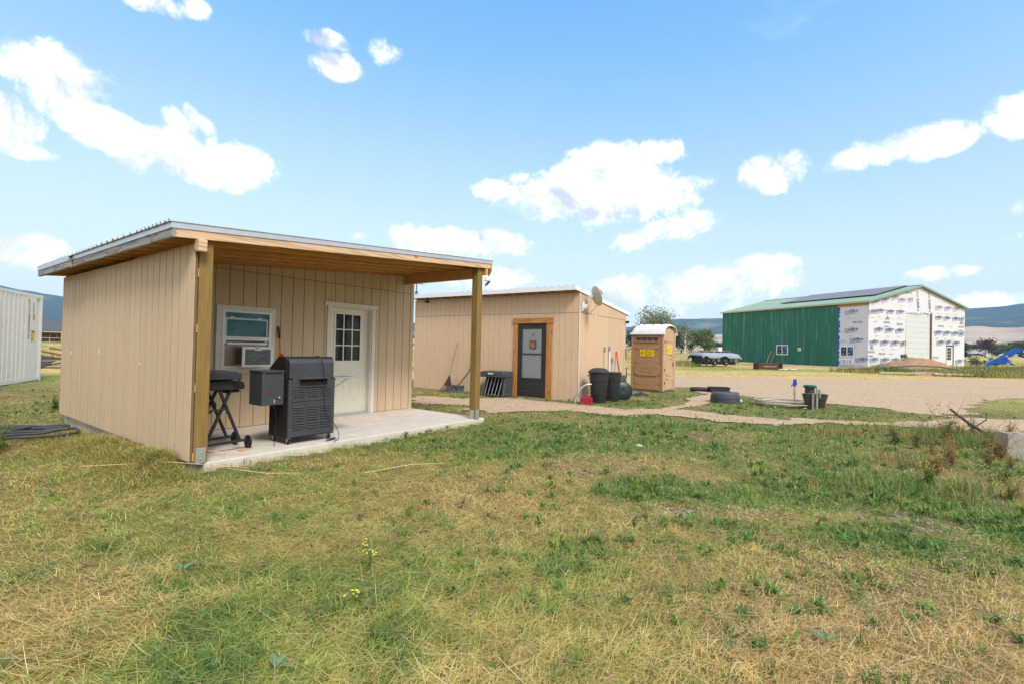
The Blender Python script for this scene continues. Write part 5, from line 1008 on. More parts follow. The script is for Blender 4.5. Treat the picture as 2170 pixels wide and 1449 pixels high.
for (x_, y_, rz_, sc, lab) in ((1.95, 7.27, 20, .6, 'small pale stone in the lawn in front of the dark storm door'), (7.05, 12.9, 70, .8, 'small pale stone in the grass left of the yard hydrant')):
    s_ = MB().lathe([(0, 0), (.05*sc, .0), (.065*sc, .03), (.04*sc, .062), (0, .065)], 7, caps=False); o_ = tag(obj('stone', s_, M('stone_pale', (.55,.50,.45), .9, .15, 20)), lab, 'stone', 'pale stones in the grass'); o_.location = at_g(x_, y_, -.005); o_.rotation_euler = (.15, .1, R(rz_)); o_.scale = (1.5, .9, .55)
# cinder blocks and a dead branch at the right
cind = M('cinder_grey', (.36,.32,.275), .95, .14, 24, bump=.6, bscale=90, blotch=.3, blotch_col=(.26,.22,.18), bl_scale=3)
def cinder(x, y, z, rz, lab):
    t_ = thing('concrete_block', lab, 'block', (x, y, z), rz, 'hollow concrete blocks')
    obj('shell', MB().box(-.20, .20, -.10, -.065, 0, .19).box(-.20, .20, .065, .10, 0, .19).box(-.20, -.165, -.0645, .0645, 0, .19).box(.165, .20, -.0645, .0645, 0, .19).box(-.018, .018, -.0645, .0645, 0, .19), cind, t_, bevel=.004); return t_
cz = g(7.30, 6.95)
cinder(7.36, 6.98, cz-.03, -16, 'hollow concrete block on the ground, lower of the two in the weeds'); cinder(7.37, 6.99, cz+.161, -13, 'hollow concrete block with open cells, upper of the two in the weeds')
br = MB().tube([at_g(8.75, 9.6, .42), at_g(8.55, 9.0, .26), at_g(8.45, 8.6, .14), at_g(8.30, 8.1, .02)], [.022, .026, .028, .02], 7); br.tube([at_g(8.5, 8.85, .2), at_g(8.62, 8.75, .34), at_g(8.6, 8.72, .48)], [.012, .009, .005], 5)
tag(obj('dead_branch', br, M('bark_dark', (.085,.062,.045), .95, .3, 20), None, 60), 'dark dead branch sloping out of the weeds above the concrete blocks', 'branch')

# ================================================================== LEFT EDGE: container, black pipe, scrap, far house
CL, CH, CW = 12.2, 2.82, 2.44
ct = thing('shipping_container', 'white corrugated shipping container at the left edge of the yard', 'container', (-15.85+CL*math.cos(R(-63.5)), 16.25+CL*math.sin(R(-63.5)), 0), 116.5)
wh = M('container_white', (.78,.745,.69), .5, .04, 5, blotch=.35, blotch_col=(.52,.40,.28), bl_scale=.9)
prof = []; xx = .16
while xx < CL-1.2:
    prof += [(xx, .0), (xx+.07, .0), (xx+.105, .036), (xx+.175, .036), (xx+.21, .0)]; xx += .28
prof = [(.10, .0)]+prof+[(CL-.45, .0), (CL-.40, .036), (CL-.18, .036), (CL-.12, 0), (CL-.1, 0)]
n_ = len(prof); vs = [(a, .004+b_, .16) for a, b_ in prof]+[(a, .004+b_, CH-.10) for a, b_ in prof]; vs2 = [(v[0], v[1]+.004, v[2]) for v in vs]
obj('side_wall', MB().add(vs+vs2, [(i, i+1, n_+i+1, n_+i) for i in range(n_-1)]+[(2*n_+i, 3*n_+i, 3*n_+i+1, 2*n_+i+1) for i in range(n_-1)]), wh, ct)
for (a, b, c, d, e, f_) in ((.0, .0995, -.002, .12, .0, CH), (CL-.0995, CL, -.002, .12, .0, CH)): part('corner_post', ct, wh, a, b, c, d, e, f_, bevel=.01)
part('top_rail', ct, wh, .1005, CL-.1005, .0, .07, CH-.10, CH-.005, bevel=.008); part('bottom_rail', ct, wh, .1005, CL-.1005, .002, .09, .03, .16, bevel=.006); part('roof', ct, wh, .0, CL, .1205, CW, CH-.06, CH-.02); part('end_wall', ct, wh, .0, .04, .1205, CW, .0, CH-.0605); part('end_wall', ct, wh, CL-.04, CL, .1205, CW, .0, CH-.0605); part('back_wall', ct, wh, .0405, CL-.0405, CW-.04, CW, .0, CH-.0605); part('floor', ct, bk, .0405, CL-.0405, .125, CW-.045, .03, .12)
oy_ = M('decal_yellow', (.78,.52,.06), .5, .08); ink = M('decal_ink', (.14,.14,.14), .6, .05)
dc = obj('decal', MB().box(CL-.80, CL-.55, -.003, -.0003, 1.28, 1.66), oy_, ct); dc2 = obj('decal', MB().box(CL-.70, CL-.58, -.003, -.0003, 1.98, 2.18), M('decal_orange', (.55,.28,.04), .5, .1), ct)
for k_, (zz, w_) in enumerate(((1.56, .20), (1.45, .06), (1.34, .09))): print_line(dc, ink, (CL-.78, -.0032, zz), '-y', w_, .075, 20+k_)
print_line(ct, ink, (CL-1.02, -.0004, 2.52), '-y', 1.15, .09, 31, True); print_line(ct, ink, (CL-.70, -.0004, 2.55), '-y', .36, .07, 32, True)
for (a, z_) in ((.95, 2.62), (.30, 2.70), (3.1, 2.42)): part('patch', ct, M('rust_patch', (.58,.42,.20), .7, .2, 14), CL-a-.12, CL-a, -.003, -.0003, z_-.12, z_+.02)
# black poly pipe coiled on the hay
pp = thing('poly_pipe', 'loose loops of black poly pipe lying on the cut hay', 'pipe'); pm = M('poly_pipe_black', (.045,.048,.052), .45, .12, 9)
def hz_(pts, lift): return [at_g(x-.22, y-.05, lift+l) for (x, y, l) in pts]
for pts in ([(-8.6, 6.95, .02), (-7.6, 7.25, .02), (-7.0, 7.5, .03), (-6.62, 7.62, .05), (-6.56, 7.35, .05), (-6.75, 7.1, .03), (-7.5, 6.7, .03), (-8.6, 6.2, .02)],
            [(-8.6, 6.35, .03), (-7.5, 6.75, .05), (-6.7, 7.15, .08), (-6.25, 7.2, .08), (-5.9, 6.95, .06), (-5.85, 6.75, .05), (-6.1, 6.55, .04), (-6.6, 6.35, .04), (-7.4, 6.0, .03), (-8.4, 5.7, .02)],
            [(-8.5, 6.1, .06), (-7.2, 6.5, .07), (-6.45, 6.85, .10), (-6.05, 6.85, .10), (-6.0, 6.7, .09), (-6.4, 6.45, .07), (-7.3, 6.15, .05), (-8.2, 6.0, .05)],
            [(-6.9, 6.2, .08), (-6.6, 6.55, .10), (-6.45, 6.85, .12), (-6.5, 7.1, .08)], [(-8.0, 6.4, .06), (-7.0, 6.35, .09), (-6.3, 6.55, .10), (-5.95, 6.8, .10)]):
    obj('loop', MB().tube(hz_(smooth_path(pts), .05), .018, 8), pm, pp, 60)
jk = thing('scrap_pile', 'heap of rusty boards and dark scrap in the weeds beyond the container', 'scrap heap', at_g(-21.2, 23.0))
for i, (a, b, c, w, m_) in enumerate((((-1.6, .3, .75), (1.6, -.4, .35), 0, .16, 'rust'), ((-1.4, .0, .5), (1.5, -.2, .30), 0, .2, 'dark'), ((-1.2, -.3, .28), (.9, -.6, .40), 0, .14, 'grey'), ((-.8, -.5, .12), (1.3, -.7, .15), 0, .22, 'grey'), ((-1.0, .2, .9), (.9, .1, .66), 0, .13, 'rust'), ((-.3, -.8, .10), (.8, .4, .5), 0, .18, 'dark'))):
    obj('plank', MB().bar(a, b, w, .06), {'rust': M('rust_board', (.22,.07,.04), .9, .3, 6), 'dark': M('scrap_dark', (.05,.035,.04), .8, .3, 6), 'grey': M('scrap_grey', (.25,.22,.18), .9, .25, 6)}[m_], jk)
obj('sheet', MB().hexa([(-1.0, -.9, .02), (-.2, -1.0, .02), (-.1, -.2, .42), (-1.0, -.1, .46), (-1.0, -.9, .05), (-.2, -1.0, .05), (-.1, -.2, .45), (-1.0, -.1, .49)]), MATS['scrap_dark'], jk)
fh = thing('far_house', 'low brown house with a grey roof far off between container and shed', 'house', (-113, 112.0, .5), 43)
wallm = M('house_brown', (.13,.085,.06), .8, .15, 3); rfm = M('house_roof', (.080,.085,.11), .8, .15, 4); beige = M('house_beige', (.48,.36,.25), .8, .1, 3)
part('wall', fh, wallm, -12, 12, 0, 8, 0, 2.6); obj('roof', MB().prism([(-2.2, 2.62), (9, 2.62), (3.4, 5.5)], -12.6, 12.6, 'x'), rfm, fh); part('porch_beam', fh, beige, -12, 12, -2.0, -1.7, 2.2, 2.6)
for xx in (-9, -5.5, -1.6, 2.2, 6, 10): part('porch_post', fh, beige, xx, xx+.35, -2.0, -1.7, 0, 2.19)
obj('gable', MB().prism([(-2.3, 2.62), (2.3, 2.62), (0, 4.3)], -2.6, 1.0, 'y'), wallm, fh); obj('gable_roof', MB().prism([(-2.8, 2.55), (0, 4.55), (2.8, 2.55), (2.55, 2.5), (0, 4.32), (-2.55, 2.5)], -2.9, 2.0, 'y'), M('house_trim', (.7,.66,.6), .6, .05), fh); fh.children[-1].location = (-2.0, 0, 0); fh.children[-2].location = (-2.0, 0, 0)
for xx in (-8, -4, 0, 4, 8): w_ = part('window', fh, M('house_trim', (.7,.66,.6)), xx, xx+1.3, -.06, -.001, .9, 2.0); obj('pane', MB().box(xx+.08, xx+1.22, -.08, -.061, .98, 1.92), glass_d, w_)
for xx in range(-12, 12, 2): part('rail_post', fh, beige, xx, xx+.1, -2.4, -2.3, 0, .9)
part('rail', fh, beige, -12, 12, -2.4, -2.3, .9, 1.0)
# ================================================================== BARN (local x to the right along its long green side, y back along the gable)
BL, BW, BE, BP = 18.65, 15.06, 6.50, 8.50
barn = thing('barn', 'large green metal barn with its front end wrapped in white printed house wrap', 'barn', (C_O[0], C_O[1], C_Z-.05), C_AZ)
green = M('green_metal', (.012,.135,.076), .38, .12, 1.6, (1.6, 1.6, .11), spec=.4, blotch=.9, blotch_col=(.13,.33,.24), bl_scale=2.2, rand=.05)
roofg = M('pale_green_metal', (.205,.315,.24), .35, .07, 2, spec=.5, rand=.04)
wrap = M('house_wrap', (.66,.65,.68), .55, .03, 1.2, bump=.35, bscale=2.2, spec=.25, blotch=.2, blotch_col=(.64,.62,.64), bl_scale=.5)
studs = M('barn_lumber', (.50,.27,.12), .8, .2, 3)
# green side: ribbed sheets 0.91 m wide
SE = -3.05
def rib_sheet(x0, x1):
    prof = []; xx = x0
    while xx < x1-.02:
        for d_, o_2 in ((0, .0), (.20, .0), (.215, -.028), (.255, -.028), (.27, 0)):
            if xx+d_ <= x1: prof.append((xx+d_, o_2))
        xx += .3048
    prof.append((x1, 0)); n_ = len(prof); mb = MB(); vs = [(a, b_-.03, .08) for a, b_ in prof]+[(a, b_-.03, BE-.02) for a, b_ in prof]; bk_v = [(v[0], v[1]+.003, v[2]) for v in vs]
    mb.add(vs+bk_v, [(i, i+1, n_+i+1, n_+i) for i in range(n_-1)]+[(2*n_+i, 3*n_+i, 3*n_+i+1, 2*n_+i+1) for i in range(n_-1)])
    return obj('wall_sheet', mb, green, barn)
x_ = -BL
while x_ < SE-.05: rib_sheet(x_, min(x_+.9144, SE)); x_ += .9144
part('corner_flashing', barn, green, -BL-.04, -BL+.06, -.062, -.0325, .06, BE-.02); part('base_flashing', barn, green, -BL+.061, SE, -.045, -.033, .0, .079)
part('wall_core', barn, studs, -BL, SE-.0, -.0265, .1, .0, BE-.02); part('wall_core', barn, studs, SE+.001, .0, .001, .1, .0, BE-.62)
part('header', barn, studs, SE+.02, -.02, -.012, -.002, BE-.40, BE-.06); 
for i in range(8): part('stud', barn, studs, SE+.1+i*.40, SE+.14+i*.40, -.030, -.0125, BE-.36, BE-.06)
part('back_wall', barn, green, -BL, -.101, BW-.1, BW, .0, BE-.05); obj('far_gable', MB().prism([(.0, .0), (BW, .0), (BW, BE-.05), (BW/2, BP-.05), (.0, BE-.05)], -BL-.001, -BL-.03, 'x'), green, barn)
# house wrap on the long side: three courses with a ragged edge where the sheathing shows blue
blue_b = M('blue_membrane', (.02,.10,.42), .6, .15, 4)
part('membrane', barn, blue_b, SE+.005, SE+.5, -.006, .0005, .08, BE-.45)
RW = np.random.default_rng(3)
def wrap_y(z0, z1, proud):
    n = 14; ed = []
    for i in range(n+1): ed.append((SE+.10+RW.uniform(0, .26)*(1 if 0 < i < n else .6), z0+(z1-z0)*i/n))
    obj('wrap_course', MB().prism([(-.0, z0)]+[(-.0, z1)]+ed[::-1], -proud-.012, -proud, 'y'), wrap, barn)
wrap_y(.06, 2.62, .008); wrap_y(2.58, 4.95, .021); wrap_y(4.90, BE-.42, .034)
# gable end, with openings for the big door and the walk door
OD = (5.44, 9.36, .0, 5.77); MD = (11.95, 13.15, .05, 2.50)
def gable_piece(poly, proud, nm='wrap_course'): return obj(nm, MB().prism(poly, proud, proud+.010, 'x'), wrap, barn)
def gz(y): return BE-.08+(BP-BE)*(1-abs(y-BW/2)/(BW/2))
for (z0, z1, pr) in ((.05, 2.62, .002), (2.58, 4.95, .014), (4.90, 5.80, .026)):
    gable_piece([(-.045, z0), (OD[0], z0), (OD[0], z1), (-.045, z1)], pr)
    if z0 < 1:
        gable_piece([(OD[1]+.02, z0), (MD[0], z0), (MD[0], MD[3]), (MD[1], MD[3]), (MD[1], z0), (BW, z0), (BW, z1), (OD[1]+.02, z1)], pr)
    else: gable_piece([(OD[1]+.02, z0), (BW, z0), (BW, z1), (OD[1]+.02, z1)], pr)
gable_piece([(-.045, 5.75), (BW, 5.75), (BW, gz(BW)), (BW/2, gz(BW/2)), (-.045, gz(0))], .038)
part('wall_core', barn, studs, -.1, .001, .1005, OD[0]-.05, .0, BE-.4); part('wall_core', barn, studs, -.1, .001, OD[1]+.05, MD[0]-.02, .0, BE-.4); part('wall_core', barn, studs, -.1, .001, MD[1]+.02, BW-.101, .0, BE-.4); part('header', barn, studs, -.1, .001, OD[0]-.05, OD[1]+.05, OD[3]+.01, BE-.4)
# torn flaps and tape runs over the big door
fl_ = MB()
for i in range(11):
    a = OD[0]-.1+i*.39; fl_.hexa([(.049, a, 5.80), (.052, a+.36, 5.80), (.060, a+.36-RW.uniform(0, .1), 5.80-RW.uniform(.1, .28)), (.056, a+RW.uniform(0, .1), 5.80-RW.uniform(.1, .28)), (.053, a, 5.82), (.056, a+.36, 5.82), (.066, a+.34, 5.72), (.062, a+.04, 5.72)])
obj('torn_flap', fl_, wrap, barn)
dw = M('door_white', (.60,.625,.62), .4, .03, 3)
for i in range(11): part('door_section', barn, dw, -.06, -.02, OD[0]+.02, OD[1]-.03, .02+i*.524, .02+i*.524+.515, bevel=.006)
rb = M('red_brown_lumber', (.19,.075,.035), .8, .2, 4); part('door_jamb', barn, rb, -.05, .075, OD[1]-.025, OD[1]+.15, .0, 5.79); part('door_jamb', barn, studs, -.05, .03, OD[0]-.02, OD[0]+.015, .0, 5.76); part('door_head', barn, rb, -.05, .045, OD[0]+.0155, OD[1]-.0255, OD[3]-.09, OD[3]+.02)
md = part('door', barn, cream, -.06, -.01, MD[0]+.08, MD[1]-.10, .08, 2.42); 
for i in range(2):
    for j in range(4): obj('pane', MB().box(-.0095, -.003, MD[0]+.25+i*.34, MD[0]+.55+i*.34, 1.0+j*.33, 1.30+j*.33), glass_d, md)
part('door_frame', barn, black_m, -.05, .02, MD[0]+.0, MD[0]+.079, .05, 2.50); part('door_frame', barn, black_m, -.05, .06, MD[1]-.06, MD[1]+.02, .05, 2.50); part('door_frame', barn, black_m, -.05, .03, MD[0]+.08, MD[1]-.061, 2.43, 2.53); part('door_frame', barn, vinyl, -.05, .01, MD[1]-.0995, MD[1]-.0605, .08, 2.42)
# windows, heat pump grille, vent hood
def barn_window(x0, x1, z0, z1, yo, ra=False):
    f_ = obj('window', MB().box(x0, x0+.09, yo-.06, yo, z0, z1).box(x1-.09, x1, yo-.06, yo, z0, z1).box(x0+.0905, x1-.0905, yo-.06, yo, z0, z0+.09).box(x0+.0905, x1-.0905, yo-.06, yo, z1-.09, z1).box((x0+x1)/2-.04, (x0+x1)/2+.04, yo-.055, yo, z0+.0905, z1-.0905), vinyl, barn)
    xm = (x0+x1)/2; obj('pane', MB().box(x0+.091, xm-.041, yo-.03, yo-.01, z0+.091, z1-.091), M('barn_glass_dark', (.05,.055,.075), .12, .2, 5), f_); obj('pane', MB().box(xm+.041, x1-.091, yo-.035, yo-.015, z0+.091, z1-.091), M('barn_glass_blue', (.035,.10,.19), .12, .25, 5), f_)
    for (a, b) in ((.2, .2), (.25, .6), (.62, .25), (.75, .65)): obj('sticker', MB().box(x0+(x1-x0)*a, x0+(x1-x0)*a+.10, yo-.0385, yo-.0355, z0+(z1-z0)*b, z0+(z1-z0)*b+.10), M('sticker_pale', (.45,.52,.52), .6, .1), f_)
barn_window(-10.24, -8.73, 1.14, 2.26, -.063); barn_window(-2.70, -1.28, 1.12, 2.16, -.048, True)
hp_ = part('heat_pump', barn, AC_w, -2.70, -1.34, -.14, -.034, .32, .88, bevel=.02)
for k_ in range(4):
    for i in range(5): obj('grille_slot', MB().box(-2.62+k_*.30, -2.40+k_*.30, -.146, -.1405, .42+i*.08, .455+i*.08), M('vent_dark', (.06,.05,.05)) if k_ in (1, 3) else M('vent_grey', (.30,.30,.30), .6, .1), hp_)
part('wall_box', barn, vinyl, -7.46, -7.10, -.14, -.0635, 1.60, 1.95, bevel=.02); part('box_recess', barn, M('vent_grey', (.3,.3,.3)), -7.36, -7.20, -.146, -.1405, 1.68, 1.84)
# roof: ribbed sheets on each slope, trim, solar array
sl = (BP-BE)/(BW/2+.25)
def rz_(y): return BE+.02+(y+.25)*sl if y <= BW/2 else BE+.02+(BW+.25-y)*sl
def roof_sheet(x0, x1, back=False):
    ya, yb = ((-.28, BW/2) if not back else (BW+.28, BW/2)); prof = []; xx = x0
    while xx < x1-.02:
        for d_, o_2 in ((0, .0), (.22, .0), (.235, .025), (.265, .025), (.28, 0)):
            if xx+d_ <= x1: prof.append((xx+d_, o_2))
        xx += .3048
    prof.append((x1, 0)); n_ = len(prof); za, zb = BE+.02-.03*sl, BP+.02
    vs = [(a, ya, za+b_) for a, b_ in prof]+[(a, yb, zb+b_) for a, b_ in prof]; lo = [(v[0], v[1], v[2]-.004) for v in vs]
    obj('roof_sheet', MB().add(vs+lo, [(i, i+1, n_+i+1, n_+i) for i in range(n_-1)]+[(2*n_+i, 3*n_+i, 3*n_+i+1, 2*n_+i+1) for i in range(n_-1)]+[(i, 2*n_+i, 2*n_+i+1, i+1) for i in range(n_-1)]), roofg, barn)
x_ = -BL-.25
while x_ < .29:
    roof_sheet(x_, min(x_+.9144, .30)); roof_sheet(x_, min(x_+.9144, .30), True); x_ += .9144
part('eave_trim', barn, M('tan_trim', (.50,.47,.28), .5, .06), -BL-.26, .30, -.295, -.282, BE-.14, BE+.03); part('soffit', barn, M('tan_trim', (.5,.47,.28)), -BL-.24, .28, -.28, -.07, BE-.06, BE-.04)
for (yA, zA, yB, zB) in ((-.29, BE+.01, BW/2, BP+.01), (BW+.29, BE+.01, BW/2, BP+.01)):
    obj('rake_trim', MB().bar((.315, yA, zA-.06), (.315, yB, zB-.06), .022, .17, (0, 0, 1)), roofg, barn); obj('barge_board', MB().bar((.20, yA, zA-.09), (.20, yB, zB-.09), .20, .03, (0, 0, 1)), M('tan_trim', (.5,.47,.28)), barn)
part('ridge_cap', barn, roofg, -BL-.26, .31, BW/2-.18, BW/2+.18, BP+.012, BP+.055, bevel=.02)
cell = bpy.data.materials.new('solar_glass'); cell.use_nodes = True; cb_ = cell.node_tree.nodes['Principled BSDF']; cb_.inputs['Base Color'].default_value = (.20,.20,.215,1); cb_.inputs['Roughness'].default_value = .5; cb_.inputs['Specular IOR Level'].default_value = .3  # grey sky reflection painted into the base colour
alu = M('solar_frame', (.03,.03,.032), .4, .05)
for i in range(11):
    for j in range(3):
        x0 = -12.0+i*1.0; s0 = 2.55+j*1.66; s1_ = s0+1.63
        p = lambda x, y, dz: (x, y, rz_(y)+dz)
        o_ = obj('solar_panel', MB().hexa([p(x0, s0, .12), p(x0+.97, s0, .12), p(x0+.97, s1_, .12), p(x0, s1_, .12), p(x0, s0, .155), p(x0+.97, s0, .155), p(x0+.97, s1_, .155), p(x0, s1_, .155)]), alu, barn)
        obj('glass', MB().hexa([p(x0+.02, s0+.02, .1553), p(x0+.95, s0+.02, .1553), p(x0+.95, s1_-.02, .1553), p(x0+.02, s1_-.02, .1553), p(x0+.02, s0+.02, .158), p(x0+.95, s0+.02, .158), p(x0+.95, s1_-.02, .158), p(x0+.02, s1_-.02, .158)]), cell, o_)
for s0 in (2.9, 4.6, 6.2): obj('mounting_rail', MB().bar((-12.4, s0, rz_(s0)+.08), (-.95, s0, rz_(s0)+.08), .05, .05), alu, barn)
# printing on the wrap
navy = M('wrap_navy', (.10,.15,.30), .6, .05); greyp = M('wrap_grey', (.22,.22,.25), .6, .05); pale = M('wrap_pale', (.52,.52,.55), .6, .05)
def dry(par, f, a, z, tilt=11, sz=.50, mat=None, body='DRYline', sub=True):
    """brand word: heavy capitals, light lower case, underline, small line below"""
    P_ = (lambda t, w: (a+t, -.058, w)) if f == '-y' else (lambda t, w: (.056, a+t, w))
    ct_, st_ = math.cos(R(tilt)), math.sin(R(tilt)); m_ = mat or navy
    if body == 'DRYline':
        text('DRY', sz, m_, par, P_(0, z), f, tilt, .005); text('line', sz, m_, par, P_(.62*sz/.5*ct_*1.03, z+.62*sz/.5*st_*1.03), f, tilt, .004); ln = 1.16*sz/.5
    else: text(body, sz, m_, par, P_(0, z), f, tilt, .012); ln = .3*len(body)*sz/.5
    dz = -.10*sz/.5; a0 = (0+.1*st_, z+dz); a1 = (ln*ct_, z+dz+ln*st_)
    th = .018
    if f == '-y': q = MB().hexa([(a+a0[0], -.0575, a0[1]-th), (a+a1[0], -.0575, a1[1]-th), (a+a1[0], -.0565, a1[1]-th), (a+a0[0], -.0565, a0[1]-th), (a+a0[0], -.0575, a0[1]+th), (a+a1[0], -.0575, a1[1]+th), (a+a1[0], -.0565, a1[1]+th), (a+a0[0], -.0565, a0[1]+th)])
    else: q = MB().hexa([(.0545, a+a0[0], a0[1]-th), (.0545, a+a1[0], a1[1]-th), (.0555, a+a1[0], a1[1]-th), (.0555, a+a0[0], a0[1]-th), (.0545, a+a0[0], a0[1]+th), (.0545, a+a1[0], a1[1]+th), (.0555, a+a1[0], a1[1]+th), (.0555, a+a0[0], a0[1]+th)])
    obj('underline', q, m_, par)
    if sub and sz > .4: print_line(par, pale, P_(.25, z-.42), f, .42, .12, int(a*10+z*100))
def boyce(f, a, z):
    P_ = (lambda t, w: (a+t, -.058, w)) if f == '-y' else (lambda t, w: (.056, a+t, w))
    for t, w, hw in ((.49, .80, .12), (.49, .66, .24), (.33, .58, .16), (.65, .58, .16)):
        if f == '-y': obj('emblem', MB().prism([(a+t-hw, z+w-.10), (a+t+hw, z+w-.10), (a+t, z+w+.06)], -.0575, -.0565, 'y'), greyp, barn)
        else: obj('emblem', MB().prism([(a+t-hw, z+w-.10), (a+t+hw, z+w-.10), (a+t, z+w+.06)], .0545, .0555, 'x'), greyp, barn)
    text('BOYCE', .27, greyp, barn, P_(0, z+.10), f, 0, .006); text('LUMBER', .19, greyp, barn, P_(.0, z-.28), f, 0, .004)
def phone(f, a, z, m_=None):
    P_ = (lambda t, w: (a+t, -.058, w)) if f == '-y' else (lambda t, w: (.056, a+t, w))
    text('728-7100', .25, m_ or greyp, barn, P_(0, z), f, 0, .006); 
# long side
for (a, z) in ((-2.25, 5.32), (-2.25, 3.52), (-1.75, 2.52)): dry(barn, '-y', a, z, 9)
dry(barn, '-y', -1.16, .64, 9, .46); phone('-y', -1.52, 4.42); text('line', .50, pale, barn, (-2.75, -.058, 2.45), '-y', 9, .0)
for z in (4.3, 3.6, 5.3): print_line(barn, pale, (-2.62, -.058, z), '-y', .25, .12, int(z*10))
# gable end
for a in (.75, 2.30, 3.85): dry(barn, '+x', a, 3.55)
for a in (.10, 1.62, 3.15): dry(barn, '+x', a, 2.32)
dry(barn, '+x', 4.62, 2.32, body='DRY', sub=False)
for a in (.15, 1.70, 3.25): dry(barn, '+x', a, .62)
for a, z in ((-.02, 5.28), (1.0, 5.42), (2.45, 5.40), (3.95, 5.45)): dry(barn, '+x', a, z, 9, .46)
boyce('+x', 2.15, 4.35); phone('+x', 4.0, 4.35); boyce('+x', -.04, 1.45); phone('+x', 1.45, 1.40)
print_line(barn, pale, (.0555, .7, 4.5), '+x', .55, .12, 51); print_line(barn, pale, (.0555, 3.0, 1.45), '+x', .6, .11, 52)
for a, z in ((.35, 6.40), (1.75, 6.62), (3.15, 6.95)): dry(barn, '+x', a, z-.18, 17, .46, sub=False)
for a, z in ((4.15, 6.65), (5.65, 6.75)): dry(barn, '+x', a, z, 9, .46, body='DRYline' if a < 5 else 'DRY')
phone('+x', 5.3, 7.55); 
for a in (7.0, 8.85):
    text('DRY', .50, navy, barn, (.056, a+.02, 7.12), '+x', -84, .018); text('line', .50, navy, barn, (.056, a+.09, 6.47), '+x', -84, .004); text('line', .46, pale, barn, (.056, a+.0, 7.9), '+x', -84, .004)
for a in (9.95, 11.35, 12.75, 14.05):
    k_ = 'DRYline' if a < 13.8 else 'DRY'; dry(barn, '+x', a, 3.55, body=k_, sub=k_ != 'DRY')
for a in (10.35, 12.95): dry(barn, '+x', a, 2.55, sub=False)
text('DRY', .50, navy, barn, (.056, 11.85, 2.60), '+x', 11, .018)
for a in (10.0, 11.5, 12.95): dry(barn, '+x', a, 6.15, 11, .48)
for a in (10.0, 11.4, 12.9, 14.1): dry(barn, '+x', a, 5.15, 8, .46, body='DRYline' if a < 14 else 'DRY', sub=False)
phone('+x', 10.5, 4.40); boyce('+x', 14.0, 4.35); phone('+x', 9.7, 1.15); dry(barn, '+x', 13.5, .62, body='DRYline', sub=False)
print_line(barn, pale, (.0555, 12.4, 4.45), '+x', .55, .11, 53)

# ================================================================== IN FRONT OF THE BARN
def at_t(x, y, dz=0.0): return (x, y, float(base_z(np.array(x), np.array(y)))+dz)
# covered trailer
tl = thing('covered_trailer', 'low trailer load under a grey tarpaulin in the dry grass by the green barn', 'trailer', at_t(18.2, 43.3, .12), 18)
tarp = M('tarp_grey', (.27,.30,.35), .55, .12, 3, bump=.5, bscale=4); RT = np.random.default_rng(8)
NX, NY = 22, 10; vs = []; fs = []
for j in range(NY+1):
    for i in range(NX+1):
        x_ = -2.0+4.0*i/NX; q = j/NY; sag = .05*math.sin(i*1.3+j)+RT.uniform(-.03, .03)
        if q < .25: y_, z_ = -.95-.10*(1-q*4)+RT.uniform(-.03, .03), .62+.42*q*4+(.22*max(0, math.sin(i*.55+1.2))*(1-q*4)) 
        elif q < .75: y_, z_ = -.95+1.9*(q-.25)*2, 1.05+.06*math.sin((q-.25)*2*PI)+sag*.6
        else: y_, z_ = .95+.1*(q-.75)*4, 1.05-.42*(q-.75)*4
        if i in (0, NX): z_ -= .25; x_ += .08 if i else -.08
        vs.append((x_, y_, z_))
for j in range(NY):
    for i in range(NX): fs.append((j*(NX+1)+i, j*(NX+1)+i+1, (j+1)*(NX+1)+i+1, (j+1)*(NX+1)+i))
tp = obj('tarpaulin', MB().add(vs, fs), tarp, tl, 60); sdm = tp.modifiers.new('thick', 'SOLIDIFY'); sdm.thickness = .02
junk = M('load_dark', (.035,.037,.045), .6, .4, 5); obj('load', MB().box(-1.75, 1.75, -.86, .86, .34, .98).box(-1.7, 1.6, -.80, .8, .10, .265), junk, tl); obj('bed', MB().box(-1.9, 1.85, -.95, .95, .27, .339), M('trailer_black', (.02,.02,.022), .5, .2), tl)
for k_, (xx, w_) in enumerate(((-1.6, .3), (-1.1, .35), (-.5, .2), (.1, .45), (.8, .3), (1.3, .35))): obj('crate', MB().box(xx, xx+w_, -1.0, -.87, .36, .60+.05*(k_ % 3)), (junk, M('load_blue', (.03,.07,.13), .5, .3), M('load_olive', (.17,.15,.06), .7, .3))[k_ % 3], tl)
for xx in (-.7, .5):
    wl_ = obj('wheel', MB().lathe([(0, -.09), (.16, -.09), (.22, -.07), (.22, .07), (.16, .09), (0, .09)], 20, (xx, -.84, .22), 'y'), blk2, tl, 40); obj('hub', MB().lathe([(0, -.11), (.05, -.11), (.07, -.091), (0, -.091)], 14, (xx, -.84, .22), 'y'), galv, wl_, 40)
for xx in (-1.4, -.6, .3, 1.3): obj('block', MB().box(xx, xx+.28, -.3, .3, 1.12, 1.24), M('block_brown', (.10,.06,.045), .8, .2), tl)
obj('lath', MB().box(-1.8, 1.7, -.05, .08, 1.241, 1.27), M('lath', (.40,.30,.2), .8, .2), tl); obj('jack', MB().tube([(1.5, -1.0, .0), (1.5, -1.0, .35)], .03, 7), galv, tl, 50)
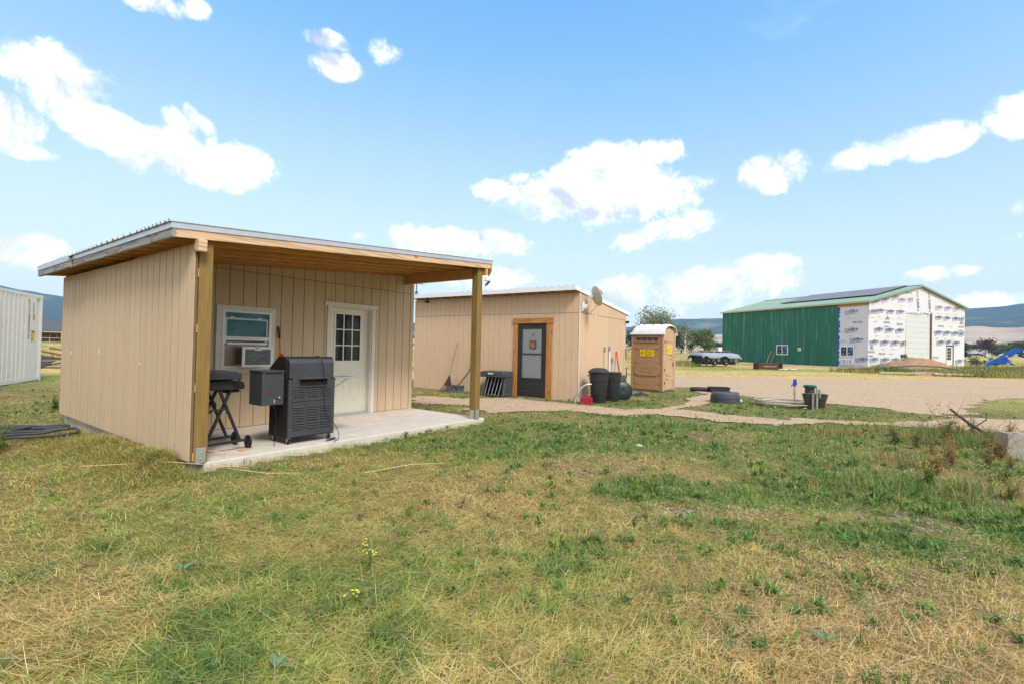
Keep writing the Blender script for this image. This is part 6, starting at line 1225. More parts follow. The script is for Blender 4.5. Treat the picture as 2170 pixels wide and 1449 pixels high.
# steel box section
sb = thing('steel_trough', 'rusty red brown steel frame lying before the green barn wall', 'steel frame', at_t(20.85, 39.2), 9)
rs = M('rust_steel', (.105,.04,.028), .8, .25, 4, blotch=.4, blotch_col=(.10,.04,.03), bl_scale=2)
obj('back_plate', MB().box(-1.0, 1.0, .30, .36, .0, .52), rs, sb); obj('end_plate', MB().box(-1.06, -1.0005, -.35, .36, .0, .52), rs, sb); obj('end_plate', MB().box(1.0005, 1.06, -.35, .36, .0, .52), rs, sb); obj('front_plate', MB().box(-1.0, .62, -.35, -.29, .30, .52).box(-1.0, .62, -.35, -.29, .0, .20), rs, sb); obj('front_post', MB().box(.621, .70, -.40, -.28, -.02, .54).box(-.74, -.69, -.362, -.351, .0, .52), rs, sb); obj('rail', MB().box(-.72, .60, -.33, -.31, .235, .265), M('pale_bar', (.55,.5,.45), .6, .1), sb)
for (dx, dy, h_, col_, nm_, lab) in ((-1.05, 8.2, 1.42, (.02,.14,.45), 'digging_tool', 'blue handled long tool leaning on the green barn wall'), (.35, 8.0, 1.18, (.50,.47,.30), 'rake_handle', 'pale wooden tool handle leaning on the green barn wall'), (.95, 7.9, .95, (.42,.24,.09), 'wooden_tool', 'short brown wooden tool leaning on the green barn wall')):
    # stand them against the wall itself
    xl = {-1.05: -12.25, .35: -11.05, .95: -10.55}[dx]; c_, s_ = math.cos(R(C_AZ)), math.sin(R(C_AZ))
    def w_(x, y, z): return (C_O[0]+x*c_-y*s_, C_O[1]+x*s_+y*c_, C_Z+z)
    t_ = thing(nm_, lab, 'tool', w_(xl, 0, 0), C_AZ, 'tools leaning on the barn')
    obj('handle', MB().tube([(-.25, -.50, .0), (.10, -.08, h_+.32)], .035, 7), M(nm_+'_paint', col_, .6, .12), t_, 50); obj('head', MB().box(.02, .18, -.10, -.065, h_+.25, h_+.42) if nm_ != 'rake_handle' else MB().box(-.36, -.14, -.53, -.47, .0, .12), M(nm_+'_head', tuple(c*.5 for c in col_), .6, .1), t_)
# white rag in the grass
rg = thing('white_scraps', 'flat white plastic scraps lying in the grass beside the rusty steel frame', 'scrap', at_t(21.3, 37.2, .10), 10)
for k_, (a, b) in enumerate(((-.7, .0), (-.2, .1), (.3, -.05), (.6, .1))): obj('strip', MB().hexa([(a, b, 0), (a+.4, b+.05, .02), (a+.38, b+.22, .03), (a+.02, b+.18, .01), (a, b, .02), (a+.4, b+.05, .04), (a+.38, b+.22, .05), (a+.02, b+.18, .03)]), M('scrap_white', (.72,.76,.72), .6, .06), rg)
# dirt pile
dp = MB(); NR, NA_ = 16, 40; RD = np.random.default_rng(12)
for i in range(NR+1):
    for k_ in range(NA_):
        r_ = i/NR; a = 2*PI*k_/NA_; x_, y_ = math.cos(a)*r_*3.0, math.sin(a)*r_*2.2; h_ = .95*max(0, 1-r_*r_)**1.25*(1+.2*r_*math.cos(a))+.55*(float(fbm(np.array(x_*1.1), np.array(y_*1.1), 99, 5))-.5)*(1-r_**2)
        if i == NR: h_ = -.2
        dp.v.append((x_, y_, h_+.02))
for i in range(NR):
    for k_ in range(NA_): dp.f.append((i*NA_+k_, i*NA_+(k_+1) % NA_, (i+1)*NA_+(k_+1) % NA_, (i+1)*NA_+k_))
pile = obj('dirt_pile', dp, M('dirt_brown', (.33,.205,.125), .95, .25, 3, bump=.9, bscale=9, blotch=.4, blotch_col=(.43,.29,.18), bl_scale=.8, spec=.05), None, 60); tag(pile, 'brown heap of bare earth in front of the barn wrapped gable', 'dirt pile'); pile.location = at_t(32.9, 39.3, .22)
sm = MB(); 
for i in range(9):
    for k_ in range(24):
        r_ = i/8; a = 2*PI*k_/24; sm.v.append((math.cos(a)*r_*1.7, math.sin(a)*r_*1.1, .34*(1-r_*r_)+.06*(float(fbm(np.array(math.cos(a)*r_*3), np.array(math.sin(a)*r_*3), 98))-.5)-.04))
for i in range(8):
    for k_ in range(24): sm.f.append((i*24+k_, i*24+(k_+1) % 24, (i+1)*24+(k_+1) % 24, (i+1)*24+k_))
p2_ = obj('dirt_mound', sm, MATS['dirt_brown'], None, 60); tag(p2_, 'low mound of bare earth in the grass before the large dirt pile', 'dirt mound'); p2_.location = at_t(28.9, 33.6)
grey_b = M('old_board', (.46,.40,.32), .85, .2, 5, (1, 8, 8))
for (x_, y_, rz, ln, lab) in ((27.2, 33.2, -4, 3.6, 'long bleached board lying in the grass under the dirt pile'), (29.9, 32.6, -2, 2.6, 'shorter bleached board lying beside the bent pipe end'), (36.0, 36.5, -6, 3.4, 'bleached board in the tall grass before the blue tractor loader')):
    b_ = obj('board', MB().box(-ln/2, ln/2, -.07, .07, .0, .10), grey_b); tag(b_, lab, 'board', 'boards lying before the barn'); b_.location = at_t(x_, y_, .12); b_.rotation_euler = (0, 0, R(rz))
ph_ = obj('bent_pipe', MB().tube([at_t(25.0, 36.9, .25), at_t(27.2, 36.0, .40), at_t(29.4, 35.4, .62), at_t(30.8, 34.8, .60), at_t(31.6, 34.0, .42), at_t(31.9, 33.4, .12)], .06, 8), M('bent_pipe_grey', (.19,.15,.12), .6, .1), None, 60); tag(ph_, 'thick dark hose arching over the grass in front of the dirt pile', 'hose')
ob = thing('orange_toy_cart', 'small orange and yellow machine parts lying beside the barn walk door', 'machine', at_t(37.9, 42.9, .15), 20)
for k_, c_ in enumerate(((.6,.22,.02), (.65,.42,.04), (.5,.08,.03), (.6,.22,.02))): obj('block', MB().box(-.8+k_*.45, -.45+k_*.45, -.2, .2, .05, .45+.12*(k_ % 2)), M('orange_bits_%s' % 'abcd'[k_], c_, .5, .15), ob, bevel=.05)
# tractor with front loader, cut by the frame
trc = thing('blue_tractor', 'blue tractor with white lettered loader arms standing in tall grass at the right', 'tractor', at_t(47.5, 44.2), -41)
tb_ = M('tractor_blue', (.010,.115,.46), .35, .12, 3, spec=.45, coat=.2); dk = M('tractor_dark', (.02,.022,.03), .5, .1)
# local x runs from the bucket (negative) back to the rear wheels (positive); side seen faces -y
for yy in (-.62, .58):
    obj('loader_arm', MB().prism([(-2.55, .62), (-2.40, .92), (-1.15, 2.02), (-.95, 2.10), (.55, 1.90), (.55, 1.58), (-.80, 1.72), (-2.15, .55)], yy, yy+.07, 'y'), tb_, trc, bevel=.015); arm_ = trc.children[-1]
    obj('lift_cylinder', MB().tube([(.35, yy-.06, .95), (-.75, yy-.06, 1.55)], .055, 9), dk, trc, 50); obj('bucket_cylinder', MB().tube([(-.95, yy-.05, 1.70), (-1.95, yy-.05, 1.0)], .05, 9), tb_, trc, 50); obj('arm_tower', MB().prism([(.30, .75), (.62, .75), (.66, 1.98), (.40, 1.98)], yy-.10, yy-.0, 'y'), tb_, trc, bevel=.015)
    if yy < 0:
        obj('nameplate', MB().prism([(-.62, 1.74), (-.60, 1.93), (-.02, 1.86), (-.04, 1.67)], yy-.006, yy-.0005, 'y'), dk, arm_); text('LS', .20, lg, arm_, (-.50, yy-.0065, 1.76), '-y', -7, .008); obj('decal', MB().prism([(-1.62, 1.35), (-1.50, 1.47), (-1.28, 1.25), (-1.40, 1.13)], yy-.006, yy-.0005, 'y'), lg, arm_)
bkp = [(-2.95, .42), (-2.80, .78), (-2.35, 1.08), (-1.95, 1.12), (-1.35, .88), (-1.0, .62), (-1.05, .55), (-1.9, .66), (-2.4, .62), (-2.7, .40)]
obj('bucket', MB().prism(bkp, -.80, .80, 'y'), tb_, trc, bevel=.02); bkt = trc.children[-1]; obj('cutting_edge', MB().prism([(-3.05, .36), (-2.95, .44), (-2.69, .40), (-2.75, .34)], -.82, .82, 'y'), galv, bkt); text('LS', .20, lg, bkt, (-1.55, -.8015, .66), '-y', -17, .008)
obj('hitch_plate', MB().box(-2.2, -1.9, -.5, .5, 1.12, 1.2).box(-2.0, -1.9, -.5, .5, .7, 1.119), tb_, trc)
obj('hood', MB().prism([(.15, .85), (.15, 1.45), (.45, 1.60), (1.9, 1.68), (1.9, .85)], -.38, .38, 'y'), tb_, trc, bevel=.06); obj('grille', MB().box(.130, .149, -.30, .30, .9, 1.35), dk, trc)
obj('chassis', MB().box(.0, 3.2, -.25, .25, .5, .849), dk, trc); obj('seat', MB().box(2.5, 2.95, -.25, .25, 1.2, 1.3).box(2.85, 2.98, -.25, .25, 1.301, 1.8), dk, trc, bevel=.04); obj('fender', MB().box(2.2, 3.3, -.85, -.45, 1.30, 1.38).box(2.2, 3.3, .45, .85, 1.30, 1.38), tb_, trc, bevel=.03); obj('roll_bar', MB().tube([(3.2, -.5, 1.39), (3.2, -.5, 2.4), (3.2, .5, 2.4), (3.2, .5, 1.39)], .05, 8), dk, trc, 50)
for (xx, rr_, w_) in ((.55, .42, .14), (2.75, .66, .19)):
    for s_ in (-1, 1):
        yc = s_*.66; wl_ = obj('wheel', MB().lathe([(rr_*.5, -w_), (rr_*.85, -w_), (rr_, -w_*.7), (rr_, w_*.7), (rr_*.85, w_), (rr_*.5, w_)], 26, (xx, yc, rr_), 'y', caps=False), blk2, trc, 40); obj('rim', MB().lathe([(0, -w_*.6), (rr_*.52, -w_*.7), (rr_*.52, w_*.7), (0, w_*.6)], 20, (xx, yc, rr_), 'y', caps=False), M('rim_white', (.6,.6,.6), .4, .05), wl_, 40)
# far white house and others at the right
fh2 = thing('white_house', 'long white house with a dark roof beyond the field at the right', 'house', at_t(281, 292, .1), -47)
hw = M('house_white', (.72,.72,.73), .7, .05); hr = M('house_dark_roof', (.12,.13,.16), .8, .1)
obj('wall', MB().box(-14.5, 3.0, -3, 3, 0, 2.7), hw, fh2); obj('roof', MB().prism([(-3.5, 2.72), (3.5, 2.72), (0, 4.4)], -15.0, 1.6, 'x'), hr, fh2); obj('wing', MB().prism([(-2.2, .0), (6.5, .0), (6.5, 2.7), (2.2, 4.6), (-2.2, 2.8)], -4.5, -3.001, 'y'), hw, fh2); obj('wing_roof', MB().prism([(-2.9, 2.62), (2.2, 4.78), (7.1, 2.62), (7.1, 2.82), (2.2, 5.0), (-2.9, 2.84)], -4.9, 3.2, 'y'), M('house_trim', (.7,.66,.6)), fh2)
for xx in (-13, -8.5, -5.0):
    w_ = obj('window', MB().box(xx, xx+1.6, -3.08, -3.001, .9, 2.1), M('shutter_dark', (.05,.05,.06), .6, .1), fh2); obj('pane', MB().box(xx+.35, xx+1.25, -3.12, -3.081, .95, 2.05), glass_d, w_)
w_ = obj('window', MB().box(3.2, 4.0, -4.58, -4.501, 1.5, 2.1), hw, fh2); obj('pane', MB().box(3.28, 3.92, -4.61, -4.581, 1.56, 2.04), glass_d, w_)
for (px, py, ln, m_, lab, rz) in ((262, 272, 7.0, 'car_dark', 'low dark parked vehicle far off in front of the white house', -47), (271, 262, 9, 'car_pale', 'long pale trailer parked far off beside the white house', -47)):
    v_ = thing('parked_vehicle', lab, 'vehicle', at_t(px, py, .15), rz); mm = M(m_, (.06,.06,.07) if m_ == 'car_dark' else (.6,.6,.58), .4, .1); obj('body', MB().prism([(-ln/2, .35), (ln/2, .35), (ln/2, 1.0), (ln/2-.8, 1.1), (ln/2-1.4, 1.55), (-ln/2+1.0, 1.55), (-ln/2, 1.05)], -.9, .9, 'y'), mm, v_, bevel=.08)
    for xx in (-ln/2+.9, ln/2-.9): obj('wheel', MB().lathe([(0, -.1), (.33, -.1), (.33, .1), (0, .1)], 14, (xx, -.85, .33), 'y'), blk2, v_)
wv = thing('white_van', 'tiny white van parked far off beyond the rail fence', 'van', at_t(66, 150.0, .1), 5); obj('body', MB().prism([(-2.3, .4), (2.3, .4), (2.3, 1.1), (1.4, 1.9), (-2.3, 2.0)], -.9, .9, 'y'), vinyl, wv, bevel=.1); obj('wheel', MB().lathe([(0, -.1), (.35, -.1), (.35, .1), (0, .1)], 14, (-1.4, -.85, .35), 'y').lathe([(0, -.1), (.35, -.1), (.35, .1), (0, .1)], 14, (1.4, -.85, .35), 'y'), blk2, wv); obj('windscreen', MB().prism([(1.5, 1.15), (2.2, 1.12), (1.42, 1.82)], -.905, -.9005, 'y'), glass_d, wv)
# rail fence across the field
fn = thing('rail_fence', 'weathered post and rail fence across the dry field behind the portable toilet', 'fence'); fw_ = M('fence_wood', (.20,.155,.12), .9, .25, 3)
P0, P1 = (16.0, 158.0), (92.0, 150.0)
for i in range(29):
    t_ = i/28; x_, y_ = P0[0]+(P1[0]-P0[0])*t_, P0[1]+(P1[1]-P0[1])*t_; obj('post', MB().tube([at_t(x_, y_, -.2), at_t(x_, y_, 1.15+.08*math.sin(i*3))], .09, 7), fw_, fn, 50)
    if i < 28:
        t2 = (i+1)/28; x2, y2 = P0[0]+(P1[0]-P0[0])*t2, P0[1]+(P1[1]-P0[1])*t2
        for h_ in (1.0, .55): obj('rail', MB().tube([at_t(x_, y_, h_), at_t(x2, y2, h_+.04*math.sin(i*2+h_))], .06, 6), fw_, fn, 50)
# ================================================================== GRASS, CUT HAY, WEEDS
blade_m = M('blades', (.3,.3,.2), .75, .10, 3, attr='tint', spec=.18, transl=.28)
def free(x, y):
    """spots where something stands, or bare gravel lies, grow nothing"""
    u, v = a_loc(x, y); k = ~((u > -.16) & (u < 4.84) & (v > -.03) & (v < 5.5))
    bx, by = loc2(x, y, B_O, B_AZ); k &= ~((bx > -6.27) & (bx < .01) & (by > -.02) & (by < 3.54))
    px, py = loc2(x, y, (5.30, 16.87), 50); k &= ~((px > -.02) & (px < 1.09) & (py > -.02) & (py < 1.21))
    kx, ky = loc2(x, y, (-15.85+12.2*math.cos(R(-63.5)), 16.25+12.2*math.sin(R(-63.5))), 116.5); k &= ~((kx > 0) & (kx < 12.2) & (ky > 0) & (ky < 2.5))
    cx, cy = loc2(x, y, C_O, C_AZ); k &= ~((cx > -18.7) & (cx < .05) & (cy > -.05) & (cy < 15.1))
    return k
def blades(name, x, y, z, ln, wd, yaw, lean, curl, col, lift=None):
    """one curved blade per root: five points, three triangles"""
    n = len(x); ln, wd, yaw, lean, curl = [np.broadcast_to(np.asarray(a, float), (n,)) for a in (ln, wd, yaw, lean, curl)]
    d = np.stack([np.cos(yaw), np.sin(yaw)], -1); s = np.stack([-np.sin(yaw), np.cos(yaw)], -1)*(wd/2)[:, None]
    l1, l2 = lean, np.minimum(lean+curl, 1.75); h1 = np.sin(l1)*ln*.5; v1 = np.cos(l1)*ln*.5; h2 = h1+np.sin(l2)*ln*.5; v2 = v1+np.cos(l2)*ln*.5
    P0 = np.stack([x, y], -1); P1 = P0+d*h1[:, None]; P2 = P0+d*h2[:, None]; z = z if lift is None else z+lift
    V = np.empty((n, 5, 3)); V[:, 0, :2] = P0-s; V[:, 1, :2] = P0+s; V[:, 2, :2] = P1+s*.85; V[:, 3, :2] = P1-s*.85; V[:, 4, :2] = P2
    V[:, 0, 2] = z; V[:, 1, 2] = z; V[:, 2, 2] = z+v1; V[:, 3, 2] = z+v1; V[:, 4, 2] = z+np.maximum(v2, -.02)
    F = np.array([(0, 1, 2), (0, 2, 3), (3, 2, 4)])[None]+(np.arange(n)*5)[:, None, None]
    me_ = bpy.data.meshes.new(name); set_mesh(me_, V.reshape(-1, 3), F.reshape(-1, 3), False); set_col(me_, 'tint', np.repeat(np.clip(col, 0, 1), 5, 0)); return link(name, me_, blade_m)
def scatter(r, n, d0, d1, a0=32, a1=148, pw=0.0):
    t_ = r.uniform(0, 1, n); d = np.exp(math.log(d0)+(math.log(d1)-math.log(d0))*t_); a = np.radians(r.uniform(a0, a1, n)); return d*np.cos(a), d*np.sin(a), d
def pick(r, n, pal, jit=.16):
    pal = np.array(pal); c = pal[r.integers(0, len(pal), n)]; return c*r.uniform(1-jit, 1+jit, (n, 1))*r.uniform(.95, 1.05, (n, 3))
STRAWS = [(.58,.44,.19), (.50,.37,.145), (.64,.51,.26), (.43,.28,.11), (.54,.37,.145)]
OLIVES = [(.36,.355,.09), (.29,.32,.075), (.42,.385,.12), (.24,.275,.065), (.45,.43,.14)]
GREENS = [(.145,.235,.055), (.11,.195,.045), (.19,.285,.07), (.125,.21,.065), (.22,.31,.08)]
r = np.random.default_rng(101)
def mixcols(r, x, y, bias_g=0.0, bias_s=0.0):
    n = len(x); g_ = greenness(x, y); st_ = blobs(x, y, STRAW)+.8*(fbm(x*.7+9, y*.7, 47)-.5)+bias_s
    left = sstep(1.2, -1.5, x) if False else 1-sstep(-1.2, 1.0, x)
    pg = sstep(-.15, .9, g_+bias_g); ps = np.clip(.33+.55*st_-.30*left*(1-st_), .06, .93)*(1-.6*pg)
    q = r.uniform(0, 1, n); c = pick(r, n, OLIVES); c = np.where((q < ps)[:, None], pick(r, n, STRAWS), c); q2 = r.uniform(0, 1, n); c = np.where((q2 < pg*.75)[:, None], pick(r, n, GREENS), c); return c*1.17*(.66+.72*fbm(x*8.5, y*8.5, 49, 3))[:, None]
# 1 cut hay lying flat, combed loosely in one direction
x, y, d = scatter(r, 300000, 1.55, 15); k = free(x, y) & ~gravel(x, y); b_ = bareness(x, y); g_ = greenness(x, y)
k &= r.uniform(0, 1, len(x)) < np.clip(1.05-1.1*sstep(.2, .8, b_)-.45*sstep(.3, 1.1, g_), .05, 1)*(1-.75*sstep(6, 12, d)*(x > -1)); x, y, d = x[k], y[k], d[k]; n = len(x)
comb = .35+1.1*(fbm(x*.45, y*.45, 55)-.5)*2; yaw = comb+r.normal(0, .75, n)+PI*(r.uniform(0, 1, n) < .5)
ln = r.uniform(.025, .105, n)*(1+1.1*(r.uniform(0, 1, n) < .10))*(1-.35*sstep(.2, 1.5, x)); wd = r.uniform(.0016, .0040, n)*np.clip(d/4, .8, 3)
o_ = blades('cut_hay', x, y, ground_z(x, y), ln, wd, yaw, r.uniform(1.05, 1.62, n), r.normal(.05, .25, n), mixcols(r, x, y), r.uniform(0, .04, n)*(.4+1.2*fbm(x*5, y*5, 56, 3))); tag(o_, 'mown hay lying flat over the yard in straw and olive tones', 'hay', kind='stuff')
# 2 short living turf, in patches
x, y, d = scatter(r, 280000, 1.55, 26); gv = gravel(x, y); inner = gv & gravel(x+.28, y) & gravel(x-.28, y) & gravel(x, y+.28) & gravel(x, y-.28); k = free(x, y) & (~gv | (~inner & (d < 24) & (r.uniform(0, 1, len(x)) < .45)) | ((fbm(x*.9, y*.9, 58) > .57) & (d < 22) & (r.uniform(0, 1, len(x)) < .35))); g_ = greenness(x, y); b_ = bareness(x, y)
k &= r.uniform(0, 1, len(x)) < np.clip(.20+.85*sstep(-.3, .8, g_)-.7*sstep(.25, .8, b_), .03, 1); x, y, d = x[k], y[k], d[k]; n = len(x)
tuft = fbm(x*2.3, y*2.3, 57, 3); ln = r.uniform(.022, .065, n)*(.55+1.1*tuft)*(1+.35*sstep(.6, 1.5, greenness(x, y)))*np.clip(1.25-d/26, .6, 1); wd = r.uniform(.0024, .005, n)*np.clip(d/4.5, .8, 3.2)
o_ = blades('short_grass', x, y, ground_z(x, y), ln, wd, r.uniform(0, 2*PI, n), r.uniform(.15, 1.1, n), r.uniform(.1, .7, n), mixcols(r, x, y, .28, -.2), r.uniform(-.005, .012, n)); tag(o_, 'short mown grass growing in uneven green patches across the yard', 'grass', kind='stuff')
# 3 small broad leaves of clover, mallow and dock among the turf
x, y, d = scatter(r, 60000, 1.6, 20); k = free(x, y) & ~gravel(x, y); g_ = greenness(x, y); cl = fbm(x*1.7, y*1.7, 59, 3)
k &= r.uniform(0, 1, len(x)) < np.clip(.75*sstep(.0, .9, g_)*sstep(.45, .62, cl)+.025, 0, 1); x, y, d = x[k], y[k], d[k]; n = len(x)
o_ = blades('broad_leaf_weeds', x, y, ground_z(x, y), r.uniform(.03, .07, n)*np.clip(d/8, .8, 1.5), r.uniform(.012, .026, n)*np.clip(d/8, .8, 1.5), r.uniform(0, 2*PI, n), r.uniform(.5, 1.25, n), r.uniform(.2, .6, n), pick(r, n, [(.07,.15,.035), (.09,.18,.05), (.055,.12,.035), (.12,.20,.07)]), r.uniform(.0, .03, n)); tag(o_, 'small broad leaved weeds spread through the green patches of the yard', 'weeds', kind='stuff')
# 3b rooted tufts: many blades from one crown, and leafy rosettes, each clump of its own height and green
x, y, d = scatter(r, 5200, 1.6, 17); k = free(x, y) & ~gravel(x, y); g_ = greenness(x, y); k &= r.uniform(0, 1, len(x)) < np.clip(.16+.75*sstep(.1, 1.0, g_), 0, 1); x, y, d = x[k], y[k], d[k]; n = len(x); per = 22
hh = r.uniform(.045, .13, n)*(1+.35*sstep(.8, 1.8, greenness(x, y)))*np.clip(1.3-d/16, .55, 1); cc = pick(r, n, GREENS+[(.20,.27,.06), (.26,.29,.09), (.09,.165,.045)], .22); rep = lambda a: np.repeat(a, per, 0)
X, Y = rep(x)+r.normal(0, .014, n*per), rep(y)+r.normal(0, .014, n*per)
o_ = blades('grass_tufts', X, Y, ground_z(X, Y), rep(hh)*r.uniform(.5, 1.15, n*per), r.uniform(.003, .0062, n*per)*np.clip(rep(d)/5, .9, 2.4), r.uniform(0, 2*PI, n*per), r.uniform(.05, .95, n*per), r.uniform(.2, .9, n*per), rep(cc)*r.uniform(.8, 1.2, (n*per, 1))); tag(o_, 'scattered rooted tufts of fresh green grass standing above the mown turf', 'grass', kind='stuff')
x, y, d = scatter(r, 5200, 2.6, 16, 36, 100); k = free(x, y) & ~gravel(x, y); g_ = greenness(x, y); k &= r.uniform(0, 1, len(x)) < np.clip(.05+.8*sstep(.35, 1.2, g_)*(fbm(x*2.1, y*2.1, 73, 3) > .48), 0, 1); x, y, d = x[k], y[k], d[k]; n = len(x); per = 12; cc = pick(r, n, [(.13,.235,.05), (.10,.20,.055), (.17,.26,.06), (.085,.17,.05)], .2)
X, Y = rep(x)+r.normal(0, .02, n*per), rep(y)+r.normal(0, .02, n*per)
o_ = blades('leafy_weeds', X, Y, ground_z(X, Y), r.uniform(.035, .095, n*per)*rep(r.uniform(.7, 1.3, n)), r.uniform(.012, .026, n*per), r.uniform(0, 2*PI, n*per), r.uniform(.3, 1.15, n*per), r.uniform(.2, .9, n*per), rep(cc)*r.uniform(.8, 1.25, (n*per, 1)), r.uniform(0, .03, n*per)); tag(o_, 'bright green leafy weed rosettes clustered in the greener patches of the yard', 'weeds', kind='stuff')
# 4 raked heap along the shed's long side, and longer straws over the nearest ground
u_ = r.normal(-.40, .26, 26000); v_ = r.uniform(-.35, 3.9, 26000); x = A_O[0]+A_U[0]*u_+A_V[0]*v_; y = A_O[1]+A_U[1]*u_+A_V[1]*v_; k = free(x, y) & (u_ < -.2); x, y = x[k], y[k]; n = len(x)
o_ = blades('raked_hay', x, y, ground_z(x, y), r.uniform(.05, .15, n), r.uniform(.0025, .005, n), r.uniform(0, 2*PI, n), r.uniform(.85, 1.7, n), r.normal(.15, .35, n), pick(r, n, OLIVES+[(.19,.18,.06), (.17,.19,.05)]+STRAWS[:2]), r.uniform(0, .05, n)); tag(o_, 'olive cut hay raked up against the long side of the porch shed', 'hay', kind='stuff')
x, y, d = scatter(r, 4200, 1.6, 8); k = free(x, y) & ~gravel(x, y) & (r.uniform(0, 1, len(x)) < .30+.6*blobs(x, y, STRAW)+.3*(x < 0)); x, y, d = x[k], y[k], d[k]; n = len(x)
o_ = blades('long_straw', x, y, ground_z(x, y), r.uniform(.10, .30, n), r.uniform(.002, .0045, n), .35+r.normal(0, .9, n)+PI*(r.uniform(0, 1, n) < .5), r.uniform(1.35, 1.6, n), r.normal(.0, .12, n), pick(r, n, [(.60,.48,.27), (.53,.40,.20), (.46,.42,.17), (.62,.50,.32)]), r.uniform(.012, .05, n)); tag(o_, 'long pale straws lying on top of the mown hay', 'straw', kind='stuff')
# 5 dry field and taller grass beyond the drive
x, y, d = scatter(r, 110000, 22, 110, 36, 146); k = free(x, y) & ~gravel(x, y); x, y, d = x[k], y[k], d[k]; n = len(x)
az_ = np.degrees(np.arctan2(y, x)); tall = sstep(.40, .62, fbm(x*.22, y*.22, 64)); gq = sstep(.10, .75, (fbm(x*.05, y*.18, 61)-.42)*2.2+.25*fbm(x*.5, y*.5, 62)); c = np.where((r.uniform(0, 1, n) < gq*.8)[:, None], pick(r, n, [(.20,.25,.06), (.26,.30,.09), (.16,.21,.06)]), pick(r, n, [(.52,.39,.16), (.46,.34,.14), (.58,.45,.21), (.42,.35,.13)]))
o_ = blades('field_grass', x, y, ground_z(x, y), r.uniform(.05, .16, n)*(.4+1.3*tall*(1-.93*(d < 62)*(az_ < 72)*(d > 26)))*np.clip(d/45, .6, 1.9), r.uniform(.012, .03, n)*np.clip(d/30, .7, 2.6), r.uniform(0, 2*PI, n), r.uniform(.1, .8, n), r.uniform(.1, .6, n), c); tag(o_, 'dry golden grass with green streaks over the field beyond the drive', 'grass', kind='stuff')
# 6 rank grass round the dirt pile, the trailer and the tractor
def patch(cx, cy, sx, sy, m): return r.normal(cx, sx, m), r.normal(cy, sy, m)
Q = [patch(28.0, 36.9, 1.2, .5, 3600), patch(31.5, 35.6, 2.6, .8, 4200), patch(37.5, 38.0, 3.0, 1.8, 9000), patch(43.5, 40.6, 3.0, 1.5, 5200), patch(35.0, 33.3, 2.5, .9, 4200), patch(41, 36.5, 3.5, 1.2, 7000), patch(14.8, 43.2, 1.0, .8, 1600), patch(48, 44, 3, 1.6, 5000), patch(36.5, 45.5, 2.2, .8, 3000)]
x = np.concatenate([q[0] for q in Q]); y = np.concatenate([q[1] for q in Q]); k = free(x, y) & ~gravel(x, y); x, y = x[k], y[k]; n = len(x); d = np.hypot(x, y)
cw = fbm(x*.5, y*.5, 66); c = np.where((cw+r.normal(0, .12, n) > .5)[:, None], pick(r, n, [(.16,.21,.06), (.21,.25,.07), (.13,.18,.055)]), pick(r, n, [(.40,.34,.13), (.34,.31,.11), (.47,.38,.17)]))
o_ = blades('rank_grass', x, y, ground_z(x, y), r.uniform(.25, .75, n)*(.4+.9*cw), r.uniform(.02, .05, n), r.uniform(0, 2*PI, n), r.uniform(.05, .5, n), r.uniform(.1, .7, n), c); tag(o_, 'rank tall grass standing round the dirt pile and the blue tractor', 'grass', kind='stuff')
# 7 tall thin weeds at the right, filling between the larger plants; and fringes along walls and path edges
Q = [patch(5.2, 6.2, .8, .6, 2600), patch(7.0, 7.4, 1.0, .9, 4200), patch(8.6, 8.8, .9, .8, 3200), patch(4.6, 5.2, .6, .4, 1500), patch(9.8, 9.5, .9, .8, 2400), patch(6.0, 8.4, 1.0, .5, 1900)]
x = np.concatenate([q[0] for q in Q]); y = np.concatenate([q[1] for q in Q]); k = free(x, y) & ~gravel(x, y) & (fbm(x*1.4, y*1.4, 68, 3) > .54) & (np.hypot(x, y) > 5); x, y = x[k], y[k]; n = len(x); cw = fbm(x*.9, y*.9, 69)
c = np.where((cw+r.normal(0, .1, n) > .56)[:, None], pick(r, n, GREENS+[(.20,.24,.07)]), pick(r, n, [(.34,.24,.10), (.40,.30,.11), (.28,.22,.09)]))
o_ = blades('tall_weeds', x, y, ground_z(x, y), r.uniform(.06, .28, n)*(.5+.8*cw), r.uniform(.004, .010, n), r.uniform(0, 2*PI, n), r.uniform(.05, .6, n), r.uniform(.1, .7, n), c); tag(o_, 'tall thin weeds turning brown among the plants at the right', 'weeds', kind='stuff')
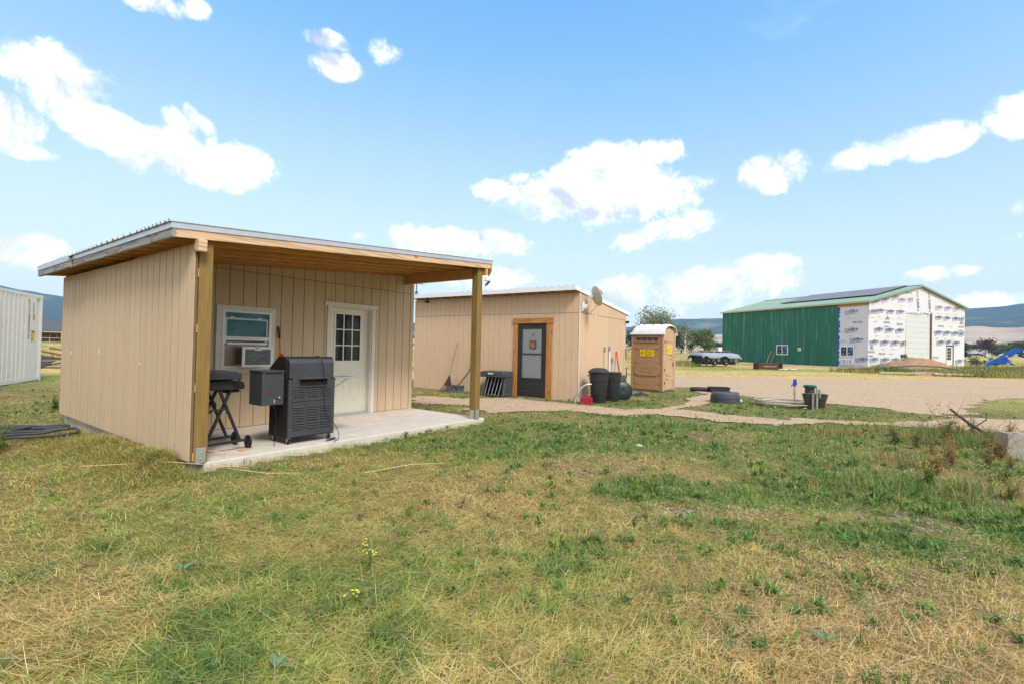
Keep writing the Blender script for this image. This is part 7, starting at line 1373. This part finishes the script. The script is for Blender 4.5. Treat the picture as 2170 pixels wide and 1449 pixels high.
# plants one can tell apart: rooted stems with leaves, some flowering yellow
stem_m = M('plant_stem', (.17,.20,.06), .8, .2, 8); leaf_mats = [M('plant_leaf_green', (.085,.175,.035), .7, .2, 9, transl=.25), M('plant_leaf_olive', (.17,.20,.055), .7, .2, 9, transl=.25), M('plant_leaf_brown', (.33,.22,.09), .8, .25, 9, transl=.2)]
fl_m = M('yellow_flower', (.72,.58,.03), .6, .1, 9)
def plant(label, x, y, h, ns, kind, flowers, seed, group='weed plants in the rough grass', leafy=1.0):
    q = np.random.default_rng(seed); t_ = thing('weed_plant', label, 'plant', at_g(x, y, -.01), float(q.uniform(0, 360)), group)
    st_ = MB(); lf = MB(); fw2 = MB()
    for i in range(ns):
        a = q.uniform(0, 2*PI); sp_ = q.uniform(.05, .45)*h; hh = h*q.uniform(.55, 1.0); p = [(0, 0, 0), (math.cos(a)*sp_*.35, math.sin(a)*sp_*.35, hh*.5), (math.cos(a)*sp_, math.sin(a)*sp_, hh)]; st_.tube(p, [.004, .003, .0015], 4, caps=False)
        for j in range(int(13*leafy)):
            s_ = q.uniform(.08, 1.0); b0 = Vector(p[0]).lerp(Vector(p[1]), min(1, s_*2)) if s_ < .5 else Vector(p[1]).lerp(Vector(p[2]), s_*2-1)
            la = q.uniform(0, 2*PI); L_ = q.uniform(.03, .085)*(1.25-s_*.8)*(h/.4)**.5; w_ = L_*q.uniform(.22, .42); dv = Vector((math.cos(la), math.sin(la), q.uniform(-.1, .7))).normalized(); sd_ = dv.cross(Vector((0, 0, 1))).normalized()*w_/2
            k_ = len(lf.v); lf.v += [tuple(b0), tuple(b0+dv*L_*.5+sd_), tuple(b0+dv*L_-Vector((0, 0, L_*.25))), tuple(b0+dv*L_*.5-sd_)]; lf.f.append((k_, k_+1, k_+2, k_+3))
        if flowers:
            for j in range(flowers):
                c_ = Vector(p[2])+Vector((q.normal(0, .018), q.normal(0, .018), q.normal(0, .018))); e = q.uniform(.005, .009); fw2.lathe([(0, -e*.5), (e, 0), (0, e*.6)], 5, tuple(c_), caps=False)
    obj('stem', st_, stem_m if kind < 2 else leaf_mats[2], t_); obj('leaves', lf, leaf_mats[kind], t_)['kind'] = 'stuff'
    if flowers: obj('flowers', fw2, fl_m, t_)['kind'] = 'stuff'
    return t_
plant('yellow flowered weed in the mown foreground grass', -.86, 3.05, .20, 4, 0, 4, 1, leafy=.7)
plant('low leafy weed with one yellow bloom, nearest the camera', -.80, 2.62, .15, 4, 0, 2, 2, leafy=.9)
plant('spindly olive weed with yellow bloom left of the black poly pipe', -6.15, 5.75, .75, 9, 1, 2, 3)
plant('bushy dark green weed at the left edge by the poly pipe', -6.35, 6.05, .45, 9, 0, 0, 4, leafy=1.6)
plant('thick green weed flowering yellow, middle of the right weed bed', 4.75, 5.45, .34, 10, 0, 3, 5, leafy=1.7)
plant('tall airy brown weed reaching across the gravel, right weed bed', 7.3, 8.1, .80, 12, 2, 0, 6, leafy=.8)
plant('brown dried weed in front of the concrete blocks', 6.95, 6.85, .50, 12, 2, 0, 7, leafy=1.3)
plant('green weed with small yellow blooms behind the brown dried weed', 6.3, 7.9, .52, 11, 1, 3, 8, leafy=1.4)
plant('dense green weed clump beside the dead branch', 7.6, 8.4, .46, 12, 0, 0, 9, leafy=1.8)
plant('short green weed clump at the right edge before the blocks', 5.75, 5.6, .26, 10, 0, 0, 10, leafy=1.7)
plant('rusty brown weed between the green clump and the flowering weed', 5.9, 6.5, .40, 12, 2, 0, 11, leafy=1.3)
plant('lone upright green weed standing in the dirt track', 6.55, 8.95, .42, 4, 0, 1, 12, leafy=1.1)
plant('olive weed leaning over the right concrete block', 7.75, 7.2, .45, 11, 1, 2, 13, leafy=1.2)
plant('sprawling yellow green weed at the far end of the weed bed', 8.9, 9.3, .5, 12, 1, 2, 14, leafy=1.2)
qq = np.random.default_rng(77)
ORD = 'first second third fourth fifth sixth seventh eighth ninth tenth eleventh twelfth thirteenth fourteenth fifteenth sixteenth'.split()
spots_w = sorted([(x_, 1.6+.82*x_+float(qq.normal(0, .55))) for x_ in qq.uniform(4.6, 9.4, 16)], key=lambda p: p[0]/p[1])
for i, (x_, y_) in enumerate(spots_w):
    kd = 1 if i % 3 == 0 else 2
    plant('%s dried weed of the right weed bed, %s from its left end' % ('olive half' if kd == 1 else 'brown', ORD[i]), float(x_), float(y_), float(qq.uniform(.22, .48)), 9, kd, 0, 300+i, leafy=1.5)
for i, (bx, by, h, kd, lab) in enumerate(((-2.95, -.55, .22, 0, 'leafy weeds at the foot of the slanted feeder bars'), (-2.35, -.70, .16, 0, 'low leafy weed in front of the feeder side panel'), (-3.3, -.12, .42, 1, 'upright weed between the porch post and the feeder'))):
    p = at_b(bx, by); plant(lab, p[0], p[1], h, 12, kd, 0, 30+i, 'weeds along the tan shed', 1.6)
plant('broad leaved green weed at the front edge of the slab', *at_a(2.75, -.12)[:2], .14, 9, 0, 0, 40, 'weeds along the tan shed', 1.8)
plant('leafy weed in the grass behind the long shed side', -9.0, 9.55, .35, 14, 0, 0, 41, leafy=1.6)
for i, (x_, y_, lab) in enumerate(((-1.98, 2.95, 'pale broad dock leaf lying in the hay at the lower left'), (-.98, 2.08, 'small dock leaves at the lower edge of the lawn'), (1.55, 2.35, 'fallen green leaves on the straw at the lower right'))):
    q = np.random.default_rng(60+i); lf = MB()
    for j in range(3):
        a = j*1.1+q.uniform(-.3, .3); b0 = Vector((.004*math.cos(a), .004*math.sin(a), .03)); L_ = q.uniform(.045, .08); dv = Vector((math.cos(a), math.sin(a), .35)).normalized(); sd_ = dv.cross(Vector((0, 0, 1))).normalized()*L_*.24
        k_ = len(lf.v); lf.v += [tuple(b0), tuple(b0+dv*L_*.4+sd_+Vector((0, 0, .012))), tuple(b0+dv*L_), tuple(b0+dv*L_*.4-sd_+Vector((0, 0, .012)))]; lf.f += [(k_, k_+1, k_+2), (k_, k_+2, k_+3)]
    o_ = tag(obj('dock_leaf', lf, M('dock_leaf', (.15,.25,.12), .6, .15, 20, transl=.2)), lab, 'leaves', 'dock leaves on the lawn'); o_.location = at_g(x_, y_)
# long dry stalks lying on the lawn
for i, (p, lab) in enumerate((([(-4.5, 5.1, .06), (-3.6, 5.15, .06), (-2.8, 5.2, .05)], 'long pale stalk lying on the hay left of the porch corner'), ([(-3.0, 5.15, .06), (-2.5, 5.0, .07), (-2.2, 5.1, .05)], 'curved pale stalk lying in front of the porch corner'), ([(-1.55, 5.2, .05), (-1.1, 5.45, .06), (-.75, 5.75, .05)], 'long pale stalk lying on the lawn right of the slab corner'))):
    tag(obj('dry_stalk', MB().tube([at_g(a, b, c_) for a, b, c_ in p], [.0042, .0040, .0025], 5), M('stalk', (.58,.43,.22), .8, .15, 12)), lab, 'stalk', 'dry stalks on the lawn')

# ================================================================== TREES AND HEDGES
bark = M('bark', (.16,.12,.09), .95, .3, 6, bump=.5); birch = M('birch_bark', (.62,.60,.55), .8, .15, 5)
def leafset(col): return M('leaf_%d_%d_%d' % tuple(int(c*1000) for c in col), col, .7, .22, 1.5, transl=.25)
def tree(label, x, y, h, spread, crown_col, seed, leaves=900, trunkm=None, lo=.25, bare=.0, leaf=.16, nb=16, up=.8, group=None, dz=0.0, name='tree', cat='tree'):
    q = np.random.default_rng(seed); t_ = thing(name, label, cat, at_t(x, y, dz-.05), float(q.uniform(0, 360)), group); tr = MB(); tips = []
    lean = Vector((q.normal(0, .04), q.normal(0, .04), 0)); top = Vector((0, 0, h*.72))+lean*h; tr.tube([(0, 0, 0), tuple(top*.45), tuple(top)], [h*.028, h*.018, h*.006], 7); tips.append(top)
    for i in range(nb):
        t0 = q.uniform(lo, .95); b0 = top*t0; a = i*2.4+q.uniform(-.4, .4); L_ = spread*q.uniform(.6, 1.1)*(1.15-t0*.6); d_ = Vector((math.cos(a), math.sin(a), up+q.uniform(-.3, .3))).normalized(); e = b0+d_*L_; e.z = min(e.z, h); m_ = b0.lerp(e, .5)+Vector((0, 0, L_*.06)); tr.tube([tuple(b0), tuple(m_), tuple(e)], [h*.010, h*.006, h*.0025], 5); tips += [m_, e]
        for j in range(2):
            a2 = a+q.uniform(-.9, .9); e2 = m_+Vector((math.cos(a2), math.sin(a2), q.uniform(.1, 1.1))).normalized()*L_*.5; e2.z = min(e2.z, h); tr.tube([tuple(m_), tuple(e2)], [h*.0045, h*.0015], 4); tips.append(e2)
    obj('trunk', tr, trunkm or bark, t_, 60)
    T_ = np.array([tuple(p) for p in tips]); idx = q.integers(0, len(T_), leaves); c = T_[idx]+q.normal(0, 1, (leaves, 3))*np.array([spread*.16, spread*.16, spread*.13]); c[:, 2] = np.clip(c[:, 2], h*lo*.5, h*1.02)
    n1 = q.normal(0, 1, (leaves, 3)); n1 /= np.linalg.norm(n1, axis=1)[:, None]; n2 = np.cross(n1, q.normal(0, 1, (leaves, 3))); n2 /= np.linalg.norm(n2, axis=1)[:, None]; s_ = q.uniform(.5, 1.2, (leaves, 1))*leaf
    V = np.stack([c-n1*s_, c+n2*s_*.55, c+n1*s_, c-n2*s_*.55], 1).reshape(-1, 3); F = np.arange(leaves*4).reshape(-1, 4); me_ = bpy.data.meshes.new('crown'); set_mesh(me_, V, F, False); o_ = link('crown', me_, leafset(crown_col), t_)
    return t_
tree('thin grey green tree with a ragged open crown behind the portable toilet', 43.6, 146.0, 13.6, 7.6, (.23,.25,.14), 201, 4600, lo=.12, leaf=.32, nb=30, up=1.3, group='trees behind the rail fence')
tree('bushy grey green willow right behind the portable toilet', 50.4, 151.0, 9.2, 5.6, (.16,.19,.105), 202, 2400, lo=.1, leaf=.36, nb=20, group='trees behind the rail fence')
tree('pale trunked birch with sparse leaves in front of the green bushes', 52.2, 145.5, 8.6, 3.6, (.24,.25,.16), 203, 460, trunkm=birch, lo=.2, leaf=.2, nb=16, up=1.3, group='trees behind the rail fence')
for i, (x, y, h, s, lab) in enumerate(((55.6, 149.0, 6.8, 3.8, 'rounded dark green bush right of the pale birch'), (59.6, 149.0, 8.0, 3.4, 'tallest dark green bush, last of the row before the barn'), (53.4, 152.0, 6.4, 4.0, 'dark green bush behind the pale birch'))):
    tree(lab, x, y, h, s, (.13,.185,.06), 210+i, 2400, lo=.06, leaf=.36, nb=20, group='trees behind the rail fence', name='bush', cat='bush')
tree('dark green bush between the tan shed and the portable toilet', 39.0, 153.0, 7.0, 4.0, (.07,.105,.045), 215, 1800, lo=.06, leaf=.4, nb=18, group='trees behind the rail fence', name='bush', cat='bush')
for i, (x, y, h, s) in enumerate(((92, 222, 4.2, 4), (97, 221, 3.6, 4), (104, 219, 4.4, 5), (111, 217, 3.8, 4))): tree(('far low tree at the left end of the line beyond the fence', 'second far low tree of the line beyond the fence', 'third far low tree of the line, widest of the four', 'far low tree of the line nearest the barn wall')[i], x, y, h, s, (.055,.085,.045), 230+i, 900, lo=.05, leaf=.5, nb=14, group='far trees left of the barn')
H_ = [(292, 318, 7.0, 7, (.085,.135,.045)), (301, 317, 7.6, 7, (.095,.145,.045)), (309, 316, 7.2, 7, (.08,.13,.045)), (317, 315, 7.8, 7, (.09,.135,.05)), (326, 313, 9.0, 7, (.055,.088,.036)), (334, 312, 10.0, 8, (.06,.095,.036)), (342, 310, 10.4, 8, (.055,.088,.036)), (350, 308, 10.0, 8, (.06,.095,.036)), (359, 306, 10.4, 8, (.055,.088,.036)), (368, 304, 10.0, 8, (.06,.095,.036))]
for i, (x, y, h, s, c) in enumerate(H_): tree(('bright green tree nearest the barn in the row behind the white house', 'bright green tree second from the barn behind the white house roof', 'bright green tree behind the middle of the white house roof', 'bright green tree last before the dark clump behind the white house')[i] if i < 4 else ('squat dark green tree at the left end of the clump behind the tractor', 'second dark green tree of the clump, above the loader arm', 'third dark green tree of the clump, above the tractor hood', 'dark green tree of the clump above the right picture edge', 'dark green tree of the clump hidden past the right picture edge', 'last dark green tree of the clump past the right picture edge')[i-4], x, y, h, s, c, 240+i, 1700, lo=.04, leaf=.85, nb=18, group='row of trees behind the white house' if i < 4 else 'dense trees behind the tractor', dz=-.6)
tree('dark purple leaved plum tree in front of the white house', 217, 221, 8.6, 5.0, (.085,.052,.060), 260, 1100, lo=.25, leaf=.5, nb=16)
tree('lone round tree on the pale slope above the white house', 430, 470, 9, 6.0, (.12,.15,.07), 261, 500, lo=.2, leaf=1.0, nb=12, dz=4.0)
tree('dark narrow tree showing past the right edge of the barn', 54.2, 58.2, 4.6, .7, (.05,.08,.035), 262, 700, lo=.1, leaf=.16, nb=16)
for i, (x, y, h) in enumerate(((50.5, 52.3, 1.3), (57, 57, 1.2), (61.5, 60.3, 1.1))): tree(('spiky dark bush nearest the barn corner in the dry field', 'middle spiky bush in the dry field right of the barn', 'small bush nearest the tractor in the dry field')[i], x, y, h, .9, (.11,.125,.06), 270+i, 420, lo=.05, leaf=.10, nb=12, group='bushes in the field right of the barn', name='bush', cat='bush')
tree('small weed bush growing on top of the dirt pile', 32.1, 39.5, .6, .30, (.12,.17,.05), 280, 160, lo=.1, leaf=.07, nb=8, name='bush', cat='bush', dz=1.0)
